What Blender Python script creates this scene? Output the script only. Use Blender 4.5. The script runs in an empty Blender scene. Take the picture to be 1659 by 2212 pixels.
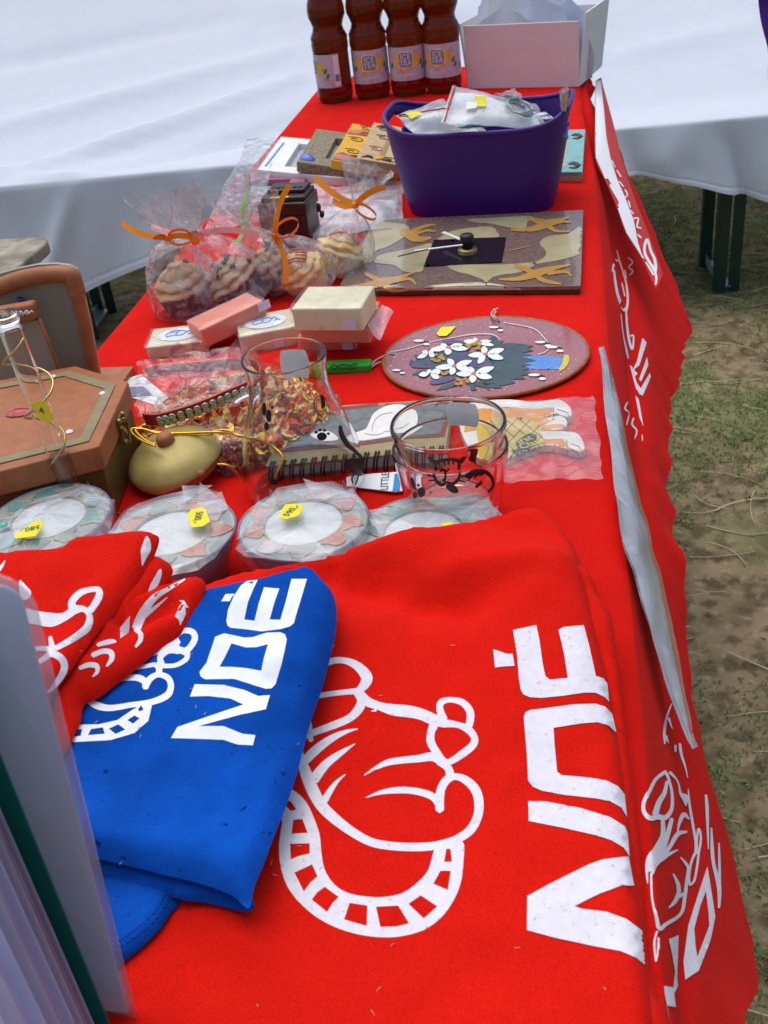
import bpy, bmesh, math, random
import numpy as np
from mathutils import Vector, Matrix, noise
from mathutils.bvhtree import BVHTree
from mathutils.geometry import delaunay_2d_cdt

rnd = random.Random(7)
S = bpy.context.scene
COL = S.collection
T = 0.76                                    # height of the table top above the ground (m)

# ------------------------------------------------------------------ camera
CAM = np.array([0.0, 0.0, T + 0.4144])
R = np.array([[0.9847532, 0.00985737, 0.17367777],
              [0.13882365, 0.55711404, -0.81875023],
              [-0.10482905, 0.83037749, 0.5472514]])
u_, _, v_ = np.linalg.svd(R); R = u_ @ v_
FPX, CX, CY = 2250.0, 829.5, 1106.0
cd = bpy.data.cameras.new('camera'); co = bpy.data.objects.new('camera', cd); COL.objects.link(co)
M4 = Matrix([list(R[0]) + [CAM[0]], list(R[1]) + [CAM[1]], list(R[2]) + [CAM[2]], [0, 0, 0, 1]])
co.matrix_world = M4
cd.sensor_fit = 'AUTO'; cd.sensor_width = 36.0; cd.lens = 36.0 * FPX / 2212.0
cd.clip_start = 0.01; cd.clip_end = 200
cd.dof.use_dof = True; cd.dof.focus_distance = 0.78; cd.dof.aperture_fstop = 26
S.camera = co

# ------------------------------------------------------------------ sky, sun, exposure
W = bpy.data.worlds.new('World'); S.world = W; W.use_nodes = True
nt = W.node_tree; bg = nt.nodes['Background']
sky = nt.nodes.new('ShaderNodeTexSky'); sky.sky_type = 'NISHITA'; sky.sun_disc = False
SUN_EL, SUN_AZ = math.radians(72), math.radians(-35)      # azimuth from +Y towards +X
sky.sun_elevation = SUN_EL; sky.sun_rotation = SUN_AZ
sky.air_density = 1.0; sky.dust_density = 4.0; sky.ozone_density = 1.0
nt.links.new(sky.outputs[0], bg.inputs[0]); bg.inputs[1].default_value = 0.15
sl = bpy.data.lights.new('sun', 'SUN'); so = bpy.data.objects.new('sun', sl); COL.objects.link(so)
sl.energy = 1.5; sl.angle = math.radians(85); sl.color = (0.90, 0.96, 1.0)
sd = Vector((math.sin(SUN_AZ) * math.cos(SUN_EL), math.cos(SUN_AZ) * math.cos(SUN_EL), math.sin(SUN_EL)))
so.rotation_euler = sd.to_track_quat('Z', 'Y').to_euler(); so.location = sd * 8
S.view_settings.view_transform = 'Standard'; S.view_settings.look = 'None'
S.view_settings.exposure = 0.06; S.view_settings.gamma = 1.0; S.view_settings.use_curve_mapping = False
S.cycles.use_denoising = True
S.cycles.max_bounces = 14; S.cycles.transparent_max_bounces = 40; S.cycles.transmission_bounces = 12
S.cycles.glossy_bounces = 4; S.cycles.diffuse_bounces = 4
S.cycles.sample_clamp_indirect = 4.0

# ------------------------------------------------------------------ measuring from the photograph's viewpoint
def ray(px, py):
    return R @ np.array([px - CX, -(py - CY), -FPX])
def Q(px, py, h=0.0):
    """point of the plane h metres above the table top seen at (px, py)"""
    d = ray(px, py); t = (T + h - CAM[2]) / d[2]
    return CAM + d * t
def Qy(px, py, y):
    d = ray(px, py); return CAM + d * ((y - CAM[1]) / d[1])
def Qn(px, py, p0, n):
    d = ray(px, py); p0 = np.array(p0); n = np.array(n)
    return CAM + d * (n @ (p0 - CAM) / (n @ d))
def zoom(x0, y0, sc):
    return lambda p: ((x0 + p[0] * sc) / 1.17179, (y0 + p[1] * sc) / 1.17179)
ID = lambda p: p

# ------------------------------------------------------------------ materials
def lin(c):
    c = c.lstrip('#'); v = [int(c[i:i + 2], 16) / 255 for i in (0, 2, 4)]
    return tuple(x / 12.92 if x <= .04045 else ((x + .055) / 1.055) ** 2.4 for x in v)
MATS = {}
def mat(name, col, rough=0.6, var=0.12, scale=40, bump=0.0, bscale=300, spec=0.4, metal=0.0, sheen=0.0,
        col2=None, mix_scale=None, trans=0.0, ior=1.45, coat=0.0, mixpos=(0.45, 0.6), sss=0):
    if name in MATS: return MATS[name]
    m = bpy.data.materials.new(name); m.use_nodes = True; n = m.node_tree; L = n.links
    b = n.nodes['Principled BSDF']
    if isinstance(col, str): col = lin(col)
    tc = n.nodes.new('ShaderNodeTexCoord')
    no = n.nodes.new('ShaderNodeTexNoise'); no.inputs['Scale'].default_value = scale; no.inputs['Detail'].default_value = 5
    L.new(tc.outputs['Object'], no.inputs['Vector'])
    rp = n.nodes.new('ShaderNodeValToRGB')
    lo = tuple(c * (1 - var) for c in col); hi = tuple(min(1, c * (1 + var)) for c in col)
    rp.color_ramp.elements[0].color = (*lo, 1); rp.color_ramp.elements[1].color = (*hi, 1)
    rp.color_ramp.elements[0].position = .3; rp.color_ramp.elements[1].position = .7
    L.new(no.outputs['Fac'], rp.inputs[0])
    out = rp.outputs[0]
    if col2 is not None:
        if isinstance(col2, str): col2 = lin(col2)
        n2 = n.nodes.new('ShaderNodeTexNoise'); n2.inputs['Scale'].default_value = mix_scale or 80; n2.inputs['Detail'].default_value = 6
        L.new(tc.outputs['Object'], n2.inputs['Vector'])
        r2 = n.nodes.new('ShaderNodeValToRGB'); r2.color_ramp.elements[0].position = mixpos[0]; r2.color_ramp.elements[1].position = mixpos[1]
        L.new(n2.outputs['Fac'], r2.inputs[0])
        mx = n.nodes.new('ShaderNodeMixRGB'); mx.inputs[2].default_value = (*col2, 1)
        L.new(r2.outputs[0], mx.inputs[0]); L.new(out, mx.inputs[1]); out = mx.outputs[0]
    L.new(out, b.inputs['Base Color'])
    b.inputs['Roughness'].default_value = rough; b.inputs['Metallic'].default_value = metal
    b.inputs['Specular IOR Level'].default_value = spec; b.inputs['IOR'].default_value = ior
    b.inputs['Transmission Weight'].default_value = trans; b.inputs['Sheen Weight'].default_value = sheen
    b.inputs['Sheen Roughness'].default_value = .4
    b.inputs['Coat Weight'].default_value = coat
    if sss:
        b.inputs['Subsurface Weight'].default_value = sss; b.inputs['Subsurface Radius'].default_value = (.004, .003, .002); b.inputs['Subsurface Scale'].default_value = 1
    if bump > 0:
        nb = n.nodes.new('ShaderNodeTexNoise'); nb.inputs['Scale'].default_value = bscale; nb.inputs['Detail'].default_value = 3
        L.new(tc.outputs['Object'], nb.inputs['Vector'])
        bp = n.nodes.new('ShaderNodeBump'); bp.inputs['Strength'].default_value = bump; bp.inputs['Distance'].default_value = .001
        L.new(nb.outputs['Fac'], bp.inputs['Height']); L.new(bp.outputs[0], b.inputs['Normal'])
    MATS[name] = m
    return m

def cloth_mat(name, col, var=.06, weave=900, sheen=.02, soft=.55):
    """jersey cotton: fine knit bump, slight uneven dye"""
    m = mat(name, col, rough=.9, var=var, scale=25, spec=.05, sheen=sheen)
    n = m.node_tree; L = n.links; b = n.nodes['Principled BSDF']
    tc = next(x for x in n.nodes if x.type == 'TEX_COORD')
    w1 = n.nodes.new('ShaderNodeTexWave'); w1.inputs['Scale'].default_value = weave; w1.bands_direction = 'X'; w1.inputs['Distortion'].default_value = 1.5
    w2 = n.nodes.new('ShaderNodeTexWave'); w2.inputs['Scale'].default_value = weave; w2.bands_direction = 'Y'; w2.inputs['Distortion'].default_value = 1.5
    nz = n.nodes.new('ShaderNodeTexNoise'); nz.inputs['Scale'].default_value = 700
    nl = n.nodes.new('ShaderNodeTexNoise'); nl.inputs['Scale'].default_value = 45; nl.inputs['Detail'].default_value = 3
    for x in (w1, w2, nz, nl): L.new(tc.outputs['Object'], x.inputs['Vector'])
    a = n.nodes.new('ShaderNodeMath'); a.operation = 'ADD'; L.new(w1.outputs['Fac'], a.inputs[0]); L.new(w2.outputs['Fac'], a.inputs[1])
    a2 = n.nodes.new('ShaderNodeMath'); a2.operation = 'MULTIPLY_ADD'; a2.inputs[1].default_value = 1.5; L.new(nz.outputs['Fac'], a2.inputs[0]); L.new(a.outputs[0], a2.inputs[2])
    bp = n.nodes.new('ShaderNodeBump'); bp.inputs['Strength'].default_value = .25; bp.inputs['Distance'].default_value = .0004
    L.new(a2.outputs[0], bp.inputs['Height'])
    bp2 = n.nodes.new('ShaderNodeBump'); bp2.inputs['Strength'].default_value = soft; bp2.inputs['Distance'].default_value = .004
    L.new(nl.outputs['Fac'], bp2.inputs['Height']); L.new(bp.outputs[0], bp2.inputs['Normal'])
    L.new(bp2.outputs[0], b.inputs['Normal'])
    # heathered yarn: fine light and dark flecks
    g1 = n.nodes.new('ShaderNodeTexNoise'); g1.inputs['Scale'].default_value = 1400; g1.inputs['Detail'].default_value = 2; L.new(tc.outputs['Object'], g1.inputs['Vector'])
    mr = n.nodes.new('ShaderNodeMapRange'); mr.inputs[1].default_value = .3; mr.inputs[2].default_value = .7; mr.inputs[3].default_value = .80; mr.inputs[4].default_value = 1.16; L.new(g1.outputs['Fac'], mr.inputs[0])
    mu = n.nodes.new('ShaderNodeMixRGB'); mu.blend_type = 'MULTIPLY'; mu.inputs[0].default_value = 1
    L.new(b.inputs['Base Color'].links[0].from_socket, mu.inputs[1]); L.new(mr.outputs[0], mu.inputs[2]); L.new(mu.outputs[0], b.inputs['Base Color'])
    return m

def film_mat(name, haze=.10, tint=(1, 1, 1), rough=.12, crinkle=.5, scale=60, hazevar=.2, gloss=1.0):
    """clear plastic film: see-through, mirror-like at a slant, a little milky where creased"""
    if name in MATS: return MATS[name]
    m = bpy.data.materials.new(name); m.use_nodes = True; n = m.node_tree; L = n.links
    n.nodes.remove(n.nodes['Principled BSDF']); out = n.nodes['Material Output']
    tc = n.nodes.new('ShaderNodeTexCoord')
    nz = n.nodes.new('ShaderNodeTexNoise'); nz.inputs['Scale'].default_value = scale; nz.inputs['Detail'].default_value = 4; nz.inputs['Distortion'].default_value = 1.5
    L.new(tc.outputs['Object'], nz.inputs['Vector'])
    vo = n.nodes.new('ShaderNodeTexVoronoi'); vo.feature = 'DISTANCE_TO_EDGE'; vo.inputs['Scale'].default_value = scale * .7
    L.new(tc.outputs['Object'], vo.inputs['Vector'])
    ad = n.nodes.new('ShaderNodeMath'); ad.operation = 'MULTIPLY_ADD'; ad.inputs[1].default_value = 1.4
    L.new(vo.outputs['Distance'], ad.inputs[0]); L.new(nz.outputs['Fac'], ad.inputs[2])
    bp = n.nodes.new('ShaderNodeBump'); bp.inputs['Strength'].default_value = crinkle; bp.inputs['Distance'].default_value = .006
    L.new(ad.outputs[0], bp.inputs['Height'])
    tr = n.nodes.new('ShaderNodeBsdfTransparent'); tr.inputs[0].default_value = (*[.97 * t for t in tint], 1)
    gl = n.nodes.new('ShaderNodeBsdfGlossy'); gl.inputs['Roughness'].default_value = rough; L.new(bp.outputs[0], gl.inputs['Normal'])
    df = n.nodes.new('ShaderNodeBsdfDiffuse'); df.inputs[0].default_value = (.85, .85, .87, 1); L.new(bp.outputs[0], df.inputs['Normal'])
    lw = n.nodes.new('ShaderNodeLayerWeight'); lw.inputs[0].default_value = .5; L.new(bp.outputs[0], lw.inputs['Normal'])
    pw = n.nodes.new('ShaderNodeMath'); pw.operation = 'POWER'; pw.inputs[1].default_value = 4.0; L.new(lw.outputs['Facing'], pw.inputs[0])
    fm = n.nodes.new('ShaderNodeMath'); fm.operation = 'MULTIPLY_ADD'; fm.inputs[1].default_value = .9 * gloss; fm.inputs[2].default_value = .07 * gloss; L.new(pw.outputs[0], fm.inputs[0]); fm.use_clamp = True
    hz = n.nodes.new('ShaderNodeMapRange'); hz.inputs[1].default_value = .45; hz.inputs[2].default_value = .75
    hz.inputs[3].default_value = haze; hz.inputs[4].default_value = haze + hazevar
    L.new(nz.outputs['Fac'], hz.inputs[0])
    m1 = n.nodes.new('ShaderNodeMixShader'); L.new(hz.outputs[0], m1.inputs[0]); L.new(tr.outputs[0], m1.inputs[1]); L.new(df.outputs[0], m1.inputs[2])
    m2 = n.nodes.new('ShaderNodeMixShader'); L.new(fm.outputs[0], m2.inputs[0]); L.new(m1.outputs[0], m2.inputs[1]); L.new(gl.outputs[0], m2.inputs[2])
    L.new(m2.outputs[0], out.inputs[0])
    MATS[name] = m
    return m

def glass_mat(name, col=(1, 1, 1), rough=0.0, ior=1.45):
    if name in MATS: return MATS[name]
    m = bpy.data.materials.new(name); m.use_nodes = True; n = m.node_tree
    n.nodes.remove(n.nodes['Principled BSDF'])
    g = n.nodes.new('ShaderNodeBsdfGlass'); g.inputs[0].default_value = (*col, 1); g.inputs['Roughness'].default_value = rough; g.inputs['IOR'].default_value = ior
    n.links.new(g.outputs[0], n.nodes['Material Output'].inputs[0]); MATS[name] = m
    return m

M_red = cloth_mat('red_cotton', (.66, .010, .006))
M_red2 = cloth_mat('red_jersey', (.68, .011, .005))
M_blue = cloth_mat('blue_jersey', (.004, .072, .40), var=.24)
def flecks(m, c, sc, lo, hi):
    n = m.node_tree; L = n.links; b = n.nodes['Principled BSDF']; tc = next(x for x in n.nodes if x.type == 'TEX_COORD')
    z = n.nodes.new('ShaderNodeTexNoise'); z.inputs['Scale'].default_value = sc; z.inputs['Detail'].default_value = 2; L.new(tc.outputs['Object'], z.inputs['Vector'])
    r = n.nodes.new('ShaderNodeMapRange'); r.inputs[1].default_value = lo; r.inputs[2].default_value = hi; L.new(z.outputs['Fac'], r.inputs[0])
    x = n.nodes.new('ShaderNodeMixRGB'); x.inputs[2].default_value = (*c, 1); L.new(r.outputs[0], x.inputs[0]); L.new(b.inputs['Base Color'].links[0].from_socket, x.inputs[1]); L.new(x.outputs[0], b.inputs['Base Color'])
flecks(M_blue, (.002, .02, .15), 170, .70, .76)
M_white_cloth = cloth_mat('white_sheet', (.80, .85, .92), var=.02, weave=500, sheen=.0, soft=.08)
M_print = mat('white_print', (.74, .71, .75), rough=.8, var=.05, scale=200, col2=(.72, .45, .45), mix_scale=420, mixpos=(.60, .72), bump=.2, bscale=900, spec=.15)
M_print_b = mat('white_print_on_blue', (.80, .83, .86), rough=.8, var=.04, scale=200, spec=.15, bump=.15, bscale=900)
M_black = mat('black_paint', (.012, .011, .012), rough=.45)
M_film = film_mat('cellophane', haze=.07, hazevar=.42, crinkle=.6, scale=55, rough=.2, gloss=.9)
M_film_crisp = film_mat('taut_cellophane', haze=.10, hazevar=.22, crinkle=.25, scale=28, rough=.16)
M_film_milky = film_mat('polythene_bag', haze=.28, hazevar=.30, crinkle=.25, scale=30, rough=.25)
M_sleeve = film_mat('clear_sleeve', haze=.10, hazevar=.08, crinkle=.15, scale=12, rough=.18)
def thin_glass(name, tint):
    m = film_mat(name, haze=0.0, hazevar=.012, tint=tint, rough=.02, crinkle=0.0, scale=6, gloss=.85); return m
M_glass = glass_mat('clear_glass', (.99, .996, .993), ior=1.42)
M_yellow = mat('yellow_price_paper', (.80, .70, .03), rough=.7, var=.05)
M_ink = mat('pen_ink', (.05, .05, .09), rough=.6)
M_orange = mat('orange_ribbon', (.95, .30, .008), rough=.35, var=.06, spec=.5)
M_pink_rib = mat('pink_ribbon', (.95, .55, .53), rough=.35, var=.05)
M_green_rib = mat('green_ribbon', (.48, .85, .28), rough=.35, var=.05)
M_terra = mat('terracotta_paint', (.36, .125, .045), rough=.5, var=.14, scale=90, bump=.25, bscale=250)
M_olive = mat('olive_bronze_paint', (.40, .31, .095), rough=.38, var=.14, scale=60, bump=.15, bscale=300, metal=.15)
M_olive_d = mat('dark_olive_paint', (.11, .085, .022), rough=.4, var=.2, scale=60, metal=.1)
M_gold = mat('gold_cord', (.75, .45, .05), rough=.3, metal=.8, var=.2, scale=500)
M_goldline = mat('gold_outline', (.62, .40, .12), rough=.4, metal=.3)
M_brass = mat('aged_brass', (.32, .24, .09), rough=.35, metal=.9, var=.3, scale=200)
M_wax = mat('white_wax', (.66, .69, .67), rough=.45, var=.03, sss=.3)
M_wood_pale = mat('pale_wood', (.55, .40, .22), rough=.6, var=.15, scale=60)
M_paper = mat('white_paper', (.80, .80, .82), rough=.75, var=.02)
M_card = mat('pale_pink_card', (.72, .70, .67), rough=.75, var=.03)
M_green_steel = mat('dark_green_steel', (.008, .035, .022), rough=.4, var=.2, spec=.5)
M_zinc = mat('zinc_bar', (.30, .38, .42), rough=.4, metal=.5, var=.2)
M_purple = mat('purple_plastic', (.052, .010, .17), rough=.45, var=.08, scale=120, bump=.15, bscale=900, spec=.4)
M_gem = mat('clear_gem', (.85, .87, .9), rough=.1, spec=1.0, var=.1, scale=800)
M_greengem = mat('green_rhinestone', (.26, .46, .07), rough=.08, spec=1.0, var=.4, scale=900)
M_silver = mat('silver_setting', (.80, .80, .80), rough=.3, metal=.5)
M_beige_board = mat('weathered_bench_wood', (.34, .29, .22), rough=.75, var=.25, scale=30, col2=(.2, .17, .13), mix_scale=14)

# ------------------------------------------------------------------ mesh helpers
LOC = {}
def thing(name, label, cat, loc, group=None):
    o = bpy.data.objects.new(name, None); COL.objects.link(o); o.location = tuple(loc); o.empty_display_size = .02
    o['label'] = label; o['category'] = cat
    if group: o['group'] = group
    LOC[o] = np.array(loc, float)
    return o
def rootloc(o):
    while o.parent: o = o.parent
    return LOC[o]
def obj(name, V, F, m, parent=None, loc=None, smooth=True, label=None, cat=None, group=None, kind=None, sub=0):
    V = np.array(V, float).reshape(-1, 3)
    base = rootloc(parent) if parent else np.array(loc if loc is not None else (0, 0, 0), float)
    me = bpy.data.meshes.new(name); me.from_pydata((V - base).tolist(), [], [tuple(int(i) for i in f) for f in F])
    me.update()
    if smooth: me.polygons.foreach_set('use_smooth', [True] * len(me.polygons))
    if m is not None: me.materials.append(m)
    o = bpy.data.objects.new(name, me); COL.objects.link(o)
    if parent: o.parent = parent
    else: o.location = tuple(base); LOC[o] = base
    for k, v in (('label', label), ('category', cat), ('group', group), ('kind', kind)):
        if v: o[k] = v
    return o
def autosmooth(o, ang=35):
    bm = bmesh.new(); bm.from_mesh(o.data); a = math.radians(ang)
    bmesh.ops.recalc_face_normals(bm, faces=bm.faces)
    for e in bm.edges: e.smooth = not (len(e.link_faces) == 2 and e.calc_face_angle(0) > a)
    bm.to_mesh(o.data); bm.free()
    return o

class MB:
    def __init__(s): s.v = []; s.f = []
    def add(s, V, F):
        k = len(s.v); s.v += [tuple(map(float, p)) for p in V]; s.f += [tuple(i + k for i in f) for f in F]; return s
    def box(s, c, d, ax=None):
        c = np.array(c, float); A = np.eye(3) if ax is None else np.array(ax); V = []
        for i in (-1, 1):
            for j in (-1, 1):
                for k in (-1, 1): V.append(c + A[0] * i * d[0] / 2 + A[1] * j * d[1] / 2 + A[2] * k * d[2] / 2)
        return s.add(V, [(0, 1, 3, 2), (4, 6, 7, 5), (0, 4, 5, 1), (2, 3, 7, 6), (0, 2, 6, 4), (1, 5, 7, 3)])
    def lathe(s, prof, c=(0, 0, 0), n=32, ax=None, fr=None, close=False):
        c = np.array(c, float); A = np.eye(3) if ax is None else np.array(ax); V = []
        for (r, z) in prof:
            for i in range(n):
                a = 2 * math.pi * i / n; rr = r if fr is None else r * fr(a, z)
                V.append(c + A[0] * rr * math.cos(a) + A[1] * rr * math.sin(a) + A[2] * z)
        F = []
        for j in range(len(prof) - 1):
            for i in range(n): F.append((j * n + i, j * n + (i + 1) % n, (j + 1) * n + (i + 1) % n, (j + 1) * n + i))
        return s.add(V, F)
    def tube(s, P, r, n=6, closed=False):
        P = [np.array(p, float) for p in P]; m = len(P); V = []; F = []
        rr = r if hasattr(r, '__len__') else [r] * m; ref = np.array([0, 0, 1.0])
        for i in range(m):
            a = P[(i - 1) % m] if (closed or i) else P[0]; b = P[(i + 1) % m] if (closed or i < m - 1) else P[-1]
            t = b - a; t /= (np.linalg.norm(t) + 1e-12)
            if abs(t @ ref) > .95: ref = np.array([1.0, 0, 0])
            u = np.cross(t, ref); u /= np.linalg.norm(u); w = np.cross(u, t); ref = w
            for k in range(n):
                q = 2 * math.pi * k / n; V.append(P[i] + rr[i] * (u * math.cos(q) + w * math.sin(q)))
        for i in range(m if closed else m - 1):
            for k in range(n):
                j = (i + 1) % m; F.append((i * n + k, i * n + (k + 1) % n, j * n + (k + 1) % n, j * n + k))
        if not closed: F += [tuple(range(n - 1, -1, -1)), tuple((m - 1) * n + k for k in range(n))]
        return s.add(V, F)
    def prism(s, P, t, n=None):
        """polygon P (3D, planar) thickened by t along n"""
        P = [np.array(p, float) for p in P]; k = len(P)
        if n is None: n = np.array([0, 0, 1.0])
        n = np.array(n, float)
        V = P + [p + n * t for p in P]
        F = [tuple(range(k - 1, -1, -1)), tuple(range(k, 2 * k))] + [(i, (i + 1) % k, k + (i + 1) % k, k + i) for i in range(k)]
        return s.add(V, F)
    def grid(s, G):
        G = np.array(G); a, b = G.shape[:2]
        return s.add(G.reshape(-1, 3), [(i * b + j, i * b + j + 1, (i + 1) * b + j + 1, (i + 1) * b + j) for i in range(a - 1) for j in range(b - 1)])
    def strip(s, P, wv, w, th=.0003):
        """ribbon along P, width direction wv (one or per point)"""
        G = []
        for i, p in enumerate(P):
            d = np.array(wv[i] if hasattr(wv[0], '__len__') else wv, float); d /= np.linalg.norm(d)
            p = np.array(p, float); ww = w[i] if hasattr(w, '__len__') else w
            G.append([p - d * ww / 2, p, p + d * ww / 2])
        return s.grid(G)
    def build(s, name, m, parent=None, smooth=True, sharp=None, **k):
        o = obj(name, s.v, s.f, m, parent, smooth=smooth, **k)
        if sharp: autosmooth(o, sharp)
        return o
def bevel(o, w=.001, seg=2):
    b = o.modifiers.new('bevel', 'BEVEL'); b.width = w; b.segments = seg; b.limit_method = 'ANGLE'; b.angle_limit = math.radians(40)
    return o

def catmull(P, n=6, closed=False):
    P = [np.array(p, float) for p in P]; m = len(P); out = []
    if m < 3 and not closed: return [P[0] + (P[1] - P[0]) * t for t in np.linspace(0, 1, n + 1)]
    for i in range(m if closed else m - 1):
        p0 = P[(i - 1) % m] if closed or i > 0 else P[0]; p1 = P[i]; p2 = P[(i + 1) % m]
        p3 = P[(i + 2) % m] if closed or i < m - 2 else P[-1]
        for k in range(n):
            t = k / n
            out.append(.5 * (2 * p1 + (p2 - p0) * t + (2 * p0 - 5 * p1 + 4 * p2 - p3) * t * t + (3 * p1 - p0 - 3 * p2 + p3) * t ** 3))
    if not closed: out.append(P[-1])
    return out
def resample(P, step, closed=True):
    P = [np.array(p, float) for p in P]; out = []
    n = len(P)
    for i in range(n if closed else n - 1):
        a, b = P[i], P[(i + 1) % n]; k = max(1, int(round(np.linalg.norm(b - a) / step)))
        out += [a + (b - a) * j / k for j in range(k)]
    if not closed: out.append(P[-1])
    return out
def winding(pts, poly):
    pts = np.asarray(pts, float); poly = np.asarray(poly, float); w = np.zeros(len(pts), int)
    a = poly; b = np.roll(poly, -1, 0)
    for (x0, y0), (x1, y1) in zip(a, b):
        cr = (x1 - x0) * (pts[:, 1] - y0) - (pts[:, 0] - x0) * (y1 - y0)
        w += ((y0 <= pts[:, 1]) & (y1 > pts[:, 1]) & (cr > 0)).astype(int)
        w -= ((y0 > pts[:, 1]) & (y1 <= pts[:, 1]) & (cr < 0)).astype(int)
    return w
def dist_poly(pts, poly):
    pts = np.asarray(pts, float); d = np.full(len(pts), 1e9); poly = np.asarray(poly, float)
    for a, b in zip(poly, np.roll(poly, -1, 0)):
        ab = b - a; t = np.clip(((pts - a) @ ab) / (ab @ ab + 1e-12), 0, 1)
        d = np.minimum(d, np.linalg.norm(pts - a - t[:, None] * ab, axis=1))
    return d
def cdt(loops, step, inside, bbox=None, hexa=True):
    """triangulate: loops are closed 2D outlines kept as edges, interior points every step; inside(pts)->bool"""
    V = []; E = []
    for lp in loops:
        k = len(V); V += [(float(p[0]), float(p[1])) for p in lp]; E += [(k + i, k + (i + 1) % len(lp)) for i in range(len(lp))]
    A = np.array(V); lo = A.min(0); hi = A.max(0)
    gx = np.arange(lo[0] + step / 2, hi[0], step); gy = np.arange(lo[1] + step / 2, hi[1], step * .87)
    X, Y = np.meshgrid(gx, gy); X = X + (np.arange(len(gy)) % 2)[:, None] * step / 2
    G = np.stack([X.ravel(), Y.ravel()], 1)
    if len(G):
        G = G[inside(G)]
        if len(G):
            dm = np.full(len(G), 1e9)
            for lp in loops: dm = np.minimum(dm, dist_poly(G, np.array(lp)[:, :2]))
            G = G[dm > step * .35]
            V += [tuple(map(float, g)) for g in G]
    r = delaunay_2d_cdt([Vector(v) for v in V], E, [], 0, 1e-7)
    P = np.array([(v[0], v[1]) for v in r[0]]); F = np.array([f for f in r[2] if len(f) == 3])
    c = P[F].mean(1); F = F[inside(c)]
    used = np.unique(F); re = -np.ones(len(P), int); re[used] = np.arange(len(used))
    return P[used], re[F]

def stroke_poly(st, n=6):
    """a brush stroke [(x, y, width) ...] as an outline"""
    C = np.array(catmull(st, n)); P = C[:, :2]; w = np.maximum(C[:, 2], .5) / 2
    t = np.gradient(P, axis=0); t /= (np.linalg.norm(t, axis=1)[:, None] + 1e-9); nrm = np.stack([-t[:, 1], t[:, 0]], 1)
    a = P + nrm * w[:, None]; b = P - nrm * w[:, None]
    e0 = P[0] - t[0] * w[0] * .7; e1 = P[-1] + t[-1] * w[-1] * .7
    return np.vstack([e0, a, e1, b[::-1]])

def bvh_of(*objs):
    V = []; F = []
    for o in objs:
        k = len(V); b = rootloc(o); V += [Vector(np.array(v.co) + b) for v in o.data.vertices]; F += [tuple(i + k for i in p.vertices) for p in o.data.polygons]
    return BVHTree.FromPolygons(V, F)
def decal(name, m, parent, tree, tr=ID, polys=(), strokes=(), holes=(), step=9.0, off=.0005, hit=1, label=None, sm=False):
    """a print: shapes drawn at the photograph's angle, laid onto the cloth/glass/wood they are printed on"""
    pos = []; neg = []
    for p in polys: pos.append(np.array([tr(q) for q in (catmull(p, 4, True) if sm else p)]))
    for p in holes: neg.append(np.array([tr(q) for q in p]))
    for s in strokes:
        o = stroke_poly(s); pos.append(np.array([tr(q) for q in o]))
    pos = [np.array(resample(p, step)) for p in pos]; neg = [np.array(resample(p, step)) for p in neg]
    def inside(x):
        r = np.zeros(len(x), bool)
        for p in pos: r |= winding(x, p) != 0
        for p in neg: r &= winding(x, p) == 0
        return r
    P, F = cdt(pos + neg, step, inside)
    org = Vector(CAM); V = []; ok = []
    for x, y in P:
        d = Vector(ray(x, y)).normalized(); o = org; h = None; nn = None
        for k in range(hit):
            h, nn, _, _ = tree.ray_cast(o, d)
            if h is None: break
            o = h + d * 1e-5
        if h is None: V.append((0, 0, 0)); ok.append(False); continue
        if nn.dot(d) > 0: nn = -nn
        V.append(tuple(h + nn * off)); ok.append(True)
    ok = np.array(ok); V = np.array(V)
    F = [f for f in F if ok[f].all()]
    # drop triangles that would span a step between two layers
    G = []
    for f in F:
        a, b, c = V[f]
        if max(np.linalg.norm(a - b), np.linalg.norm(b - c), np.linalg.norm(c - a)) < .06: G.append(f)
    par = list(range(len(V)))
    def find(i):
        while par[i] != i: par[i] = par[par[i]]; i = par[i]
        return i
    for f in G:
        a = find(int(f[0]))
        for k in f[1:]: par[find(int(k))] = a
    comp = {}
    for f in G: comp.setdefault(find(int(f[0])), []).append(f)
    res = None
    for fs in sorted(comp.values(), key=len, reverse=True):
        if res is not None and len(fs) < 3: continue
        used = sorted({int(i) for f in fs for i in f}); re = {u: k for k, u in enumerate(used)}
        o = obj(name, V[used], [[re[int(i)] for i in f] for f in fs], m, parent, label=label)
        res = res or o
    return res

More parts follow.
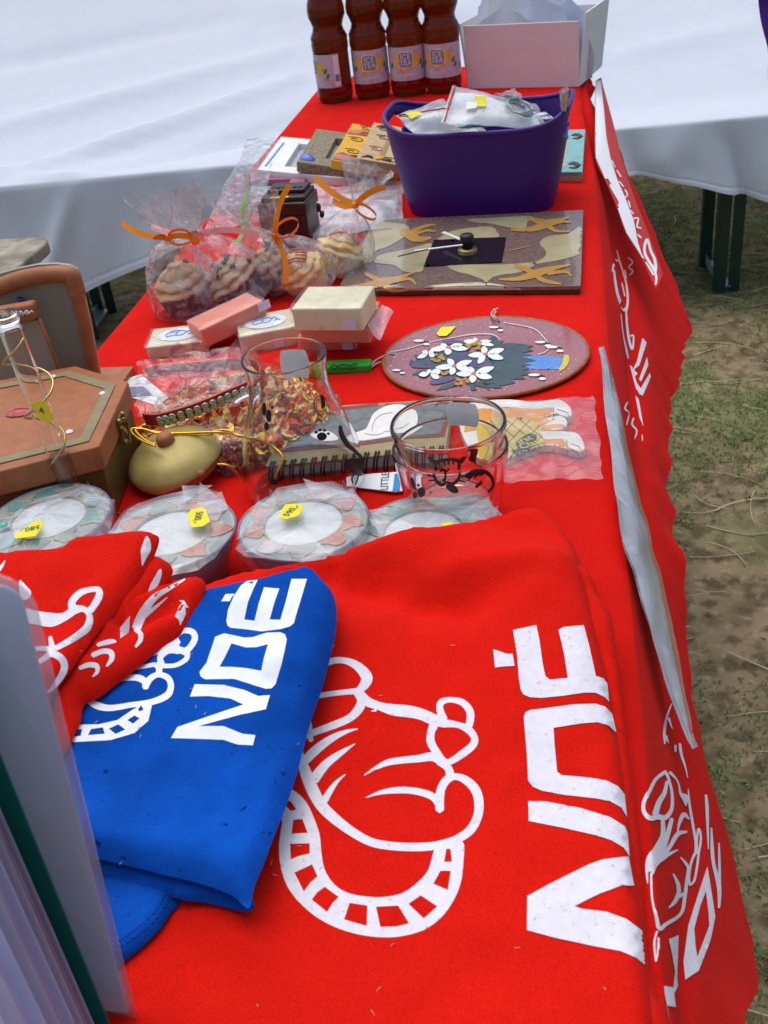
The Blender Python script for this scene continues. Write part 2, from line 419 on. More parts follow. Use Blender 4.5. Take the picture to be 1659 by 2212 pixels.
def pile(x, y):
    t = max(0, min(1, (y - .28) / .24)); return .029 * t * t * (3 - 2 * t)
def cloth(name, m, out_px, z0, h, r, parent=None, und=.0012, us=14, seed=0, folds=(), tr=ID, step=.005, flat_in=None, smooth_n=4, tilt=None, skirt=True, **k):
    """one layer of folded fabric lying z0 above the table: rounded rims, soft undulation, listed folds"""
    px = catmull([tr(p) for p in out_px], smooth_n, True) if smooth_n else [tr(p) for p in out_px]
    W3 = []
    for p in px:
        zz = z0 + h * .5
        if tilt is not None:
            for _ in range(8):
                w = Q(p[0], p[1], zz); zz = z0 + h * .5 + tilt(w[0], w[1])
        W3.append(Q(p[0], p[1], zz))
    out = np.array(resample([w[:2] for w in W3], step))
    rings = [out]
    inside = lambda x: winding(x, out) != 0
    P, F = cdt([out], step, inside)
    d = dist_poly(P, out)
    q = np.clip(d / r, 0, 1); prof = .12 + .88 * np.sqrt(1 - (1 - q) ** 2)
    z = np.empty(len(P))
    fl = [(Q(*tr(a), z0 + h)[:2], Q(*tr(b), z0 + h)[:2], w, am) for a, b, w, am in folds]
    for i, (x, y) in enumerate(P):
        n = noise.noise(Vector((x * us, y * us, seed * 3.7))) + .5 * noise.noise(Vector((x * us * 2.3, y * us * 2.3, seed + 9)))
        n += .45 * (1 - 2 * abs(noise.noise(Vector((x * us * 3.1 + y * us, y * us * 2.2 - x * us, seed + 31)))))
        zz = h * prof[i] + und * n * q[i]
        for a, b, w, am in fl:
            ab = b - a; t = max(0, min(1, ((P[i] - a) @ ab) / (ab @ ab))); dd = np.linalg.norm(P[i] - a - t * ab)
            zz += 1.7 * am * math.exp(-(dd / w) ** 2) * min(1, q[i] * 1.5) * (1 - .4 * abs(2 * t - 1))
        z[i] = T + z0 + zz
        if tilt is not None: z[i] += tilt(x, y)
    V = np.column_stack([P, z]).tolist(); F = F.tolist()
    key = {(round(p[0], 6), round(p[1], 6)): i for i, p in enumerate(P)}
    ring = [key.get((round(float(p[0]), 6), round(float(p[1]), 6))) for p in out]
    ring = [i for i in ring if i is not None]; kk = len(V)
    for i in ring: V.append((V[i][0], V[i][1], T + z0 - .0 + (tilt(V[i][0], V[i][1]) if tilt else 0)))
    n = len(ring) if skirt else 0
    if not skirt: V = V[:kk]
    for i in range(n): F.append((ring[i], ring[(i + 1) % n], kk + (i + 1) % n, kk + i))
    return obj(name, V, F, m, parent, **k)

def text2d(s, size):
    c = bpy.data.curves.new('t', 'FONT'); c.body = s; c.size = size; c.align_x = 'CENTER'; c.align_y = 'CENTER'; c.resolution_u = 3
    o = bpy.data.objects.new('t', c); COL.objects.link(o)
    dg = bpy.context.evaluated_depsgraph_get(); me = bpy.data.meshes.new_from_object(o.evaluated_get(dg))
    V = [(v.co.x, v.co.y) for v in me.vertices]; F = [tuple(p.vertices) for p in me.polygons]
    bpy.data.objects.remove(o); bpy.data.curves.remove(c); bpy.data.meshes.remove(me)
    return V, F
def text(name, s, size, fn, m, parent):
    V, F = text2d(s, size); return obj(name, [fn(x, y) for x, y in V], F, m, parent, smooth=False)
def frame3(o, ux, uy):
    o = np.array(o, float); ux = np.array(ux, float); uy = np.array(uy, float); return lambda x, y: o + ux * x + uy * y
def rect(c, ux, uy):
    c, ux, uy = map(lambda a: np.array(a, float), (c, ux, uy)); return [c - ux - uy, c + ux - uy, c + ux + uy, c - ux + uy]
def unit(v): v = np.array(v, float); return v / np.linalg.norm(v)
Zup = np.array([0, 0, 1.0])

# ================================================================== SETTING
def gz(x, y): return .012 * noise.noise(Vector((x * 3, y * 3, 1))) + .006 * noise.noise(Vector((x * 11, y * 11, 5)))
gm = mat('trodden_soil', (.25, .185, .105), rough=.95, var=.30, scale=9, col2=(.12, .085, .048), mix_scale=24, bump=1.0, bscale=90, spec=.1)
def ground_nodes(m):
    n = m.node_tree; L = n.links; b = n.nodes['Principled BSDF']
    tc = next(x for x in n.nodes if x.type == 'TEX_COORD')
    nz = n.nodes.new('ShaderNodeTexNoise'); nz.inputs['Scale'].default_value = 2.6; nz.inputs['Detail'].default_value = 8; L.new(tc.outputs['Object'], nz.inputs['Vector'])
    rp = n.nodes.new('ShaderNodeValToRGB'); rp.color_ramp.elements[0].position = .46; rp.color_ramp.elements[1].position = .62
    rp.color_ramp.elements[1].color = (.55, .55, .55, 1)
    L.new(nz.outputs['Fac'], rp.inputs[0])
    mx = n.nodes.new('ShaderNodeMixRGB'); mx.inputs[2].default_value = (.17, .20, .07, 1)
    src = b.inputs['Base Color'].links[0].from_socket
    L.new(rp.outputs[0], mx.inputs[0]); L.new(src, mx.inputs[1])
    # pale dry grit
    vo = n.nodes.new('ShaderNodeTexNoise'); vo.inputs['Scale'].default_value = 55; vo.inputs['Detail'].default_value = 6; L.new(tc.outputs['Object'], vo.inputs['Vector'])
    r2 = n.nodes.new('ShaderNodeValToRGB'); r2.color_ramp.elements[0].position = .55; r2.color_ramp.elements[1].position = .75; r2.color_ramp.elements[1].color = (.6, .6, .6, 1)
    L.new(vo.outputs['Fac'], r2.inputs[0])
    m2 = n.nodes.new('ShaderNodeMixRGB'); m2.inputs[2].default_value = (.43, .34, .21, 1); L.new(r2.outputs[0], m2.inputs[0]); L.new(mx.outputs[0], m2.inputs[1])
    L.new(m2.outputs[0], b.inputs['Base Color'])
ground_nodes(gm)
ax = np.concatenate([np.linspace(-60, -2.6, 14), np.arange(-2.5, 2.5, .05), np.linspace(2.6, 60, 14)])
ay = np.concatenate([np.linspace(-60, -.1, 14), np.arange(0, 5, .05), np.linspace(5.1, 60, 14)])
mb = MB(); mb.grid([[(x, y, gz(x, y)) for x in ax] for y in ay])
mb.build('ground', gm, kind='structure')

# grass tufts: young shoots in loose clumps over the bare soil
r_ = random.Random(11)
def clumpy(x, y): return noise.noise(Vector((x * 2.2, y * 2.2, 3))) + .6 * noise.noise(Vector((x * 7, y * 7, 8)))
mg = [MB(), MB(), MB()]
cnt = 0
while cnt < 30000:
    if r_.random() < .75: x = r_.uniform(.08, 1.25); y = r_.uniform(.5, 4.6)
    else: x = r_.uniform(-2.0, -.3); y = r_.uniform(1.3, 4.2)
    if clumpy(x, y) < r_.uniform(-.5, .45): continue
    if y < 1.7 and r_.random() < .5: continue
    cnt += 1
    z = gz(x, y)
    for k in range(r_.randint(2, 5)):
        a = r_.uniform(0, 6.28); h = r_.uniform(.002, .010); l = r_.uniform(.004, .020); w = r_.uniform(.0005, .0013)
        bx_, by_ = x + r_.gauss(0, .010), y + r_.gauss(0, .010)
        d = np.array([math.cos(a), math.sin(a), 0]); sd_ = np.array([-d[1], d[0], 0]) * w
        p0 = np.array([bx_, by_, z - .002]); p1 = p0 + d * l * .5 + Zup * h; p2 = p0 + d * l + Zup * h * .7
        mg[r_.choice((0, 0, 1, 2, 2))].add([p0 - sd_, p0 + sd_, p1 + sd_, p1 - sd_, p2], [(0, 1, 2, 3), (3, 2, 4)])
for b, c in zip(mg, ((.11, .20, .045), (.075, .145, .035), (.22, .26, .085))):
    b.build('grass', mat('grass_%d' % int(c[1] * 1000), c, rough=.6, var=.2, scale=5, spec=.2), kind='stuff', smooth=False)
# dry straw lying about
ms = MB()
for i in range(480):
    if r_.random() < .75: x = r_.uniform(.1, 1.3); y = r_.uniform(.5, 4.2)
    else: x = r_.uniform(-1.9, -.4); y = r_.uniform(1.4, 3.8)
    a = r_.uniform(-.6, .6) if r_.random() < .65 else r_.uniform(0, 3.14); l = r_.uniform(.03, .17); c = r_.uniform(-.25, .25)
    P = []
    for t in np.linspace(-.5, .5, 6):
        qx = x + math.cos(a) * l * t - math.sin(a) * l * c * t * t * 2; qy = y + math.sin(a) * l * t + math.cos(a) * l * c * t * t * 2
        P.append((qx, qy, gz(qx, qy) + .004))
    ms.tube(P, r_.uniform(.0005, .0011), 5)
ms.build('straw', mat('dry_straw', (.62, .53, .32), rough=.7, var=.25, scale=8), kind='stuff')
mc = MB()
for i in range(4200):
    x = r_.uniform(.08, 1.2); y = .5 + 3.2 * r_.random() ** 1.6; s = r_.choice((.0015, .002, .003, .003, .006)) * r_.uniform(.7, 1.3)
    z = gz(x, y); V = [(x + s * r_.uniform(-1, 1), y + s * r_.uniform(-1, 1), z + s * r_.uniform(-.2, .8)) for _ in range(4)]
    mc.add(V, [(0, 1, 2), (0, 2, 3), (0, 3, 1), (1, 3, 2)])
mc.build('soil_crumbs', gm, kind='stuff', smooth=False)

# ---------- bench behind with its white sheet
BA = math.radians(4.8); bu = np.array([math.cos(BA), math.sin(BA), 0]); bv = np.array([-bu[1], bu[0], 0])
def BP(s, t, z): return np.array([0, 2.775, 0]) + bu * s + bv * t + Zup * z       # along, across, up
be = thing('bench', 'green-legged bench hidden under the white sheet behind the red table', 'bench', BP(-.48, .12, 0))
b = MB(); b.box(BP(-.48, .125, .448), (2.2, .25, .026), (bu, bv, Zup)); bevel(b.build('seat', M_beige_board, be, smooth=False), .004)
for s in (-1.40, .435):
    f = MB()
    for t in (.02, .215):
        l = MB()
        l.box(BP(s - .012, t, .215), (.030, .004, .44), (bu, bv, Zup)); l.box(BP(s - .026, t + .012, .215), (.004, .026, .44), (bu, bv, Zup))
        l.box(BP(s + .026, t + .006, .215), (.030, .004, .44), (bu, bv, Zup))
        l.build('leg', M_green_steel, be, smooth=False)
    f.box(BP(s + .002, .118, .018), (.032, .19, .005), (bu, bv, Zup)); f.box(BP(s - .012, .118, .03), (.004, .19, .022), (bu, bv, Zup))
    f.build('foot_bar', M_zinc, be, smooth=False)
    f2 = MB(); f2.box(BP(s + .002, .118, .40), (.03, .19, .02), (bu, bv, Zup)); f2.build('cross_bar', M_green_steel, be, smooth=False)

hs = [-3.2, -2.2, -1.42, -1.15, -1.05, -.8, -.3, .1, .21, .33, .51, .8, 1.3, 2.6]
hd = [.33, .36, .325, .237, .195, .14, .11, .095, .118, .150, .205, .27, .30, .30]
G = []
for s in np.concatenate([np.linspace(-3.4, -1.7, 24), np.linspace(-1.68, 1.0, 170), np.linspace(1.03, 2.8, 24)]):
    drop = np.interp(s, hs, hd); row = []
    nv = noise.noise(Vector((s * 4, 0, 0)))
    for v in np.concatenate([[1, .985, .97, .955, .94, .925, .91, .895, .88, .865, .85, .83], np.linspace(.80, 0, 19)]):   # hanging front, hem first
        bow = .035 * v * noise.noise(Vector((s * 5.5, v * .7, 4))) + .014 * v * noise.noise(Vector((s * 14, v * 1.5, 9)))
        # two sharper folds the photo shows
        for (c, wd, am, sl) in ((.40, .022, -.034, .055), (-1.30, .03, .055, -.16), (.16, .02, -.014, .03), (-1.05, .05, -.03, .1)):
            bow += am * v * math.exp(-((s - c - sl * v) / wd) ** 2)
        bow += .0022 if v > .925 else (.0005 if v > .90 else 0); bow -= .0016 if .905 < v < .93 else 0
        row.append(BP(s, -.012 - bow - .035 * v, .474 - drop * v - .006 * (1 - v) * 0))
    row.append(BP(s, -.006, .4765))
    for t in np.linspace(0.01, 2.9, 76):                   # over the seat, up into the standing tent wall
        if t < .24: q = np.array([t, .4785 - .002 * math.sin(t * 13)])
        else:
            k = t - .24; an = .27 if k < 1.35 else min(1.3, .27 + (k - 1.35) * 3)
            q = q + np.array([math.cos(an), math.sin(an)]) * (2.9 / 76)
        rid = .016 * math.exp(-(((s + 1.35) * .8 + (t - .02) * 2.2 - 0) / .06) ** 2) if t < .4 else 0
        w = .012 * noise.noise(Vector((s * 2.2 + t * 1.4, t * 1.1, 7))) * min(1, t * 3) + .030 * noise.noise(Vector((s * .9, t * .8, 2))) * min(1, t * 2)
        for (s0, t0, s1, t1, wd, am) in ((-1.75, .0, -.75, .55, .035, .030), (-1.9, .35, -.8, .75, .05, .024), (-2.2, .8, -1.0, 1.05, .06, -.02), (-1.3, 0, -.6, .35, .03, -.018), (.55, .9, 1.0, .1, .05, .026), (.75, 1.2, 1.3, .35, .06, -.02), (.1, .5, .7, .62, .05, .014), (-.9, 1.1, .1, .8, .07, .02)):
            ex_, ey_ = s1 - s0, t1 - t0; k_ = max(0, min(1, ((s - s0) * ex_ + (t - t0) * ey_) / (ex_ * ex_ + ey_ * ey_))); dd = math.hypot(s - s0 - ex_ * k_, t - t0 - ey_ * k_)
            w += am * math.exp(-(dd / wd) ** 2) * (1 - .5 * abs(2 * k_ - 1)) * min(1, t * 12 + .15)
        row.append(BP(s, q[0] - w * .5, q[1] + w + rid))
    G.append(row)
b = MB(); b.grid(G)
wn = M_white_cloth.node_tree; wb_ = wn.nodes['Principled BSDF']; wt = wn.nodes.new('ShaderNodeBsdfTranslucent'); wt.inputs[0].default_value = (.80, .86, .93, 1)
wx = wn.nodes.new('ShaderNodeMixShader'); wx.inputs[0].default_value = .22; wn.links.new(wb_.outputs[0], wx.inputs[1]); wn.links.new(wt.outputs[0], wx.inputs[2]); wn.links.new(wx.outputs[0], wn.nodes['Material Output'].inputs[0])
b.build('white_sheet', M_white_cloth, loc=BP(-.4, 0, .45), label='white cloth sheet draped over the bench and rising as the wall behind', cat='sheet')
# hem seam
# ---------- plain wooden bench at the left edge
wb = thing('wooden_bench', 'weathered bare wooden bench with a rounded corner at the left edge', 'bench', (-1.29, 1.1, 0))
c0 = Q(100, 520, -.29); P = []
x1, y1 = c0[0] + .005, c0[1] + .035; x0 = x1 - .26; y0 = .0
for cx_, cy_, a0 in ((x1 - .05, y1 - .05, 0), (x0 + .05, y1 - .05, 90), (x0 + .05, y0 + .05, 180), (x1 - .05, y0 + .05, 270)):
    for k in range(7):
        a = math.radians(a0 + 15 * k); P.append((cx_ + .05 * math.cos(a), cy_ + .05 * math.sin(a), T - .29 - .03))
b = MB(); b.prism(P, .03); bevel(b.build('seat', M_beige_board, wb, smooth=False), .006, 3)
for yy in (.25, 1.9):
    for xx in (x0 + .03, x1 - .03):
        b = MB(); b.box((xx, yy, .22), (.03, .03, .44)); b.build('leg', M_green_steel, wb, smooth=False)

# ---------- the selling table (almost all under its cloth)
X0, X1 = -.468, .030; Y1 = 2.2
tb = thing('folding_table', 'folding trestle table standing under the red printed cloth', 'table', ((X0 + X1) / 2, 1.1, 0))
b = MB(); b.box(((X0 + X1) / 2, 1.1, T - .0165), (X1 - X0 - .006, 2.19, .025)); b.build('tabletop', M_beige_board, tb, smooth=False)
for yy in (.3, 1.9):
    for xx in (X0 + .06, X1 - .06):
        b = MB(); b.box((xx, yy, (T - .03) / 2), (.035, .035, T - .032)); b.build('leg', M_green_steel, tb, smooth=False)

# red cloth: flat top, left hang, flaring right hang with an uneven hem
hy = [-.2, .10, .20, .30, .325, .37, .43, .485, .57, .70, .90, 1.17, 1.30, 1.489, 1.62, 1.75, 1.95, 2.2]
hl = [.06, .06, .08, .115, .135, .185, .222, .185, .14, .10, .135, .205, .235, .305, .225, .145, .03, .03]
ha = [22, 22, 22, 22, 22, 22, 22, 22.5, 23, 26, 27, 28.5, 29, 30, 31, 32, 34, 34]
def side_pt(y, v):
    L = np.interp(y, hy, hl); a = math.radians(np.interp(y, hy, ha)); s = L * v
    r = .012
    f = .012 * noise.noise(Vector((y * 5, v * .8, 1))) * v + .006 * noise.noise(Vector((y * 15, v * 1.2, 3))) * v * v
    f += (.0075 * noise.noise(Vector((y * 17, 0, 0))) + .0035 * noise.noise(Vector((y * 43, 0, 7)))) * v ** 4 * (1 if .55 < y < 1.5 else .3)
    # a long soft pleat below the rim
    f += -.010 * math.exp(-((v - .25 - .25 * math.sin(y * 2.2)) / .12) ** 2) * (1 if y > .8 else .4)
    an = a * min(1, s / .03 + .25)
    return np.array([X1 + .006 + math.sin(a) * s + f * math.cos(a), y, T + .001 - math.cos(a) * s * min(1, .7 + s * 10) + f * math.sin(a)])
ys = np.concatenate([np.arange(-.2, .8, .010), np.arange(.8, 2.2001, .0125)])
G = []
for y in ys:
    row = []
    for v in np.linspace(1, 0, 9): row.append((X0 - .008 - .05 * v + .012 * math.sin(y * 15) * v, y, T - .23 * v - .004))
    for x in np.linspace(X0, X1, 44):
        e = min(1, (X1 - x) / .02); wr = .0009 * noise.noise(Vector((x * 18, y * 18, 2))) + .0006 * noise.noise(Vector((x * 50, y * 9, 6)))
        wr += .0007 * math.exp(-((y - .93 - .05 * (x + .1) - 0) / .006) ** 2)
        row.append((x, y, T + .0015 + wr - .0018 * (1 - e)))
    for v in np.linspace(.02, 1, 34): row.append(side_pt(y, v))
    G.append(row)
b = MB(); b.grid(G)
tc_ = thing('tablecloth', 'red cloth with white printed line drawings covering the long table', 'tablecloth', ((X0 + X1) / 2, 1.1, T))
tcl = b.build('cloth', M_red, tc_)
BV_tc = bvh_of(tcl)
z7 = zoom(1300, 400, .4068)
decal('print', M_print, tc_, BV_tc, z7, step=5, off=.0005, strokes=[
    [(640, 575, 5), (655, 640, 10), (628, 640, 14), (612, 705, 10)], [(622, 700, 12), (635, 800, 16), (655, 880, 18), (690, 950, 20), (708, 900, 14), (702, 800, 12), (682, 720, 10), (650, 620, 9)],
    [(672, 780, 8), (690, 860, 8)], [(700, 750, 8), (690, 700, 8)], [(698, 950, 10), (705, 1060, 14), (720, 1150, 16), (738, 1190, 12), (744, 1110, 10), (726, 1110, 10)],
    [(665, 970, 5), (680, 1100, 8), (700, 1200, 12), (712, 1250, 5)], [(712, 620, 7), (738, 650, 7), (715, 680, 7), (740, 705, 7), (720, 730, 6)],
    [(706, 1520, 8), (690, 1560, 12), (715, 1590, 9), (700, 1660, 8)], [(745, 1620, 9), (735, 1660, 12), (765, 1700, 9), (750, 1750, 7)], [(798, 1725, 6), (800, 1760, 6)]],
    polys=[[(800, 1120), (826, 1150), (780, 1292), (748, 1318), (770, 1345), (745, 1370), (738, 1320), (765, 1270)], [(828, 1240), (836, 1290), (792, 1392), (778, 1380)], [(845, 1338), (852, 1362), (802, 1480), (778, 1470), (764, 1400), (790, 1435)],
           [(720, 1290), (735, 1300), (785, 1470), (760, 1440)], [(755, 1480), (776, 1500), (806, 1672), (782, 1620)]])
zE = zoom(1580, 1750, .38055)
decal('print', M_print, tc_, BV_tc, zE, step=6, off=.0005, strokes=[
    [(270, 535, 24), (205, 585, 22), (160, 670, 22), (130, 740, 24), (128, 800, 27), (165, 845, 32), (215, 835, 36), (270, 840, 32), (310, 780, 24), (312, 680, 20), (295, 600, 17), (275, 545, 22)],
    [(200, 820, 42), (225, 740, 36), (260, 680, 30), (280, 600, 20)], [(250, 860, 28), (250, 960, 34), (215, 1050, 54), (160, 1120, 28), (150, 1200, 20), (155, 1280, 8)],
    [(310, 850, 26), (280, 960, 34), (240, 1060, 46), (190, 1130, 46), (165, 1200, 16)], [(410, 935, 15), (350, 950, 30), (300, 1030, 26), (250, 1100, 36), (200, 1160, 26), (178, 1230, 16)],
    [(350, 1055, 8), (290, 1085, 22), (240, 1120, 30)], [(178, 1230, 14), (185, 1380, 14), (210, 1500, 16), (230, 1580, 24), (270, 1550, 24), (370, 1480, 22), (395, 1380, 24), (410, 1260, 22), (420, 1180, 20), (400, 1140, 18), (370, 1105, 8)],
    [(320, 1215, 8), (350, 1280, 26), (355, 1340, 28), (330, 1400, 26), (290, 1440, 8)], [(355, 1365, 26), (395, 1345, 20)],
    [(430, 1290, 14), (460, 1260, 15), (480, 1160, 16), (490, 1080, 16), (505, 980, 15), (490, 915, 15), (478, 990, 14), (480, 1080, 16)], [(465, 1080, 20), (440, 1140, 16), (425, 1230, 16), (430, 1290, 14)],
    [(420, 650, 6), (430, 760, 16), (450, 880, 18), (470, 1000, 18), (470, 1080, 20)], [(300, 540, 20), (350, 600, 11), (370, 680, 20), (400, 710, 46), (405, 760, 10)],
    [(425, 850, 10), (390, 820, 30), (360, 880, 20), (348, 940, 8)], [(310, 85, 6), (275, 180, 16), (262, 280, 19), (265, 350, 10)], [(290, 180, 20), (315, 250, 5)], [(268, 300, 30), (290, 345, 5)],
    [(335, 360, 15), (335, 400, 15)], [(365, 350, 17), (375, 420, 19), (400, 500, 12), (418, 575, 5)],
    [(538, 690, 15), (545, 760, 23), (550, 900, 17), (555, 1050, 7)], [(575, 910, 11), (580, 1050, 23), (590, 1150, 23), (625, 1300, 30), (625, 1440, 15)], [(625, 1010, 11), (628, 1150, 17), (630, 1300, 17)], [(217, 1600, 10), (200, 1680, 14), (210, 1800, 10)], [(225, 1640, 8), (222, 1740, 12), (212, 1800, 8)]],
    polys=[[(548, 1165), (575, 1330), (600, 1500), (570, 1650), (490, 1860), (400, 1920), (388, 1800), (420, 1560), (480, 1370)], [(290, 1650), (355, 1620), (350, 1760), (345, 1900), (350, 1960), (325, 2010), (335, 2100), (275, 2090), (300, 2212), (260, 2000), (258, 1960), (320, 1970), (330, 1860), (310, 1740)]],
    holes=[[(538, 1330), (555, 1470), (560, 1560), (480, 1770), (468, 1690), (460, 1580), (500, 1430)]])

# white-and-red paper banner clipped along the far right rim
a_ = math.radians(44); pn = (math.cos(a_), 0, math.sin(a_)); p0 = (X1 + .008, 0, T + .004)
bl = [(510, -480), (505, -200), (508, 0), (575, 150), (640, 300), (700, 470), (790, 610), (885, 815)]
br = [(545, -490), (590, -330), (640, -140), (690, 60), (750, 240), (820, 420), (880, 580), (915, 690)]
Lp = [Qn(*z7(p), p0, pn) for p in catmull(bl, 4)]; Rp = [Qn(*z7(p), p0, pn) for p in catmull(br, 4)]
nn_ = np.array(pn)
b = MB(); b.grid([[l + (r - l) * t + nn_ * .006 * math.sin(math.pi * t) for t in np.linspace(0, 1, 7)] for l, r in zip(Lp, Rp)])
bn = thing('banner', 'white paper banner strip with red lettered border hanging over the far right rim', 'banner', Lp[10])
bo = b.build('sheet', mat('red_banner_paper', (.62, .015, .012), rough=.6, var=.04), bn)
bb = bvh_of(bo)
decal('white_panel', M_paper, bn, bb, z7, step=6, off=.0008, polys=[[(512, -475), (540, -480), (560, -300), (575, -130), (600, 0), (640, 130), (690, 245), (745, 390), (772, 530), (795, 600), (870, 720), (890, 800), (880, 808), (790, 608), (700, 468), (640, 300), (575, 150), (510, 0), (508, -200)]])
for st in [[(812, 550, 18), (828, 510, 16), (850, 580, 16), (876, 640, 18), (880, 710, 16), (848, 660, 16), (815, 600, 16), (812, 550, 16)],
    [(745, 380, 10), (772, 380, 10), (765, 430, 10), (790, 440, 8)], [(770, 480, 10), (790, 500, 10)], [(690, 200, 8), (705, 230, 8), (690, 250, 8)], [(712, 270, 8), (722, 310, 8)], [(640, 80, 8), (665, 120, 8)], [(610, 20, 7), (628, 60, 7)], [(725, 330, 9), (742, 350, 8)], [(655, 150, 8), (680, 180, 8)], [(860, 670, 14), (885, 740, 14), (880, 800, 10)]]:
    decal('letter', M_paper, bn, bb, z7, step=5, off=.0010, strokes=[st])

# paper in a clear sleeve hung from the near right rim
a_ = math.radians(30); pn = (math.cos(a_), 0, math.sin(a_)); p0 = (X1 + .010, 0, T + .003)
sl_ = [(1291, 752), (1304, 862), (1318, 1001), (1329, 1109), (1349, 1195), (1373, 1268), (1395, 1345), (1418, 1420), (1452, 1517), (1496, 1618)]
sr_ = [(1302, 754), (1331, 848), (1352, 949), (1378, 1060), (1402, 1140), (1425, 1225), (1445, 1320), (1465, 1420), (1487, 1552), (1498, 1615)]
Lp = [Qn(*p, p0, pn) for p in catmull(sl_, 4)]; Rp = [Qn(*p, p0, pn) for p in catmull(sr_, 4)]
Rp = [l + (r - l) * .86 for l, r in zip(Lp, Rp)]
nn_ = np.array(pn); sv = thing('paper_sleeve', 'white sheet in a clear plastic sleeve hanging from the near right rim', 'sleeve', Lp[18])
b = MB(); b.grid([[l + (r - l) * t + nn_ * (.05 * np.linalg.norm(r - l) * math.sin(math.pi * t) + .0025 * noise.noise(Vector((i * .3, t * 3, 0)))) for t in np.linspace(.06, .94, 9)] for i, (l, r) in enumerate(zip(Lp, Rp))])
b.build('paper', mat('grey_white_paper', (.44, .47, .52), rough=.6, var=.22, scale=30), sv)
b = MB(); b.grid([[l + (r - l) * t + nn_ * (.06 * np.linalg.norm(r - l) * math.sin(math.pi * max(0, min(1, t))) + .0018 + .0025 * noise.noise(Vector((i * .3, t * 3, 0)))) for t in np.linspace(-.03, 1.03, 12)] for i, (l, r) in enumerate(zip(Lp, Rp))])
b.build('plastic_cover', film_mat('sleeve_film', haze=.12, hazevar=.30, crinkle=.12, scale=40, rough=.22, gloss=1.1), sv)

# dark purple cloth at the far right
P0 = [Qy(x, y, 2.55) for x, y in ((1648, -60), (1650, 0), (1651, 60), (1655, 100), (1662, 145), (1672, 190))]
G = [[p + np.array([t * .16, .05 * math.sin(t * 9 + i * .3), 0]) for t in np.linspace(0, 1, 14)] for i, p in enumerate(catmull(P0, 5))]
G2 = [[q + np.array([0, .03, 0]) for q in r] for r in G]
b = MB(); b.grid(G); b.grid(G2); b.build('purple_cloth', cloth_mat('purple_cotton', (.05, .015, .16)), loc=P0[1], label='dark purple cloth hanging at the far right before the white sheet', cat='cloth')

# ================================================================== CLOTHES IN FRONT
rs = thing('t_shirt', 'large red folded t-shirt with big white animal print, spread in the foreground', 'shirt', Q(1000, 1750))
lowf = cloth('lower_fold', M_red2, [(1180, 1170), (1262, 1215), (1300, 1290), (1325, 1345), (1350, 1560), (1380, 1800), (1402, 2080), (1425, 2300), (900, 2300), (900, 1500)],
             .0045, .008, .010, rs, und=.0016, us=30, tilt=pile, seed=3, folds=[((1225, 1245), (1330, 1290), .006, .004), ((1235, 1310), (1330, 1350), .005, .0035), ((1290, 1450), (1320, 1700), .004, -.003)])
top = cloth('front', M_red2, [(120, 1480), (260, 1340), (440, 1262), (560, 1222), (740, 1186), (900, 1150), (1080, 1108), (1160, 1096), (1195, 1118), (1235, 1165), (1252, 1205), (1268, 1270), (1290, 1370), (1315, 1470), (1332, 1570), (1350, 1700), (1368, 1830), (1384, 1980), (1396, 2080), (1412, 2200), (1425, 2330), (1400, 2420), (900, 2450), (300, 2450), (60, 2300), (40, 1900)],
            .011, .011, .015, rs, und=.0032, us=13, tilt=pile, seed=5,
            folds=[((660, 1285), (1010, 1375), .016, -.0105), ((860, 1330), (1240, 1290), .010, .0035), ((1010, 1180), (1230, 1250), .012, -.003), ((420, 1900), (600, 2120), .012, .003), ((1050, 1500), (1120, 1980), .02, .0022), ((740, 1210), (1120, 1300), .018, .004), ((560, 1262), (760, 1300), .02, -.006), ((1000, 1420), (1240, 1330), .014, .002), ((500, 2010), (760, 1960), .03, -.003), ((330, 2160), (1000, 2110), .03, -.002)])
BV_rs = bvh_of(top, lowf); BV_top = bvh_of(top)
zA = zoom(680, 1560, .37975)
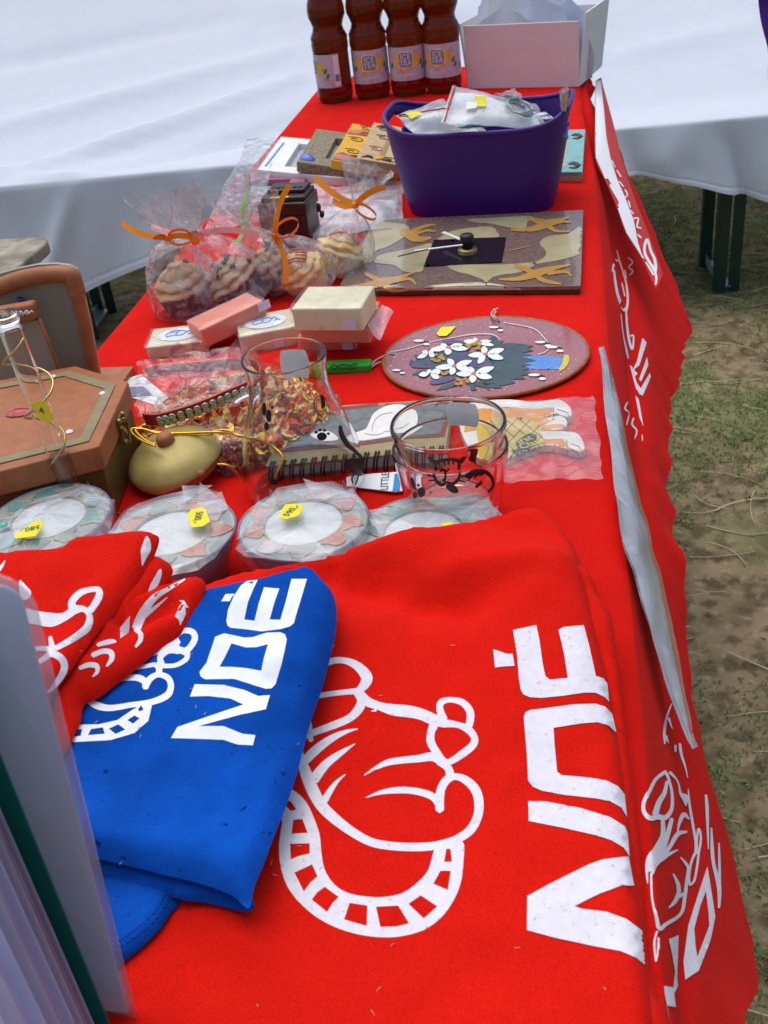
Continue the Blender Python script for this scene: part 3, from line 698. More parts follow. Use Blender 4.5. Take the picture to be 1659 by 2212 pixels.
decal('print', M_print, rs, BV_top, zA, step=6, sm=True, off=.00022, strokes=[
    [(330, 335, 40), (430, 298, 42), (510, 298, 42), (580, 325, 55), (635, 375, 70), (655, 415, 75), (640, 455, 65), (610, 490, 50), (590, 520, 60)],
    [(250, 545, 35), (310, 535, 35), (400, 520, 35), (500, 508, 35), (590, 500, 42)], [(590, 510, 50), (620, 560, 60), (600, 620, 60), (540, 680, 50), (440, 725, 50), (330, 765, 45), (240, 800, 45), (190, 830, 40)],
    [(275, 708, 24), (282, 830, 34)], [(600, 510, 60), (660, 570, 62), (740, 600, 55), (830, 625, 75), (930, 635, 80), (1020, 655, 75), (1100, 690, 75), (1180, 715, 60)], [(715, 628, 20), (685, 634, 4)],
    [(1165, 690, 58), (1142, 620, 46), (1152, 575, 45), (1210, 558, 36), (1290, 575, 45), (1340, 630, 50), (1345, 690, 50), (1330, 745, 50)],
    [(1180, 715, 55), (1260, 725, 40), (1330, 755, 50), (1372, 810, 46), (1362, 860, 50), (1290, 920, 50), (1210, 970, 42), (1170, 965, 40), (1115, 900, 50), (1082, 840, 55), (1082, 780, 50), (1100, 730, 60)],
    [(638, 1060, 5), (720, 1010, 26), (800, 975, 42), (900, 960, 45), (1000, 950, 50), (1090, 937, 58), (1140, 965, 50)], [(1140, 965, 60), (1195, 1010, 52), (1212, 1065, 58)],
    [(1142, 1295, 56), (1140, 1220, 60), (1152, 1150, 56), (1190, 1090, 55), (1250, 1070, 45), (1320, 1097, 55), (1380, 1160, 62), (1402, 1240, 62), (1395, 1330, 60), (1350, 1420, 60), (1270, 1480, 56), (1180, 1512, 50), (1080, 1535, 55), (940, 1540, 56), (800, 1530, 56), (680, 1505, 56), (560, 1440, 60), (440, 1350, 70), (350, 1260, 76), (290, 1150, 80), (250, 1050, 76), (215, 950, 56), (195, 870, 35)],
    [(650, 1210, 5), (740, 1178, 26), (840, 1162, 42), (940, 1162, 44), (1030, 1178, 48), (1100, 1208, 50), (1140, 1255, 55)],
    [(240, 965, 60), (330, 880, 60), (430, 810, 45), (520, 770, 26), (595, 752, 5)], [(300, 1090, 70), (380, 990, 56), (470, 920, 40), (575, 852, 5)], [(365, 1240, 50), (420, 1150, 36), (460, 1100, 22), (512, 1055, 5)], [(430, 190, 8), (400, 260, 10)]],
    polys=[[(60, 1150), (105, 1135), (180, 1170), (250, 1240), (300, 1340), (338, 1450), (350, 1560), (370, 1680), (430, 1780), (520, 1842), (650, 1870), (780, 1872), (900, 1842), (1000, 1770), (1065, 1690), (1100, 1570), (1130, 1520), (1290, 1500), (1298, 1640), (1280, 1780), (1230, 1900), (1150, 2010), (1040, 2090), (900, 2132), (760, 2142), (600, 2122), (440, 2072), (300, 1992), (180, 1880), (110, 1770), (78, 1650), (70, 1540), (82, 1430), (90, 1370), (65, 1300), (30, 1240)]],
    holes=[[(95, 1212), (150, 1238), (185, 1290), (150, 1300), (112, 1262), (75, 1240)], [(165, 1358), (225, 1352), (262, 1445), (152, 1452)], [(143, 1518), (273, 1515), (275, 1582), (200, 1600), (148, 1622)], [(172, 1710), (290, 1655), (326, 1735), (280, 1775), (235, 1836)], [(375, 1805), (468, 1872), (425, 1915), (390, 1973), (288, 1890), (325, 1840)],
           [(540, 1912), (658, 1930), (655, 2066), (580, 2045), (503, 2022)], [(715, 1938), (865, 1930), (937, 2048), (850, 2070), (745, 2072)], [(1015, 1862), (1125, 1935), (1035, 2016), (932, 1918)], [(1145, 1698), (1215, 1698), (1195, 1826), (1098, 1785)], [(1185, 1552), (1212, 1552), (1222, 1636), (1170, 1640)]])
zB = zoom(1200, 1500, .45208)
for pl in [
    [(218, 212), (348, 185), (365, 260), (385, 400), (400, 470), (425, 490), (525, 480), (505, 350), (472, 212), (500, 195), (612, 185), (640, 290), (680, 470), (720, 480), (742, 510), (752, 612), (725, 585), (680, 563), (620, 562), (500, 580), (380, 592), (310, 588), (275, 572), (260, 545), (250, 480), (240, 350)],
    [(107, 320), (145, 332), (180, 345), (215, 345), (226, 412), (170, 416), (117, 422)],
    [(278, 695), (290, 670), (315, 660), (400, 650), (560, 628), (680, 625), (730, 640), (770, 680), (792, 784), (750, 745), (690, 728), (600, 735), (445, 760), (450, 850), (465, 1005), (490, 1025), (640, 1038), (740, 1055), (800, 1085), (838, 1130), (852, 1258), (820, 1205), (760, 1170), (680, 1155), (500, 1135), (380, 1112), (330, 1090), (302, 1055), (295, 900)],
    [(303, 1170), (400, 1172), (600, 1210), (760, 1260), (840, 1310), (855, 1350), (866, 1478), (835, 1430), (770, 1390), (680, 1360), (500, 1320), (306, 1282)],
    [(298, 1702), (430, 1630), (560, 1565), (640, 1525), (720, 1497), (860, 1478), (892, 1642), (830, 1640), (700, 1690), (562, 1758), (600, 1772), (740, 1790), (850, 1830), (930, 1890), (955, 1930), (970, 2095), (900, 2045), (820, 2010), (680, 1985), (450, 1935), (296, 1892)]]:
    decal('letter_print', M_print, rs, BV_top, zB, step=5, off=.00045, polys=[pl])

zC = zoom(150, 1400, .434)
bsx = thing('t_shirt', 'blue folded t-shirt with white lettering lying over the red one', 'shirt', Q(400, 1700, .02))
cloth('hem_layer', M_blue, [(-80, 1500), (200, 1500), (620, 1700), (700, 1980), (640, 2080), (560, 2190), (430, 2310), (300, 2410), (150, 2480), (-150, 2450)], .0225, .006, .006, bsx, tr=zC, und=.001, us=30, tilt=pile, seed=12)
cloth('inner_fold', M_blue, [(-100, 1500), (600, 1500), (1100, 1980), (1098, 2058), (1050, 2064), (880, 2022), (700, 1998), (520, 1940), (330, 1888), (180, 1855), (-100, 1800)], .0275, .006, .005, bsx, tr=zC, und=.001, us=30, tilt=pile, seed=14)
bt = cloth('front', M_blue, [(420, 420), (640, 300), (835, 216), (1000, 180), (1150, 153), (1260, 135), (1380, 112), (1440, 88), (1480, 92), (1530, 135), (1585, 200), (1612, 290), (1612, 390), (1596, 500), (1560, 650), (1530, 760), (1490, 880), (1450, 1000), (1410, 1150), (1370, 1300), (1310, 1470), (1250, 1620), (1190, 1780), (1130, 1930), (1108, 2035), (1080, 2042), (1000, 1975), (850, 1915), (640, 1862), (480, 1822), (340, 1788), (170, 1752), (-100, 1700), (-160, 1300), (60, 900)],
           .0375, .0075, .008, bsx, skirt=False, tr=zC, und=.0026, us=20, tilt=pile, seed=21, folds=[((150, 1640), (1000, 1800), .012, .004), ((350, 1700), (1050, 1930), .009, -.003), ((1500, 300), (1450, 900), .02, .003), ((300, 1250), (900, 1500), .02, -.002), ((1300, 780), (1500, 800), .008, .0025), ((1000, 560), (1250, 640), .012, -.003), ((900, 620), (1300, 730), .009, .0025), ((980, 1050), (1400, 1000), .012, .002)])
BV_bt = bvh_of(bt)
decal('print', M_print_b, bsx, BV_bt, zC, step=8, off=.00022, polys=[
    [(1060, 190), (1095, 165), (1158, 157), (1130, 215), (1100, 290), (1080, 388), (1140, 395), (1165, 290), (1195, 200), (1285, 208), (1255, 290), (1228, 388), (1290, 390), (1325, 270), (1355, 152), (1445, 152), (1410, 270), (1380, 370), (1370, 410), (1345, 430), (1290, 445), (1230, 452), (1180, 458), (1080, 445), (1000, 438), (982, 425), (975, 400), (985, 330), (1020, 250)],
    [(970, 240), (1025, 238), (1005, 262), (995, 282), (945, 282)],
    [(940, 478), (965, 470), (1010, 480), (1080, 495), (1130, 492), (1210, 465), (1290, 462), (1318, 475), (1328, 505), (1300, 640), (1262, 765), (1240, 790), (1205, 793), (1130, 770), (1020, 735), (850, 737), (825, 720), (818, 695), (860, 640), (890, 550), (910, 490)],
    [(790, 766), (870, 768), (960, 770), (1080, 800), (1160, 835), (1230, 830), (1205, 912), (1050, 945), (815, 1010), (960, 1010), (1020, 1035), (1070, 1055), (1145, 1062), (1130, 1122), (1040, 1118), (960, 1090), (820, 1085), (652, 1080), (690, 1015), (880, 950), (1075, 885), (1000, 850), (870, 835), (763, 838)]],
    holes=[[(1005, 528), (1090, 552), (1150, 550), (1218, 533), (1195, 610), (1180, 687), (1090, 672), (1010, 665), (935, 664), (970, 600)]])
decal('print', M_print_b, bsx, BV_bt, zC, step=8, off=.00022, strokes=[
    [(690, 530, 42), (678, 490, 36), (720, 455, 32), (775, 460, 36), (792, 500, 36), (760, 555, 36), (720, 580, 42)], [(600, 650, 36), (590, 610, 36), (630, 565, 50), (690, 565, 45), (745, 580, 32), (740, 620, 30), (680, 655, 26), (610, 660, 26), (560, 662, 22)],
    [(520, 590, 40), (620, 545, 70), (700, 570, 46)], [(430, 675, 20), (560, 650, 26)], [(585, 640, 36), (583, 700, 38)],
    [(500, 785, 40), (530, 735, 36), (580, 710, 32), (635, 730, 36), (652, 780, 36), (628, 832, 40), (540, 870, 36), (420, 887, 32), (300, 905, 36), (220, 890, 42), (150, 845, 30)], [(300, 745, 20), (430, 727, 36), (490, 742, 40), (508, 780, 30)]],
    polys=[[(490, 880), (542, 888), (520, 980), (440, 1050), (300, 1092), (100, 1103), (30, 1100), (85, 1003), (230, 1000), (340, 975), (420, 920)]],
    holes=[[(85, 1030), (135, 1028), (125, 1068), (65, 1072)], [(185, 1028), (255, 1018), (266, 1055), (168, 1064)], [(345, 1000), (386, 1030), (330, 1056), (290, 1025)], [(440, 948), (470, 965), (430, 996), (398, 975)], [(480, 890), (492, 915), (468, 926), (460, 912)]])

# stitched hem on the lowest blue layer
BVh = bvh_of(*[o for o in bsx.children if o.name.startswith(('hem_layer', 'inner_fold'))])
hem = [np.array(zC(p)) for p in ((655, 1985), (600, 2090), (520, 2180), (400, 2270), (290, 2345))]; hem = resample(catmull(hem, 6), 5.5, False); q = MB()
for a, b_ in list(zip(hem, hem[1:]))[::2]:
    for o2 in (0, 9):
        pp_ = []
        for z_ in (a, b_):
            h, nn, _, _ = BVh.ray_cast(Vector(CAM), Vector(ray(z_[0] - o2, z_[1] - o2)).normalized())
            if h is not None: pp_.append(np.array(h) + Zup * .0002)
        if len(pp_) == 2 and np.linalg.norm(pp_[0] - pp_[1]) < .01: q.tube(pp_, .00028, 5)
if q.v: q.build('hem_stitching', mat('dark_blue_thread', (.003, .03, .20), rough=.8), bsx, kind='stuff')

zD = zoom(0, 1330, .32550)
rf = thing('t_shirt', 'red t-shirt folded into a fan of pleats on the blue shirt at left', 'shirt', Q(200, 1380, .04))
f3 = cloth('pleat', M_red2, [(900, 560), (1180, 440), (1360, 405), (1530, 378), (1575, 395), (1588, 440), (1560, 530), (1480, 660), (1420, 760), (1370, 825), (1250, 900), (1050, 1070), (880, 1200), (760, 1290), (640, 1352), (610, 1480), (560, 1590), (480, 1745), (300, 1950), (150, 1900), (100, 1500), (400, 900)],
           .047, .0085, .0085, rf, tr=zD, und=.0022, us=30, tilt=pile, seed=31, folds=[((1340, 740), (900, 990), .0055, .006), ((1390, 800), (1000, 985), .004, -.005), ((1330, 480), (1050, 800), .010, -.003), ((900, 990), (500, 1450), .006, .005), ((700, 1330), (470, 1650), .006, -.004), ((1560, 460), (1460, 600), .005, -.004)])
f2 = cloth('pleat', M_red2, [(900, 420), (1150, 246), (1230, 242), (1290, 250), (1325, 285), (1332, 325), (1300, 385), (1240, 460), (1180, 525), (1090, 620), (1000, 705), (840, 860), (700, 985), (590, 1090), (480, 1205), (430, 1300), (370, 1395), (200, 1600), (100, 1500), (200, 800)],
           .0555, .0080, .008, rf, tr=zD, und=.0018, us=30, tilt=pile, seed=33, folds=[((1280, 330), (700, 900), .007, .003), ((1040, 480), (720, 800), .008, -.004)])
f1 = cloth('pleat', M_red2, [(-150, 215), (0, 207), (180, 198), (350, 186), (480, 170), (560, 130), (630, 102), (760, 84), (900, 74), (1030, 58), (1150, 44), (1205, 44), (1226, 60), (1220, 110), (1190, 190), (1140, 280), (1100, 350), (1000, 480), (880, 640), (760, 780), (650, 930), (540, 1080), (450, 1200), (380, 1300), (300, 1420), (100, 1600), (-200, 1600), (-250, 700)],
           .0635, .0080, .0085, rf, tr=zD, und=.0025, us=20, tilt=pile, seed=35, folds=[((150, 235), (620, 210), .006, -.003), ((250, 420), (900, 300), .02, .003), ((150, 470), (800, 400), .008, -.002)])
BV1, BV2, BV3 = bvh_of(f1), bvh_of(f2), bvh_of(f3)
decal('print', M_print, rf, BV1, zD, step=6, sm=True, off=.00022, strokes=[
    [(575, 655, 70), (560, 600, 56), (620, 530, 52), (700, 502, 42), (768, 503, 46), (768, 560, 56), (720, 640, 52), (690, 668, 56)], [(140, 690, 110), (200, 702, 115), (300, 722, 105), (400, 735, 110), (500, 712, 66), (580, 660, 66), (650, 652, 46), (695, 700, 46), (680, 790, 60), (600, 860, 52), (500, 922, 46), (430, 958, 42), (400, 972, 60), (340, 958, 36), (220, 965, 32)],
    [(392, 870, 30), (408, 960, 50)], [(250, 1090, 30), (340, 1040, 42), (400, 1000, 50), (470, 1030, 56), (500, 1090, 56), (480, 1160, 52), (420, 1250, 36), (370, 1300, 12)], [(40, 275, 6), (20, 310, 22), (-10, 350, 30)]],
    polys=[[(1138, 84), (1168, 125), (1172, 180), (1160, 215), (1130, 265), (1104, 315), (1096, 240), (1095, 190), (1112, 140)], [(150, 430), (205, 472), (243, 520), (225, 568), (165, 572)]])
decal('print', M_print, rf, BV2, zD, step=6, sm=True, off=.00022, polys=[[(1245, 340), (1256, 375), (1232, 455), (1190, 505), (1148, 542), (1165, 470), (1205, 395)]])
decal('print', M_print, rf, BV3, zD, step=7, off=.00022, strokes=[[(1480, 397, 8), (1330, 482, 30), (1200, 562, 50), (1112, 680, 70), (1060, 800, 74)], [(1300, 560, 7), (1200, 642, 26), (1100, 722, 42)], [(1052, 812, 30), (1090, 840, 38), (1092, 890, 36), (1055, 945, 16)], [(720, 1010, 40), (800, 980, 40), (862, 990, 44), (868, 1040, 38), (830, 1095, 16)], [(620, 1110, 30), (690, 1085, 40), (750, 1095, 42), (755, 1140, 30), (720, 1175, 12)], [(760, 930, 30), (850, 905, 40), (900, 905, 20)]],
    polys=[[(1395, 583), (1432, 585), (1466, 640), (1440, 640), (1442, 690), (1420, 740), (1400, 780), (1388, 735), (1358, 705), (1400, 622), (1420, 608)], [(930, 800), (1010, 702), (1002, 830), (935, 882)]])

# lint and bits of straw caught on the shirts
rr = random.Random(5); q = MB(); BVall = bvh_of(top, bt, f1)
for k in range(30):
    px, py = rr.uniform(330, 1380), rr.uniform(1280, 2190)
    if k % 3 == 0: px, py = rr.uniform(150, 700), rr.uniform(1300, 1900)
    h, nn, _, _ = BVall.ray_cast(Vector(CAM), Vector(ray(px, py)).normalized())
    if h is None: continue
    a = rr.uniform(0, 6.28); l = rr.uniform(.0004, .0014); d = np.array([math.cos(a), math.sin(a), 0]); h = np.array(h) + Zup * .0006
    q.tube([h - d * l, h + np.array([-d[1], d[0], .3]) * l * rr.uniform(-.3, .3), h + d * l], .00013, 4)
q.build('lint', mat('pale_lint', (.62, .50, .42), rough=.9), rs, kind='stuff')

# ---------- standing folder of sheets at the lower left
fd = thing('document_folder', 'clear sleeves and white sheets standing upright as a folder in the lower left corner', 'folder', (-.33, .22, T))
def sheet(name, m, x1, xb, y, z1, th=.0006, rad=.006, lean=.0, par=fd):
    P = []
    for t in np.linspace(0, math.pi / 2, 6): P.append((x1 - rad + rad * math.cos(t), z1 - rad + rad * math.sin(t)))
    P += [(-.49, z1), (-.49, .002), (xb, .002)]
    b = MB(); b.prism([(x, y + lean * z, T + z) for x, z in P], th, (0, -1, 0)); return b.build(name, m, par, smooth=False)
def backlit(m, f):
    """thin sheet that lets light through from behind"""
    n = m.node_tree; L = n.links; b = n.nodes['Principled BSDF']; t = n.nodes.new('ShaderNodeBsdfTranslucent')
    L.new(b.inputs['Base Color'].links[0].from_socket, t.inputs[0])
    x = n.nodes.new('ShaderNodeMixShader'); x.inputs[0].default_value = f
    L.new(b.outputs[0], x.inputs[1]); L.new(t.outputs[0], x.inputs[2]); L.new(x.outputs[0], n.nodes['Material Output'].inputs[0]); return m
M_gray = mat('grey_divider', (.66, .77, .84), rough=.55, var=.04, scale=8)
backlit(M_gray, .55)
sheet('sleeve', M_sleeve, Qy(60, 1250, .2228)[0], Qy(303, 2230, .2228)[0], .2228, Qy(30, 1236, .2228)[2] - T, .0004, .012)
sheet('divider', M_gray, Qy(42, 1275, .2216)[0], Qy(287, 2230, .2216)[0], .2216, Qy(20, 1262, .2216)[2] - T, .0008, .006)
sheet('sleeve', M_sleeve, Qy(58, 1252, .2200)[0], Qy(301, 2230, .2200)[0], .2200, Qy(30, 1238, .2200)[2] - T, .0004, .012)
xg = lambda a, b_, y: float(np.mean([Qy(*p, y)[0] for p in (a, b_)]))
M_green_div = backlit(mat('green_divider', (.006, .26, .20), rough=.5, var=.06, scale=8), .5)
x_ = xg((10, 1621), (235, 2212), .211); sheet('divider', M_green_div, x_ + .002, x_ - .003, .211, .2290, .0008, .006)
M_sheet = backlit(mat('sheet_paper', (.70, .77, .92), rough=.6, var=.05, scale=10), .7); M_sheet2 = backlit(mat('sheet_paper_white', (.80, .86, .95), rough=.6, var=.03, scale=10), .7)
for k, (a, b_, y) in enumerate([((0, 1731), (200, 2212), .2065), ((0, 1800), (181, 2212), .1975), ((0, 1861), (165, 2212), .188), ((0, 1935), (130, 2212), .176), ((0, 1993), (92, 2212), .163), ((0, 2105), (50, 2212), .148), ((-60, 2105), (10, 2212), .133)]):
    x_ = xg(a, b_, y); sheet('sheet', (M_sheet, M_sheet2)[k % 2], x_ + .0015, x_ - .0015, y, .2300 - .001 * (k % 3), .0006, .004)
    if k in (1, 3, 5): sheet('sleeve', M_sleeve, x_ + .0035, x_ + .001, y - .0012, .2330, .0004, .01)

# ================================================================== FAR END OF THE TABLE
# ---------- ice tea bottles
M_tea = mat('iced_tea', (.10, .010, .002), rough=.04, trans=.9, ior=1.36, var=.08, scale=30, spec=.5)
M_label = mat('bottle_label', (.52, .50, .56), rough=.45, var=.10, scale=60, col2=(.50, .28, .26), mix_scale=45, mixpos=(.56, .68))
M_lemon = mat('lemon_print', (.75, .48, .04), rough=.5, var=.15, scale=120)
M_plaque = mat('label_plaque', (.18, .24, .30), rough=.5)
M_leaf = mat('label_leaf', (.05, .2, .06), rough=.5)
M_cap = mat('white_cap', (.75, .78, .74), rough=.4)
prof = [(0, .003), (.012, .0), (.026, 0), (.030, .004), (.0325, .012), (.033, .022), (.0322, .027), (.0322, .088), (.0332, .092), (.0335, .1), (.0328, .105), (.0335, .110), (.0322, .114), (.0280, .122), (.0268, .129), (.0300, .138), (.0333, .146), (.0335, .156), (.0318, .167), (.027, .180), (.020, .191), (.0145, .198), (.0128, .203), (.0128, .212)]
def bottle(px, py, turn, label, front=True):
    p = Q(px, py); c = np.array([p[0], p[1] + .030, T])
    o = thing('iced_tea_bottle', label, 'bottle', c, 'iced tea bottles at the far end')
    b = MB(); ridge = lambda a, z: 1 + (.012 * math.cos(a * 10) if .106 < z < .17 else 0)
    pz = []
    for (r0, z0), (r1, z1) in zip(prof, prof[1:]):
        pz += [(r0 + (r1 - r0) * t, z0 + (z1 - z0) * t) for t in (0, .5)]
    pz.append(prof[-1]); b.lathe(pz, c, 40, fr=ridge); b.build('body', M_tea, o)
    b = MB(); b.lathe([(0, .225), (.0135, .2245), (.0147, .222), (.0147, .209), (.0137, .2085)], c, 32, fr=lambda a, z: 1 + .015 * (int(a * 32 / 6.28318) % 2)); b.build('cap', M_cap, o)
    cyl = lambda r, dz=0: (lambda a, z: c + np.array([r * math.sin(a + turn), -r * math.cos(a + turn), z + dz]))
    f = cyl(.03265); b = MB(); b.grid([[f(a, z) for z in np.linspace(.030, .086, 6)] for a in np.linspace(-1.75, 1.75, 40)])
    lb = b.build('label', M_label, o)
    def patch(name, pts, r, m):
        pts = resample([np.array(q) for q in pts], .003); P, F = cdt([pts], .004, lambda x: winding(x, np.array(pts)) != 0)
        g = cyl(r); obj(name, [g(x / .0327, y) for x, y in P], F, m, lb)
    blob = [(.025 * math.cos(a) * (1 + .12 * math.sin(3 * a + 1)), .063 + .017 * math.sin(a) * (1 + .1 * math.cos(2 * a))) for a in np.linspace(0, 6.28, 25)[:-1]]
    patch('lemon', blob, .03285, M_lemon)
    pq = [(.0125 * abs(math.cos(a)) ** .4 * math.copysign(1, math.cos(a)), .065 + .0125 * abs(math.sin(a)) ** .4 * math.copysign(1, math.sin(a))) for a in np.linspace(0, 6.28, 29)[:-1]]
    patch('plaque', [(x * 1.08, .065 + (y - .065) * 1.08) for x, y in pq], .03300, M_paper); patch('plaque', pq, .03312, M_plaque)
    for s_, zz, sz in (('ICE', .070, .0125), ('TEA', .060, .0125), ('Citrom', .040, .0095)):
        g = cyl(.0333); text('lettering', s_, sz, lambda x, y, zz=zz: g(x / .0327, zz + y), M_paper, lb)
    for sx, sy in ((.030, .058), (-.029, .055), (.034, .05)):
        patch('leaf', [(sx - .004, sy - .004), (sx + .002, sy - .003), (sx + .004, sy + .005), (sx - .001, sy + .004)], .0329, M_leaf)
    # code panel on the back seam
    patch('code_panel', [(.046, .033), (.056, .033), (.056, .084), (.046, .084)], .0329, M_paper)
    for k in range(9):
        x0_ = .0475 + k * .0009; patch('code_bar', [(x0_, .040), (x0_ + .0005, .040), (x0_ + .0005, .052), (x0_, .052)], .03305, M_black)
    return o
bottle(721, 227, -1.15, 'leftmost iced tea bottle, its label turned to show the barcode side')
bottle(802, 218.5, .12, 'second iced tea bottle from the left, lemon label facing forward')
bottle(881, 212, .06, 'third iced tea bottle from the left, between two others')
bottle(957, 206, -.18, 'rightmost iced tea bottle, standing beside the white carton')

# ---------- white carton stuffed with papers
A, B_ = Q(1010, 193), Q(1251, 189); ux = unit((B_ - A) * [1, 1, 0]); uy = np.array([-ux[1], ux[0], 0]); w = np.linalg.norm(B_ - A); dpt = .16; hh = .106
cb = thing('carton', 'open white carton full of papers at the far right end', 'box', A)
def panel(nm, a, b, h, lean, th=.003, m=M_card, ext=0):
    """wall from a to b leaning outward by lean at the top"""
    a, b = np.array(a), np.array(b); n = np.cross(unit(b - a), Zup); P = [a, b, b + n * lean + Zup * h, a + n * lean + Zup * h]
    q = MB(); q.prism(P, th, -n); return bevel(q.build(nm, m, cb, smooth=False), .0006, 1)
g = Zup * .001
panel('front_wall', A + g, B_ + g, hh, .004)
panel('back_wall', B_ + uy * dpt + g, A + uy * dpt + g, hh, .004)
panel('side_wall', B_ + g + uy * .004, B_ + uy * dpt + g, hh + .012, .013, m=M_paper)
panel('side_wall', A + uy * dpt + g, A + g + uy * .004, hh + .002, .012)
q = MB(); q.prism([A + g * 2, B_ + g * 2, B_ + uy * dpt + g * 2, A + uy * dpt + g * 2], .003); q.build('base', M_card, cb, smooth=False)
r_ = random.Random(3)
M_paper_bl = mat('bluish_paper', (.62, .68, .80), rough=.7, var=.04)
for k, (fx, fy, rx, rz, hgt, mm, lb_) in enumerate([(.30, .30, .25, .2, .10, M_paper, 'crumpled white paper sticking up in the carton, at its left front'), (.62, .35, .1, -.3, .11, M_paper_bl, 'bluish paper sheet standing in the middle of the carton'), (.45, .6, -.1, .5, .13, M_paper, 'tallest white sheet at the back of the carton'), (.85, .4, .15, -.15, .105, M_paper_bl, 'folded bluish sheet near the right wall of the carton'), (.15, .55, -.2, .9, .12, M_paper, 'white sheet leaning on the left wall of the carton')]):
    c = A + ux * w * fx + uy * dpt * fy + Zup * .006; d1 = ux * math.cos(rz) + uy * math.sin(rz); d2 = unit(np.cross(d1, Zup) * math.sin(rx) * .5 + Zup)
    nrm = np.cross(d1, d2); G = []
    for t in np.linspace(0, 1, 12):
        G.append([c + d1 * (s * .075) * (1 - .35 * abs(t - .3)) * (.65 if fx in (.15, .85) else 1) + d2 * (hgt * t * 1.25 - .03 * abs(s) * t + .01 * noise.noise(Vector((s * 2, k, 1)))) + nrm * (.012 * noise.noise(Vector((s * 2, t * 2, k * 5))) + .010 * s * s) for s in np.linspace(-1, 1, 12)])
    q = MB(); q.grid(G); q.build('paper', mm, loc=c, label=lb_, cat='paper', group='papers in the white carton')

# ---------- purple tub
bc = np.array([-.102, 1.330, T]); bk = thing('tub', 'purple plastic tub with cut-out handles, full of zip bags', 'tub', bc)
def tubpt(a, t, inset=0):
    ca, sa = math.cos(a), math.sin(a); e = .55
    sx = math.copysign(abs(ca) ** e, ca); sy = math.copysign(abs(sa) ** e, sa)
    hx = .0905 + (.1135 - .0905) * t ** .8 - inset; hy_ = .060 + .022 * t - inset
    if abs(sx) == 0: sx = 0
    rimh = .104 + .016 * abs(ca) ** 3.2
    ro = -.06
    x, y = hx * sx, hy_ * sy
    return bc + np.array([x * math.cos(ro) - y * math.sin(ro), x * math.sin(ro) + y * math.cos(ro), .002 + rimh * t])
NA, NT = 128, 36
def hole(a, t):
    d = min(abs(math.atan2(math.sin(a), math.cos(a))), abs(math.atan2(math.sin(a - math.pi), math.cos(a - math.pi))))
    return (d / .40) ** 2 + ((t - .80) / .105) ** 2 < 1
b = MB(); V = []; F = []
aa = [2 * math.pi * i / NA + .0123 for i in range(NA)]; tt = np.linspace(0, 1, NT)
for ins in (0, .0028):
    for t in tt:
        for a in aa: V.append(tubpt(a, t, ins))
off_ = NA * NT
H = lambda i, j: hole((aa[i % NA] + math.pi / NA), (tt[j] + tt[j + 1]) / 2)
for j in range(NT - 1):
    for i in range(NA):
        i2 = (i + 1) % NA
        if H(i, j): continue
        q = (j * NA + i, j * NA + i2, (j + 1) * NA + i2, (j + 1) * NA + i)
        F.append(q); F.append(tuple(off_ + k for k in q[::-1]))
        for (ni, nj, e) in ((i - 1, j, (q[0], q[3])), (i + 1, j, (q[2], q[1])), (i, j - 1, (q[1], q[0])), (i, j + 1, (q[3], q[2]))):
            if 0 <= nj < NT - 1 and H(ni % NA, nj): F.append((e[0], e[1], e[1] + off_, e[0] + off_))
b.add(V, F)
b.build('wall', M_purple, bk)
b = MB(); b.tube([(tubpt(a, 1, .0014)) for a in aa], .0030, 8, closed=True); b.build('rim', M_purple, bk)
b = MB(); P = [tubpt(a, .0, .001) for a in aa]; b.v = [tuple(p) for p in P] + [tuple(p + Zup * .003) for p in P]; b.f = [tuple(range(NA)), tuple(range(2 * NA - 1, NA - 1, -1))]; b.build('base', M_purple, bk, smooth=False)
def zipbag(pts, z, lab, seed, stripe=None, sag=.012, tag=None, tagc=None, extra=None):
    """a flat zip-lock bag given by its four corners (px, py, height)"""
    C = [Q(p[0], p[1], p[2]) for p in pts]
    n = unit(np.cross(C[1] - C[0], C[3] - C[0])); n = n if n[2] > 0 else -n
    def f(u, v, o=0): return C[0] * (1 - u) * (1 - v) + C[1] * u * (1 - v) + C[2] * u * v + C[3] * (1 - u) * v + n * (sag * math.sin(math.pi * u) * math.sin(math.pi * v) * .7 + .006 * noise.noise(Vector((u * 3, v * 3, seed))) + .0015 * noise.noise(Vector((u * 9, v * 9, seed + 2))) + o)
    o_ = thing('zip_bag', lab, 'bag', (C[0] + C[2]) / 2, 'zip bags in the purple tub')
    G = [[f(u, v) for u in np.linspace(0, 1, 18)] for v in np.linspace(0, 1, 18)]
    q = MB(); q.grid(G); q.build('bag', M_film_milky, o_)
    G = [[f(u, v, -.004) for u in np.linspace(.05, .95, 10)] for v in np.linspace(.05, .9, 10)]
    q = MB(); q.grid(G); q.build('paper_insert', mat('insert_paper', (.70, .73, .72), rough=.7, var=.12, scale=25), o_)
    if stripe:
        e0, e1, mcol = stripe; q = MB(); q.tube([f(*(np.array(e0) + (np.array(e1) - np.array(e0)) * t), .0015) for t in np.linspace(0, 1, 14)], .0010, 5); q.build('zip_stripe', mcol, o_)
    if tag: u, v, s1, s2 = tag; q = MB(); q.grid([[f(u + a * s1, v + b_ * s2, .003) for a in (0, .5, 1)] for b_ in (0, .5, 1)]); q.build('price_tag', tagc or M_yellow, o_)
    return f, o_
M_redline = mat('red_zip', (.6, .05, .04), rough=.5); M_cyan = mat('cyan_zip', (.1, .45, .50), rough=.5)
zb = zoom(950, 200, .33152)
def zc(x, y, h): a, b_ = zb((x, y)); return (a, b_, h)
zipbag([zc(330, 450, .098), zc(880, 420, .09), zc(520, 150, .125), zc(145, 280, .120)], 0, 'left zip bag in the tub, with a yellow price tag at its corner', 1, tag=(.13, .62, .2, .26), stripe=((.02, .88), (.96, .70), M_redline))
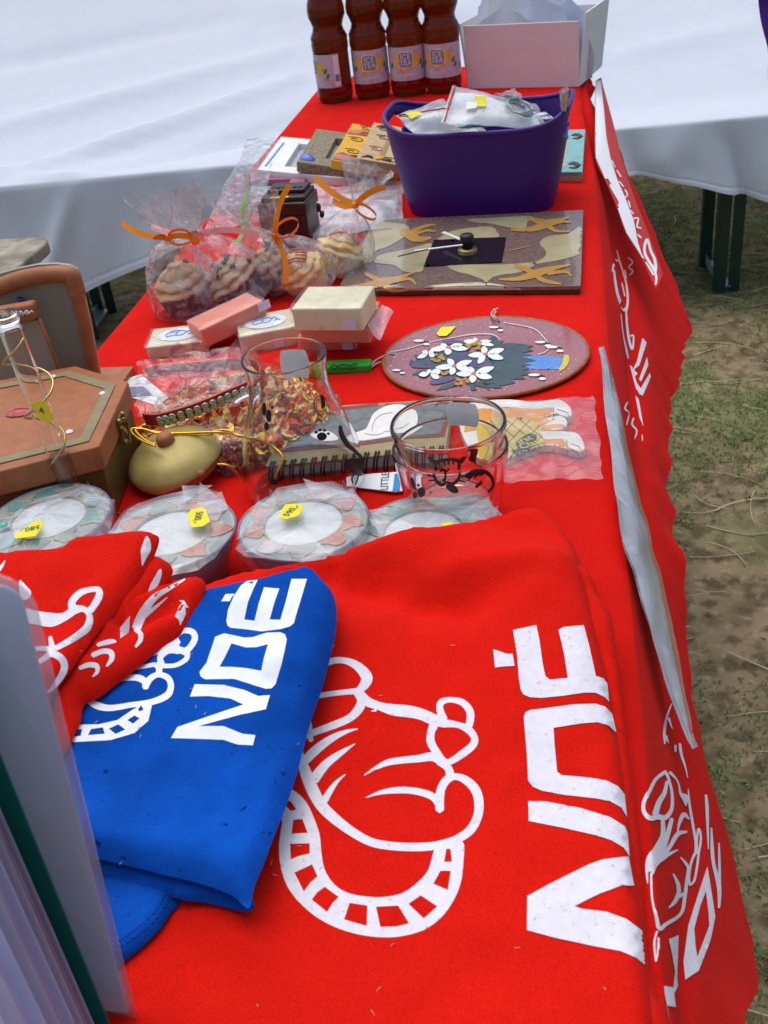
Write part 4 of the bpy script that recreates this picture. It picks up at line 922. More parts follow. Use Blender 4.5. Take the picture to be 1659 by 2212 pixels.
f, o_ = zipbag([zc(500, 330, .125), zc(1320, 390, .100), zc(1230, 190, .118), zc(590, 45, .150)], 0, 'uppermost zip bag across the middle of the tub, with a red closing line', 2, stripe=((.03, .03), (.03, .97), M_redline), tag=(.27, .36, .12, .28), tagc=M_yellow)
q = MB()
for k in range(3): q.tube([f(.74 + .14 * math.cos(a) + .01 * k, .5 + (.2 + .05 * k) * math.sin(a), .004) for a in np.linspace(0, 5.6, 30)], .0013, 5)
q.build('wire_coil', mat('grey_wire', (.3, .32, .33), rough=.4, metal=.5), o_)
q = MB(); q.grid([[f(.20 + .1 * a, .28 + .22 * b_, .0035) for a in (0, .5, 1)] for b_ in (0, .5, 1)]); q.build('price_tag', M_paper, o_)
zipbag([zc(880, 140, .12), zc(1160, 200, .10), zc(1150, 210, .125), zc(1070, 70, .145)], 0, 'zip bag corner poking up at the back of the tub', 3, sag=.002)
zipbag([zc(540, 400, .100), zc(1380, 310, .105), zc(1300, 250, .112), zc(800, 300, .112)], 0, 'clear zip bag lying flat along the front rim of the tub', 5, sag=.006, stripe=((.04, .3), (.8, .1), M_cyan))
zipbag([zc(1415, 290, .105), zc(1480, 240, .115), zc(1470, 30, .165), zc(1410, 90, .155)], 0, 'narrow clear bag standing upright by the right handle of the tub', 6, sag=.002)

# ---------- decorated picture frames fanned out left of the tub
def pframe(name, fl, zl, fr_, zr, bl_, label, m, th=.012, bw=.22, bd=.2, inner=None, group='picture frames beside the purple tub', rear=None, bwr=None):
    A = Q(*fl, zl); B = Q(*fr_, zr); C = Q(*bl_, zl if rear is None else rear); D = C + (B - A)
    n = unit(np.cross(B - A, C - A)); o = thing(name, label, 'picture frame', A, group)
    f = lambda u, v, k=0: A + (B - A) * u + (C - A) * v - n * k
    bwr = bwr or bw
    for P in ([(0, 0), (1, 0), (1, bd), (0, bd)], [(0, 1 - bd), (1, 1 - bd), (1, 1), (0, 1)], [(0, bd), (bw, bd), (bw, 1 - bd), (0, 1 - bd)], [(1 - bwr, bd), (1, bd), (1, 1 - bd), (1 - bwr, 1 - bd)]):
        q = MB(); q.prism([f(*p, th) for p in P], th, n); bevel(q.build('rail', m, o, smooth=False), .0008, 2)
    q = MB(); q.prism([f(*p, th * .9) for p in ((bw * .9, bd * .9), (1 - bwr * .9, bd * .9), (1 - bwr * .9, 1 - bd * .9), (bw * .9, 1 - bd * .9))], .002, n)
    q.build('picture', inner or mat('frame_backing', (.52, .54, .57), rough=.25, var=.06, scale=15), o, smooth=False)
    def mark(nm, st, mm, w=1.0, polys=()):
        q = MB()
        if polys:
            for pl in polys[:-1]: qq = MB(); qq.prism([f(*p, -.0003) for p in pl], .0008, n); qq.build(nm, mm, o)
            q.prism([f(*p, -.0003) for p in polys[-1]], .0008, n)
        else: q.tube([f(*p, -.0006) for p in catmull(st, 5)], w * .001, 5)
        return q.build(nm, mm, o)
    return o, f, n, mark
M_whitewash = mat('whitewashed_wood', (.78, .79, .76), rough=.6, var=.05, scale=50)
M_burlap = mat('burlap_cover', (.30, .25, .165), rough=.9, var=.25, scale=200, bump=1.0, bscale=500, col2=(.18, .15, .10), mix_scale=300)
M_yel_fr = mat('yellow_painted_wood', (.75, .40, .02), rough=.5, var=.06)
M_tan = mat('tan_wood', (.60, .42, .22), rough=.55, var=.12, scale=40)
M_teal = mat('teal_painted_wood', (.20, .42, .42), rough=.55, var=.12, scale=60)
M_pinkp = mat('salmon_paint', (.55, .18, .11), rough=.5); M_brownp = mat('brown_paint', (.07, .045, .035), rough=.5); M_bluep = mat('blue_writing', (.15, .40, .65), rough=.5)
o, f, n, mark = pframe('picture_frame', (556, 366), .022, (772, 388), .010, (607, 295), 'white washed picture frame lowest and leftmost of the fanned stack', M_whitewash, bw=.24, bd=.16)
for k in range(9): mark('pen_writing', [(.05 + .02 * (i % 2) + .02 * k / 9, .1 + k * .08 + i * .012) for i in range(6)], M_bluep, .7)
o, f, n, mark = pframe('picture_frame', (641, 349), .034, (850, 380), .012, (684, 278), 'burlap covered picture frame with a blue stone at its corner', M_burlap, th=.014, bw=.26, bd=.2)
P = [np.array(f(.09 + .085 * math.cos(a), .11 + .05 * math.sin(a), -.0005)) for a in np.linspace(0, 6.28, 17)[:-1]]; c_ = sum(P) / len(P)
q = MB(); q.add(P + [p + (c_ - p) * .45 + n * .005 for p in P] + [c_ + n * .006], [(i, (i + 1) % 16, 16 + (i + 1) % 16, 16 + i) for i in range(16)] + [(16 + i, 16 + (i + 1) % 16, 32) for i in range(16)])
q.build('blue_stone', mat('blue_stone', (.03, .10, .62), rough=.12, spec=.8), o)
o, f, n, mark = pframe('picture_frame', (716, 345), .046, (862, 372), .020, (761, 266), 'yellow painted picture frame with red leaves between burlap and tan frames', M_yel_fr, bw=.42, bd=.14)
mark('painted_patch', None, M_pinkp, polys=[[(.01, .02), (.40, .02), (.42, .13), (.25, .17), (.02, .16)], [(.02, .70), (.41, .72), (.41, .86), (.2, .84), (.02, .80)]])
mark('painted_leaf', None, M_brownp, polys=[[(.02, .15), (.15, .17), (.3, .14), (.40, .16), (.30, .19), (.2, .17), (.1, .2)], [(.15, .72), (.3, .76), (.42, .74), (.35, .82), (.25, .80)], [(.28, .02), (.40, .02), (.38, .07), (.3, .08)]])
for cx_, cy_ in ((.22, .27), (.18, .58), (.25, .92)): mark('painted_swirl', [(cx_ + (.02 + .016 * t) * math.cos(t * 1.1), cy_ + (.008 + .007 * t) * math.sin(t * 1.1)) for t in range(9)], M_brownp, .5)
o, f, n, mark = pframe('picture_frame', (770, 342), .060, (868, 358), .035, (808, 264), 'tan wooden picture frame with painted swirls, nearest to the tub', M_tan, bw=.58, bd=.14)
for cx_, cy_ in ((.3, .30), (.36, .62), (.28, .85), (.7, .08)): mark('painted_swirl', [(cx_ + (.03 + .022 * t) * math.cos(t * 1.1), cy_ + (.008 + .007 * t) * math.sin(t * 1.1)) for t in range(9)], M_brownp if cy_ != .30 else M_pinkp, .5)
mark('painted_leaf', None, M_brownp, polys=[[(.08, .04), (.2, .07), (.34, .05), (.3, .1), (.18, .11)], [(.1, .88), (.3, .9), (.42, .95), (.2, .96)], [(.55, .05), (.75, .04), (.72, .09), (.6, .1)]])
mark('painted_flower', None, M_yel_fr, polys=[[(.4, .04), (.55, .06), (.58, .13), (.45, .14), (.38, .1)]])
o, f, n, mark = pframe('picture_frame', (1180, 372), .014, (1258, 371), .014, (1195, 281), 'teal painted picture frame with dark lizards, right of the tub', M_teal, bw=.2, bd=.14, bwr=.5)
for cy_ in (.16, .84):
    mark('painted_lizard', None, M_brownp, polys=[[(.58, cy_), (.7, cy_ + .05), (.85, cy_ + .03), (.95, cy_ - .03), (.85, cy_ - .08), (.78, cy_ - .02), (.68, cy_ - .01)], [(.62, cy_ - .08), (.78, cy_ - .10), (.9, cy_ - .07), (.75, cy_ - .06)]])
q = MB(); q.prism([f(*p, .0125) for p in ((0, -.004), (1, -.004), (1, 1.0), (0, 1.0))], .007, n); q.build('wood_edge', M_wood_pale, o, smooth=False)

# ---------- mauve frame with white dots, in its bag at the left rim
M_mauve = mat('mauve_painted_wood', (.36, .10, .17), rough=.5, var=.1)
o, f, n, mark = pframe('picture_frame', (470, 445), .012, (640, 438), .012, (512, 373), 'mauve picture frame with white dots at the left rim of the table', M_mauve, bw=.2, bd=.28, group=None)
for u, v in ((.06, .3), (.12, .62), (.05, .9), (.2, .28), (.45, .1), (.7, .12), (.08, .06), (.14, .14), (.25, .05)):
    q = MB(); q.lathe([(0, .0018), (.003, .0013), (.0042, 0)], f(u, v, -.0002), 12); q.build('white_dot', M_paper, o)
def bagsheet(name, pts, zs, lab, cat, seed, m=M_film_milky, amp=.006, extra=None, nn=26, group=None):
    C = [Q(p[0], p[1], z) for p, z in zip(pts, zs)]
    def f(u, v): return C[0] * (1 - u) * (1 - v) + C[1] * u * (1 - v) + C[2] * u * v + C[3] * (1 - u) * v + Zup * (amp * (noise.noise(Vector((u * 3.2, v * 3.2, seed))) + .6 * noise.noise(Vector((u * 8 + v * 3, v * 7, seed + 2)))))
    q = MB(); q.grid([[f(u, v) + np.array([.003 * noise.noise(Vector((v * 6, seed, 0))), .003 * noise.noise(Vector((u * 6, seed, 3))), 0]) for u in np.linspace(0, 1, nn)] for v in np.linspace(0, 1, nn)])
    return f, q
f, q = bagsheet('bag', [(555, 520), (868, 492), (872, 388), (610, 402)], (.014, .012, .014, .016), '', '', 21, amp=.009)
pb = thing('plastic_bag', 'clear plastic bag with a grey patterned item, left of the purple tub', 'bag', f(.5, .5)); q.build('film', M_film_milky, pb)
q = MB(); q.prism([f(.42, .12) - Zup * .006, f(.95, .15) - Zup * .006, f(.95, .85) - Zup * .006, f(.42, .85) - Zup * .006], .003); q.build('card', mat('pale_lilac_card', (.62, .52, .58), rough=.6, col2=(.25, .27, .27), mix_scale=22, mixpos=(.58, .68)), pb)
f, q = bagsheet('bag', [(440, 500), (560, 480), (600, 300), (535, 300)], (.018, .02, .018, .016), '', '', 23, amp=.005)
q.build('plastic_bag', M_film, loc=f(.5, .5), label='clear plastic bag lying over the mauve dotted frame', cat='bag')

# ---------- little dark wooden chest
M_dkwood = mat('dark_stained_wood', (.030, .012, .008), rough=.35, var=.45, scale=70, spec=.5, bump=.3, bscale=120)
cA = Q(570, 545); ro = math.radians(-4); ux = np.array([math.cos(ro), math.sin(ro), 0]); uy = np.array([-ux[1], ux[0], 0]); AX = (ux, uy, Zup)
ch = thing('chest', 'small dark wooden chest with a stepped lid and yellow tag', 'chest', cA + ux * .034 + uy * .03)
cc = cA + ux * .033 + uy * .031
def bx(nm, c, d, m=M_dkwood, bv=.0015): q = MB(); c = cc + (c - cc) * .90 - ux * .003; q.box(c, np.array(d) * .90, AX); return bevel(q.build(nm, m, ch, smooth=False), bv)
bx('body', cc + Zup * .0235, (.062, .058, .045)); bx('lid', cc + Zup * .055, (.066, .062, .017)); 
bx('lid_step', cc + Zup * .066 + uy * .004, (.060, .052, .006)); bx('lid_step', cc + Zup * .071 + uy * .012, (.052, .034, .006), bv=.002)
for k in range(6): bx('carving', cc + Zup * .0745 + ux * (-.019 + .0075 * k) + uy * .004, (.0045, .006, .0015), M_black, .0005)
bx('corner_post', cc + Zup * .024 - ux * .0305 - uy * .0295, (.006, .006, .046)); bx('corner_post', cc + Zup * .024 + ux * .0305 - uy * .0295, (.006, .006, .046))
q = MB(); q.lathe([(0, .004), (.004, .003), (.006, 0)], cc + ux * .033 + Zup * .042, 12, ax=(uy, Zup, ux)); q.lathe([(.0035, .002), (.0045, .004), (.0035, .006)], cc + ux * .033 + Zup * .034, 12, ax=(uy, Zup, ux)); q.build('clasp', M_black, ch)
q = MB(); q.prism([cc + ux * a + uy * b_ + Zup * .0642 for a, b_ in ((-.016, -.030), (.006, -.030), (.008, -.0245), (-.013, -.0245))], .0006); q.build('price_tag', M_yellow, ch, smooth=False)

# ================================================================== MIDDLE OF THE TABLE
# ---------- camouflage glass clock
CL = [Q(732, 632, .006), Q(1254, 627, .006), Q(1261, 462, .006), Q(806, 484, .006)]
ck = thing('clock', 'square glass clock painted in camouflage with orange lizards', 'clock', sum(CL) / 4)
q = MB(); q.prism(CL, .005); face = bevel(q.build('face', mat('speckled_brown_glass', (.19, .125, .10), rough=.12, var=.25, scale=300, col2=(.04, .03, .028), mix_scale=900, mixpos=(.60, .68), spec=.6, coat=.4), ck, smooth=False), .0006, 1)
q = MB(); q.prism([p - Zup * .0035 + (CL[0] + CL[2]) / 2 * 0 for p in CL], .0033); q.build('glass_edge', mat('dark_green_glass_edge', (.015, .05, .025), rough=.1, spec=.6), ck, smooth=False)
q = MB(); cen = sum(CL) / 4; q.prism([cen + (p - cen) * .3 - Zup * .0058 for p in CL], .0022); q.build('movement_pad', M_black, ck, smooth=False)
BVc = bvh_of(face); zK = zoom(780, 520, .434)
M_cream = mat('cream_glass_paint', (.43, .37, .20), rough=.14, var=.16, scale=25, spec=.6, coat=.4); M_ochre = mat('ochre_glass_paint', (.50, .27, .06), rough=.14, var=.12, scale=60, spec=.6, coat=.4)
for pl in [[(385, 105), (470, 102), (560, 112), (592, 140), (560, 185), (470, 240), (390, 270), (375, 330), (300, 345), (262, 345), (310, 250)], [(385, 330), (420, 290), (560, 260), (640, 240), (722, 225), (690, 310), (668, 378), (640, 390), (560, 388), (500, 350), (410, 340)], [(755, 203), (800, 170), (860, 145), (1010, 125), (1080, 130), (1100, 155), (1110, 185), (1000, 190), (880, 197)],
           [(930, 82), (1100, 72), (1306, 63), (1278, 100), (1268, 130), (1180, 132), (1060, 107), (980, 102)], [(1592, 125), (1600, 260), (1540, 302), (1400, 332), (1300, 345), (1370, 310), (1388, 270), (1350, 222), (1400, 182), (1520, 165)], [(815, 350), (1000, 346), (1150, 346), (1330, 336), (1240, 390), (1130, 406), (1070, 425), (1040, 450), (1010, 430), (930, 402), (860, 385)],
           [(410, 470), (480, 466), (620, 480), (800, 460), (1000, 450), (1150, 470), (1280, 500), (1000, 515), (700, 528), (425, 540), (400, 500)]]:
    decal('camouflage_patch', M_cream, ck, BVc, zK, polys=[catmull(pl, 3, True)], step=7, off=.0004)
for gk in [[[(545, 150, 36), (600, 182, 50), (650, 200, 34), (715, 192, 14)], [(600, 160, 26), (680, 125, 20), (745, 115, 8)], [(630, 168, 20), (690, 150, 14), (745, 155, 8)], [(560, 165, 20), (600, 200, 22), (640, 210, 14)]],
           [[(1185, 145, 12), (1300, 142, 30), (1390, 110, 46), (1460, 90, 24), (1520, 72, 10)], [(1280, 75, 16), (1330, 92, 30), (1390, 112, 40), (1440, 150, 18), (1520, 155, 10)], [(1430, 110, 20), (1490, 98, 14), (1530, 102, 8)]],
           [[(235, 478, 8), (340, 468, 26), (440, 450, 52), (520, 430, 26), (622, 393, 8)], [(335, 402, 20), (430, 450, 32), (480, 490, 26), (575, 495, 10)], [(500, 445, 22), (590, 432, 18), (628, 465, 10)]],
           [[(1115, 435, 10), (1230, 430, 26), (1330, 400, 46), (1430, 370, 26), (1530, 350, 8)], [(1212, 353, 26), (1300, 390, 30), (1370, 440, 26), (1475, 462, 10)], [(1400, 400, 22), (1500, 390, 18), (1532, 415, 10)]]]:
    decal('lizard', M_ochre, ck, BVc, zK, strokes=gk, step=5, off=.0008)
decal('centre_square', mat('dark_glass', (.018, .013, .016), rough=.10, spec=.6, var=.3, scale=200, coat=.5), ck, BVc, zK, polys=[[(735, 205), (1155, 190), (1130, 335), (675, 360)]], step=10, off=.0011)
decal('thin_line', M_ochre, ck, BVc, zK, strokes=[[(1150, 270, 3), (1230, 255, 4), (1300, 238, 3)]], step=5, off=.0009)
decal('price_tag', M_yellow, ck, BVc, zK, polys=[[(192, 490), (262, 484), (258, 516), (180, 520)]], step=8, off=.0012)
sc_ = Q(*zK((930, 262)), .012)
q = MB(); q.lathe([(.011, 0), (.011, .0025), (.006, .0035), (.0035, .005)], sc_ - Zup * .0005, 24); q.build('brass_nut', M_brass, ck)
q = MB(); q.lathe([(.0, .001), (.0072, .001), (.0078, .004), (.0078, .0125), (.006, .0145), (0, .0145)], sc_ + Zup * .004, 24); q.build('shaft', M_black, ck)
M_hand = mat('white_hand', (.72, .75, .70), rough=.4)
def hand(nm, a, b_, w0, w1, m, z):
    a, b_ = Q(*zK(a), z), Q(*zK(b_), z); d = unit(b_ - a); n = np.cross(d, Zup); q = MB()
    q.prism([a - n * w0, b_ - n * w1, b_ + n * w1, a + n * w0], .0008); return q.build(nm, m, ck, smooth=False)
hand('hour_hand', (900, 205), (787, 158), .0018, .0024, M_hand, .023)
hand('minute_hand', (900, 232), (620, 266), .0014, .0016, M_hand, .026)
hand('minute_hand_tip', (700, 257), (525, 299), .0009, .0007, M_black, .0268)

# ---------- painted glass plate with a flower vase
pc = np.array([-.073, .8675, T + .003]); RX, RY = .0935, .0845
pl_ = thing('glass_plate', 'round pink glass plate painted with white flowers in a blue vase', 'plate', pc)
el = lambda s, z=0: [pc + np.array([RX * s * math.cos(a), RY * s * math.sin(a), z]) for a in np.linspace(0, 2 * math.pi, 97)[:-1]]
q = MB(); q.prism(el(.985), .0032); face = q.build('glass', mat('pink_glass_paint', (.35, .11, .115), rough=.12, var=.10, scale=18, col2=(.66, .42, .45), mix_scale=420, mixpos=(.66, .72), spec=.6, coat=.5), pl_, smooth=False)
q = MB(); q.tube(el(.99, .0022), .0017, 8, closed=True); q.build('rim', mat('amber_lead_rim', (.30, .11, .025), rough=.4, var=.3, scale=150), pl_)
BVp = bvh_of(face); zF = zoom(940, 780, .36166); dk = dict(step=6)
M_fol = mat('painted_foliage', (.045, .075, .085), rough=.25, var=.25, scale=90, spec=.5); M_vio = mat('painted_violet', (.085, .07, .16), rough=.25, var=.2, scale=60, spec=.5)
M_vase = mat('painted_vase_blue', (.10, .25, .60), rough=.2, var=.08, spec=.5); M_petal = mat('painted_petal', (.78, .80, .76), rough=.3, var=.03); M_must = mat('painted_mustard', (.42, .27, .015), rough=.3, var=.25, scale=300)
decal('vase', M_vase, pl_, BVp, zF, polys=[[(960, 315), (1040, 318), (1120, 330), (1230, 335), (1345, 350), (1335, 390), (1318, 430), (1220, 432), (1110, 428), (1070, 405), (1000, 380), (950, 350)]], off=.0004, **dk)
decal('vase_rim', mat('painted_yellow', (.60, .50, .03), rough=.3), pl_, BVp, zF, polys=[[(1350, 330), (1380, 332), (1387, 360), (1375, 400), (1350, 430), (1318, 446), (1312, 428), (1335, 395), (1345, 355)]], off=.0006, **dk)
fol = [[(800, 235), (850, 195), (885, 200), (880, 235), (930, 230), (900, 260), (960, 245), (1060, 255), (1140, 268), (1090, 285), (1140, 300), (1060, 315), (1130, 335), (1050, 345), (1120, 360), (1155, 372), (1060, 390), (1130, 400), (1050, 412), (1110, 430), (1060, 440), (1170, 460), (1050, 475), (1080, 500), (980, 500), (1010, 525), (920, 545), (880, 545), (790, 545), (760, 520), (830, 470), (850, 410), (800, 330)],
       [(275, 360), (320, 380), (300, 330), (400, 330), (440, 300), (620, 300), (850, 330), (860, 420), (820, 500), (700, 490), (500, 460), (380, 420), (300, 415), (265, 395)], [(280, 470), (330, 440), (390, 435), (400, 460), (330, 470)], [(450, 580), (490, 550), (580, 520), (600, 545), (520, 570)], [(685, 540), (700, 580), (740, 575), (720, 545), (800, 560), (830, 585), (820, 560), (920, 565), (880, 535), (800, 520), (690, 515)], [(400, 270), (420, 300), (450, 310), (420, 330)]]
for pl in fol: decal('foliage', M_fol, pl_, BVp, zF, polys=[pl], off=.0006, **dk)
for pl in ([(500, 225), (560, 222), (660, 245), (650, 268), (560, 258), (510, 250)], [(560, 345), (620, 315), (720, 330), (720, 370), (620, 375)], [(280, 400), (330, 390), (430, 400), (480, 415), (400, 425), (300, 420)], [(410, 520), (470, 490), (560, 480), (600, 490), (540, 520), (440, 540)], [(690, 375), (790, 370), (850, 400), (790, 420), (700, 415)]):
    decal('violet', M_vio, pl_, BVp, zF, polys=[catmull(pl, 3, True)], off=.0008, **dk)
M_orc = mat('painted_orange', (.55, .17, .03), rough=.4)
def flower(cx_, cy_, petals):
    for k, (ex, ey, w) in enumerate(petals):
        ex, ey, w = cx_ + (ex - cx_) * 1.12, cy_ + (ey - cy_) * 1.12, w * .92
        dx, dy = ex - cx_, ey - cy_; l = math.hypot(dx, dy); w = w * 1.35; nx, ny = -dy / l * w, dx / l * w
        P = [(cx_ + dx * .08, cy_ + dy * .08), (cx_ + dx * .4 + nx, cy_ + dy * .4 + ny), (cx_ + dx * .75 + nx * .8, cy_ + dy * .75 + ny * .8), (ex, ey), (cx_ + dx * .75 - nx * .8, cy_ + dy * .75 - ny * .8), (cx_ + dx * .4 - nx, cy_ + dy * .4 - ny)]
        P = catmull(P, 3, True)
        decal('petal_outline', M_black, pl_, BVp, zF, polys=[[(cx_ + (x - cx_) * 1.0 + (x - (cx_ + dx * .5)) * .09, cy_ + (y - cy_) + (y - (cy_ + dy * .5)) * .16) for x, y in P]], off=.0010, step=7)
        decal('petal', M_petal, pl_, BVp, zF, polys=[P], off=.0012, step=7)
    if len(petals) > 4: decal('flower_centre', M_orc, pl_, BVp, zF, polys=[[(cx_ + 18 * math.cos(a), cy_ + 11 * math.sin(a)) for a in np.linspace(0, 6.28, 11)[:-1]]], off=.0014, step=6)
flower(540, 282, [(425, 298, 15), (490, 262, 12), (628, 264, 14), (662, 292, 15), (535, 330, 20)])
flower(800, 330, [(690, 338, 15), (785, 280, 18), (916, 298, 17), (912, 358, 17), (752, 388, 17)])
flower(580, 414, [(462, 424, 15), (540, 368, 18), (692, 380, 16), (690, 440, 16), (560, 468, 18)])
flower(716, 468, [(606, 468, 15), (690, 424, 16), (845, 426, 18), (832, 492, 18), (706, 524, 20)])
flower(745, 245, [(656, 240, 14), (718, 220, 12), (830, 238, 10), (846, 266, 12), (770, 265, 10)])
flower(400, 328, [(362, 312, 14), (432, 308, 12), (440, 340, 14), (330, 352, 12)]); flower(410, 465, [(340, 474, 14), (400, 440, 14), (480, 450, 18), (470, 494, 16)])
for cx_, cy_, nb in ((465, 360, 12), (715, 275, 13), (632, 520, 9), (512, 460, 6)):
    rr = random.Random(cx_)
    for k in range(nb):
        a = rr.uniform(0, 6.28); d = rr.uniform(.2, 1) ** .6; x = cx_ + 52 * d * math.cos(a) * (.6 if nb < 8 else 1); y = cy_ + 26 * d * math.sin(a) * (.6 if nb < 8 else 1)
        decal('bud', M_must, pl_, BVp, zF, polys=[[(x + 13 * math.cos(t), y + 9 * math.sin(t)) for t in np.linspace(0, 6.28, 9)[:-1]]], off=.0013 + .00003 * k, step=7)
for (x, y, s) in ((375, 240, 1), (895, 145, .9), (1225, 250, 1), (1310, 285, 1.1), (210, 445, .8), (1185, 480, 1.1)):
    decal('bee', M_black, pl_, BVp, zF, polys=[[(x + s * 30 * math.cos(t), y + s * 9 * math.sin(t) + s * 6 * math.cos(t)) for t in np.linspace(0, 6.28, 11)[:-1]]], off=.0008, step=6)
    for (dx, dy, wx) in ((-42, -6, 38), (10, 18, 24)):
        decal('bee_wing', M_petal, pl_, BVp, zF, polys=[[(x + s * (dx + wx * math.cos(t)), y + s * (dy + 9 * math.sin(t))) for t in np.linspace(0, 6.28, 11)[:-1]]], off=.0010, step=6)
decal('glitter_line', mat('silver_glitter', (.66, .55, .52), rough=.3, var=.3, scale=900), pl_, BVp, zF, strokes=[[(110, 315, 4), (250, 288, 6), (420, 240, 5), (560, 212, 6), (720, 186, 8), (850, 190, 8), (900, 225, 5)], [(930, 105, 6), (1060, 128, 7), (1150, 155, 8), (1220, 225, 8), (1245, 270, 6), (1220, 310, 7), (1165, 328, 5)]], off=.0007, step=6)
rr = random.Random(2)
q = MB()
for k in range(420):
    a = rr.uniform(0, 6.28); d = math.sqrt(rr.random()) * .93
    if d < .55 and rr.random() < .6: continue
    c = pc + np.array([RX * d * math.cos(a), RY * d * math.sin(a), .0036]); s = rr.uniform(.0002, .00055)
    q.add([c + [s, 0, 0], c + [0, s, .0002], c - [s, 0, 0], c - [0, s, 0]], [(0, 1, 2, 3)])
q.build('glitter', mat('white_glitter', (.8, .75, .75), rough=.2), pl_, smooth=False, kind='stuff')
q = MB(); t0 = Q(*zF((520, 165)), .0072); q.prism([Q(*zF(p), .0072) for p in ((456, 180), (490, 135), (592, 128), (555, 170), (525, 196), (475, 197))], .0004); q.build('price_tag', M_yellow, pl_, smooth=False)
M_string = mat('grey_pink_string', (.55, .42, .36), rough=.8, var=.2, scale=300)
q = MB(); q.tube(catmull([Q(*zF(p), h) for p, h in (((905, 95), .005), ((880, 85), .009), ((850, 62), .010), ((840, 40), .009), ((860, 15), .008), ((885, 2), .006))], 5), .0009, 6)
q.tube(catmull([Q(*zF(p), h) for p, h in (((905, 95), .005), ((875, 70), .011), ((858, 45), .010), ((870, 25), .008), ((855, 8), .006))], 5), .0008, 6); q.build('hanging_string', M_string, pl_)

# ---------- green eraser-like stick with a cord
A, B_ = Q(704, 812), Q(802, 808); ux = unit(B_ - A); uy = np.array([-ux[1], ux[0], 0])
lg = thing('key_fob', 'bright green stick key fob with a black cat doodle and cord loop', 'key fob', (A + B_) / 2)
M_grn = mat('bright_green_plastic', (.012, .36, .025), rough=.35, spec=.5, var=.05)
q = MB(); q.box((A + B_) / 2 + uy * .007 + Zup * .005, (np.linalg.norm(B_ - A), .014, .009), (ux, uy, Zup)); gbody = bevel(q.build('body', M_grn, lg, smooth=False), .0025, 3)
q = MB(); q.box(A - ux * .010 + uy * .007 + Zup * .005, (.018, .0115, .0075), (ux, uy, Zup)); bevel(q.build('collar', M_yel_fr, lg, smooth=False), .001)
q = MB(); q.box(A - ux * .024 + uy * .007 + Zup * .005, (.008, .010, .006), (ux, uy, Zup)); bevel(q.build('end', M_grn, lg, smooth=False), .001)
zS = zoom(360, 720, .3918); BVg = bvh_of(gbody)
decal('cat_doodle', M_black, lg, BVg, zS, strokes=[[(1215, 535, 5), (1240, 520, 6), (1260, 538, 6), (1225, 548, 5)], [(1260, 530, 5), (1300, 518, 6), (1345, 525, 5), (1382, 512, 5), (1375, 540, 5), (1330, 545, 5), (1275, 542, 5)], [(1300, 522, 4), (1310, 540, 4)]], step=4, off=.0003)
q = MB(); q.tube(catmull([B_ + uy * .007 + Zup * .006, Q(812, 778, .006), Q(832, 768, .006), Q(850, 764, .007), Q(856, 770, .006), Q(838, 778, .005), Q(815, 785, .004), B_ + uy * .006 + Zup * .004], 5), .0008, 6); q.build('cord', M_string, lg)

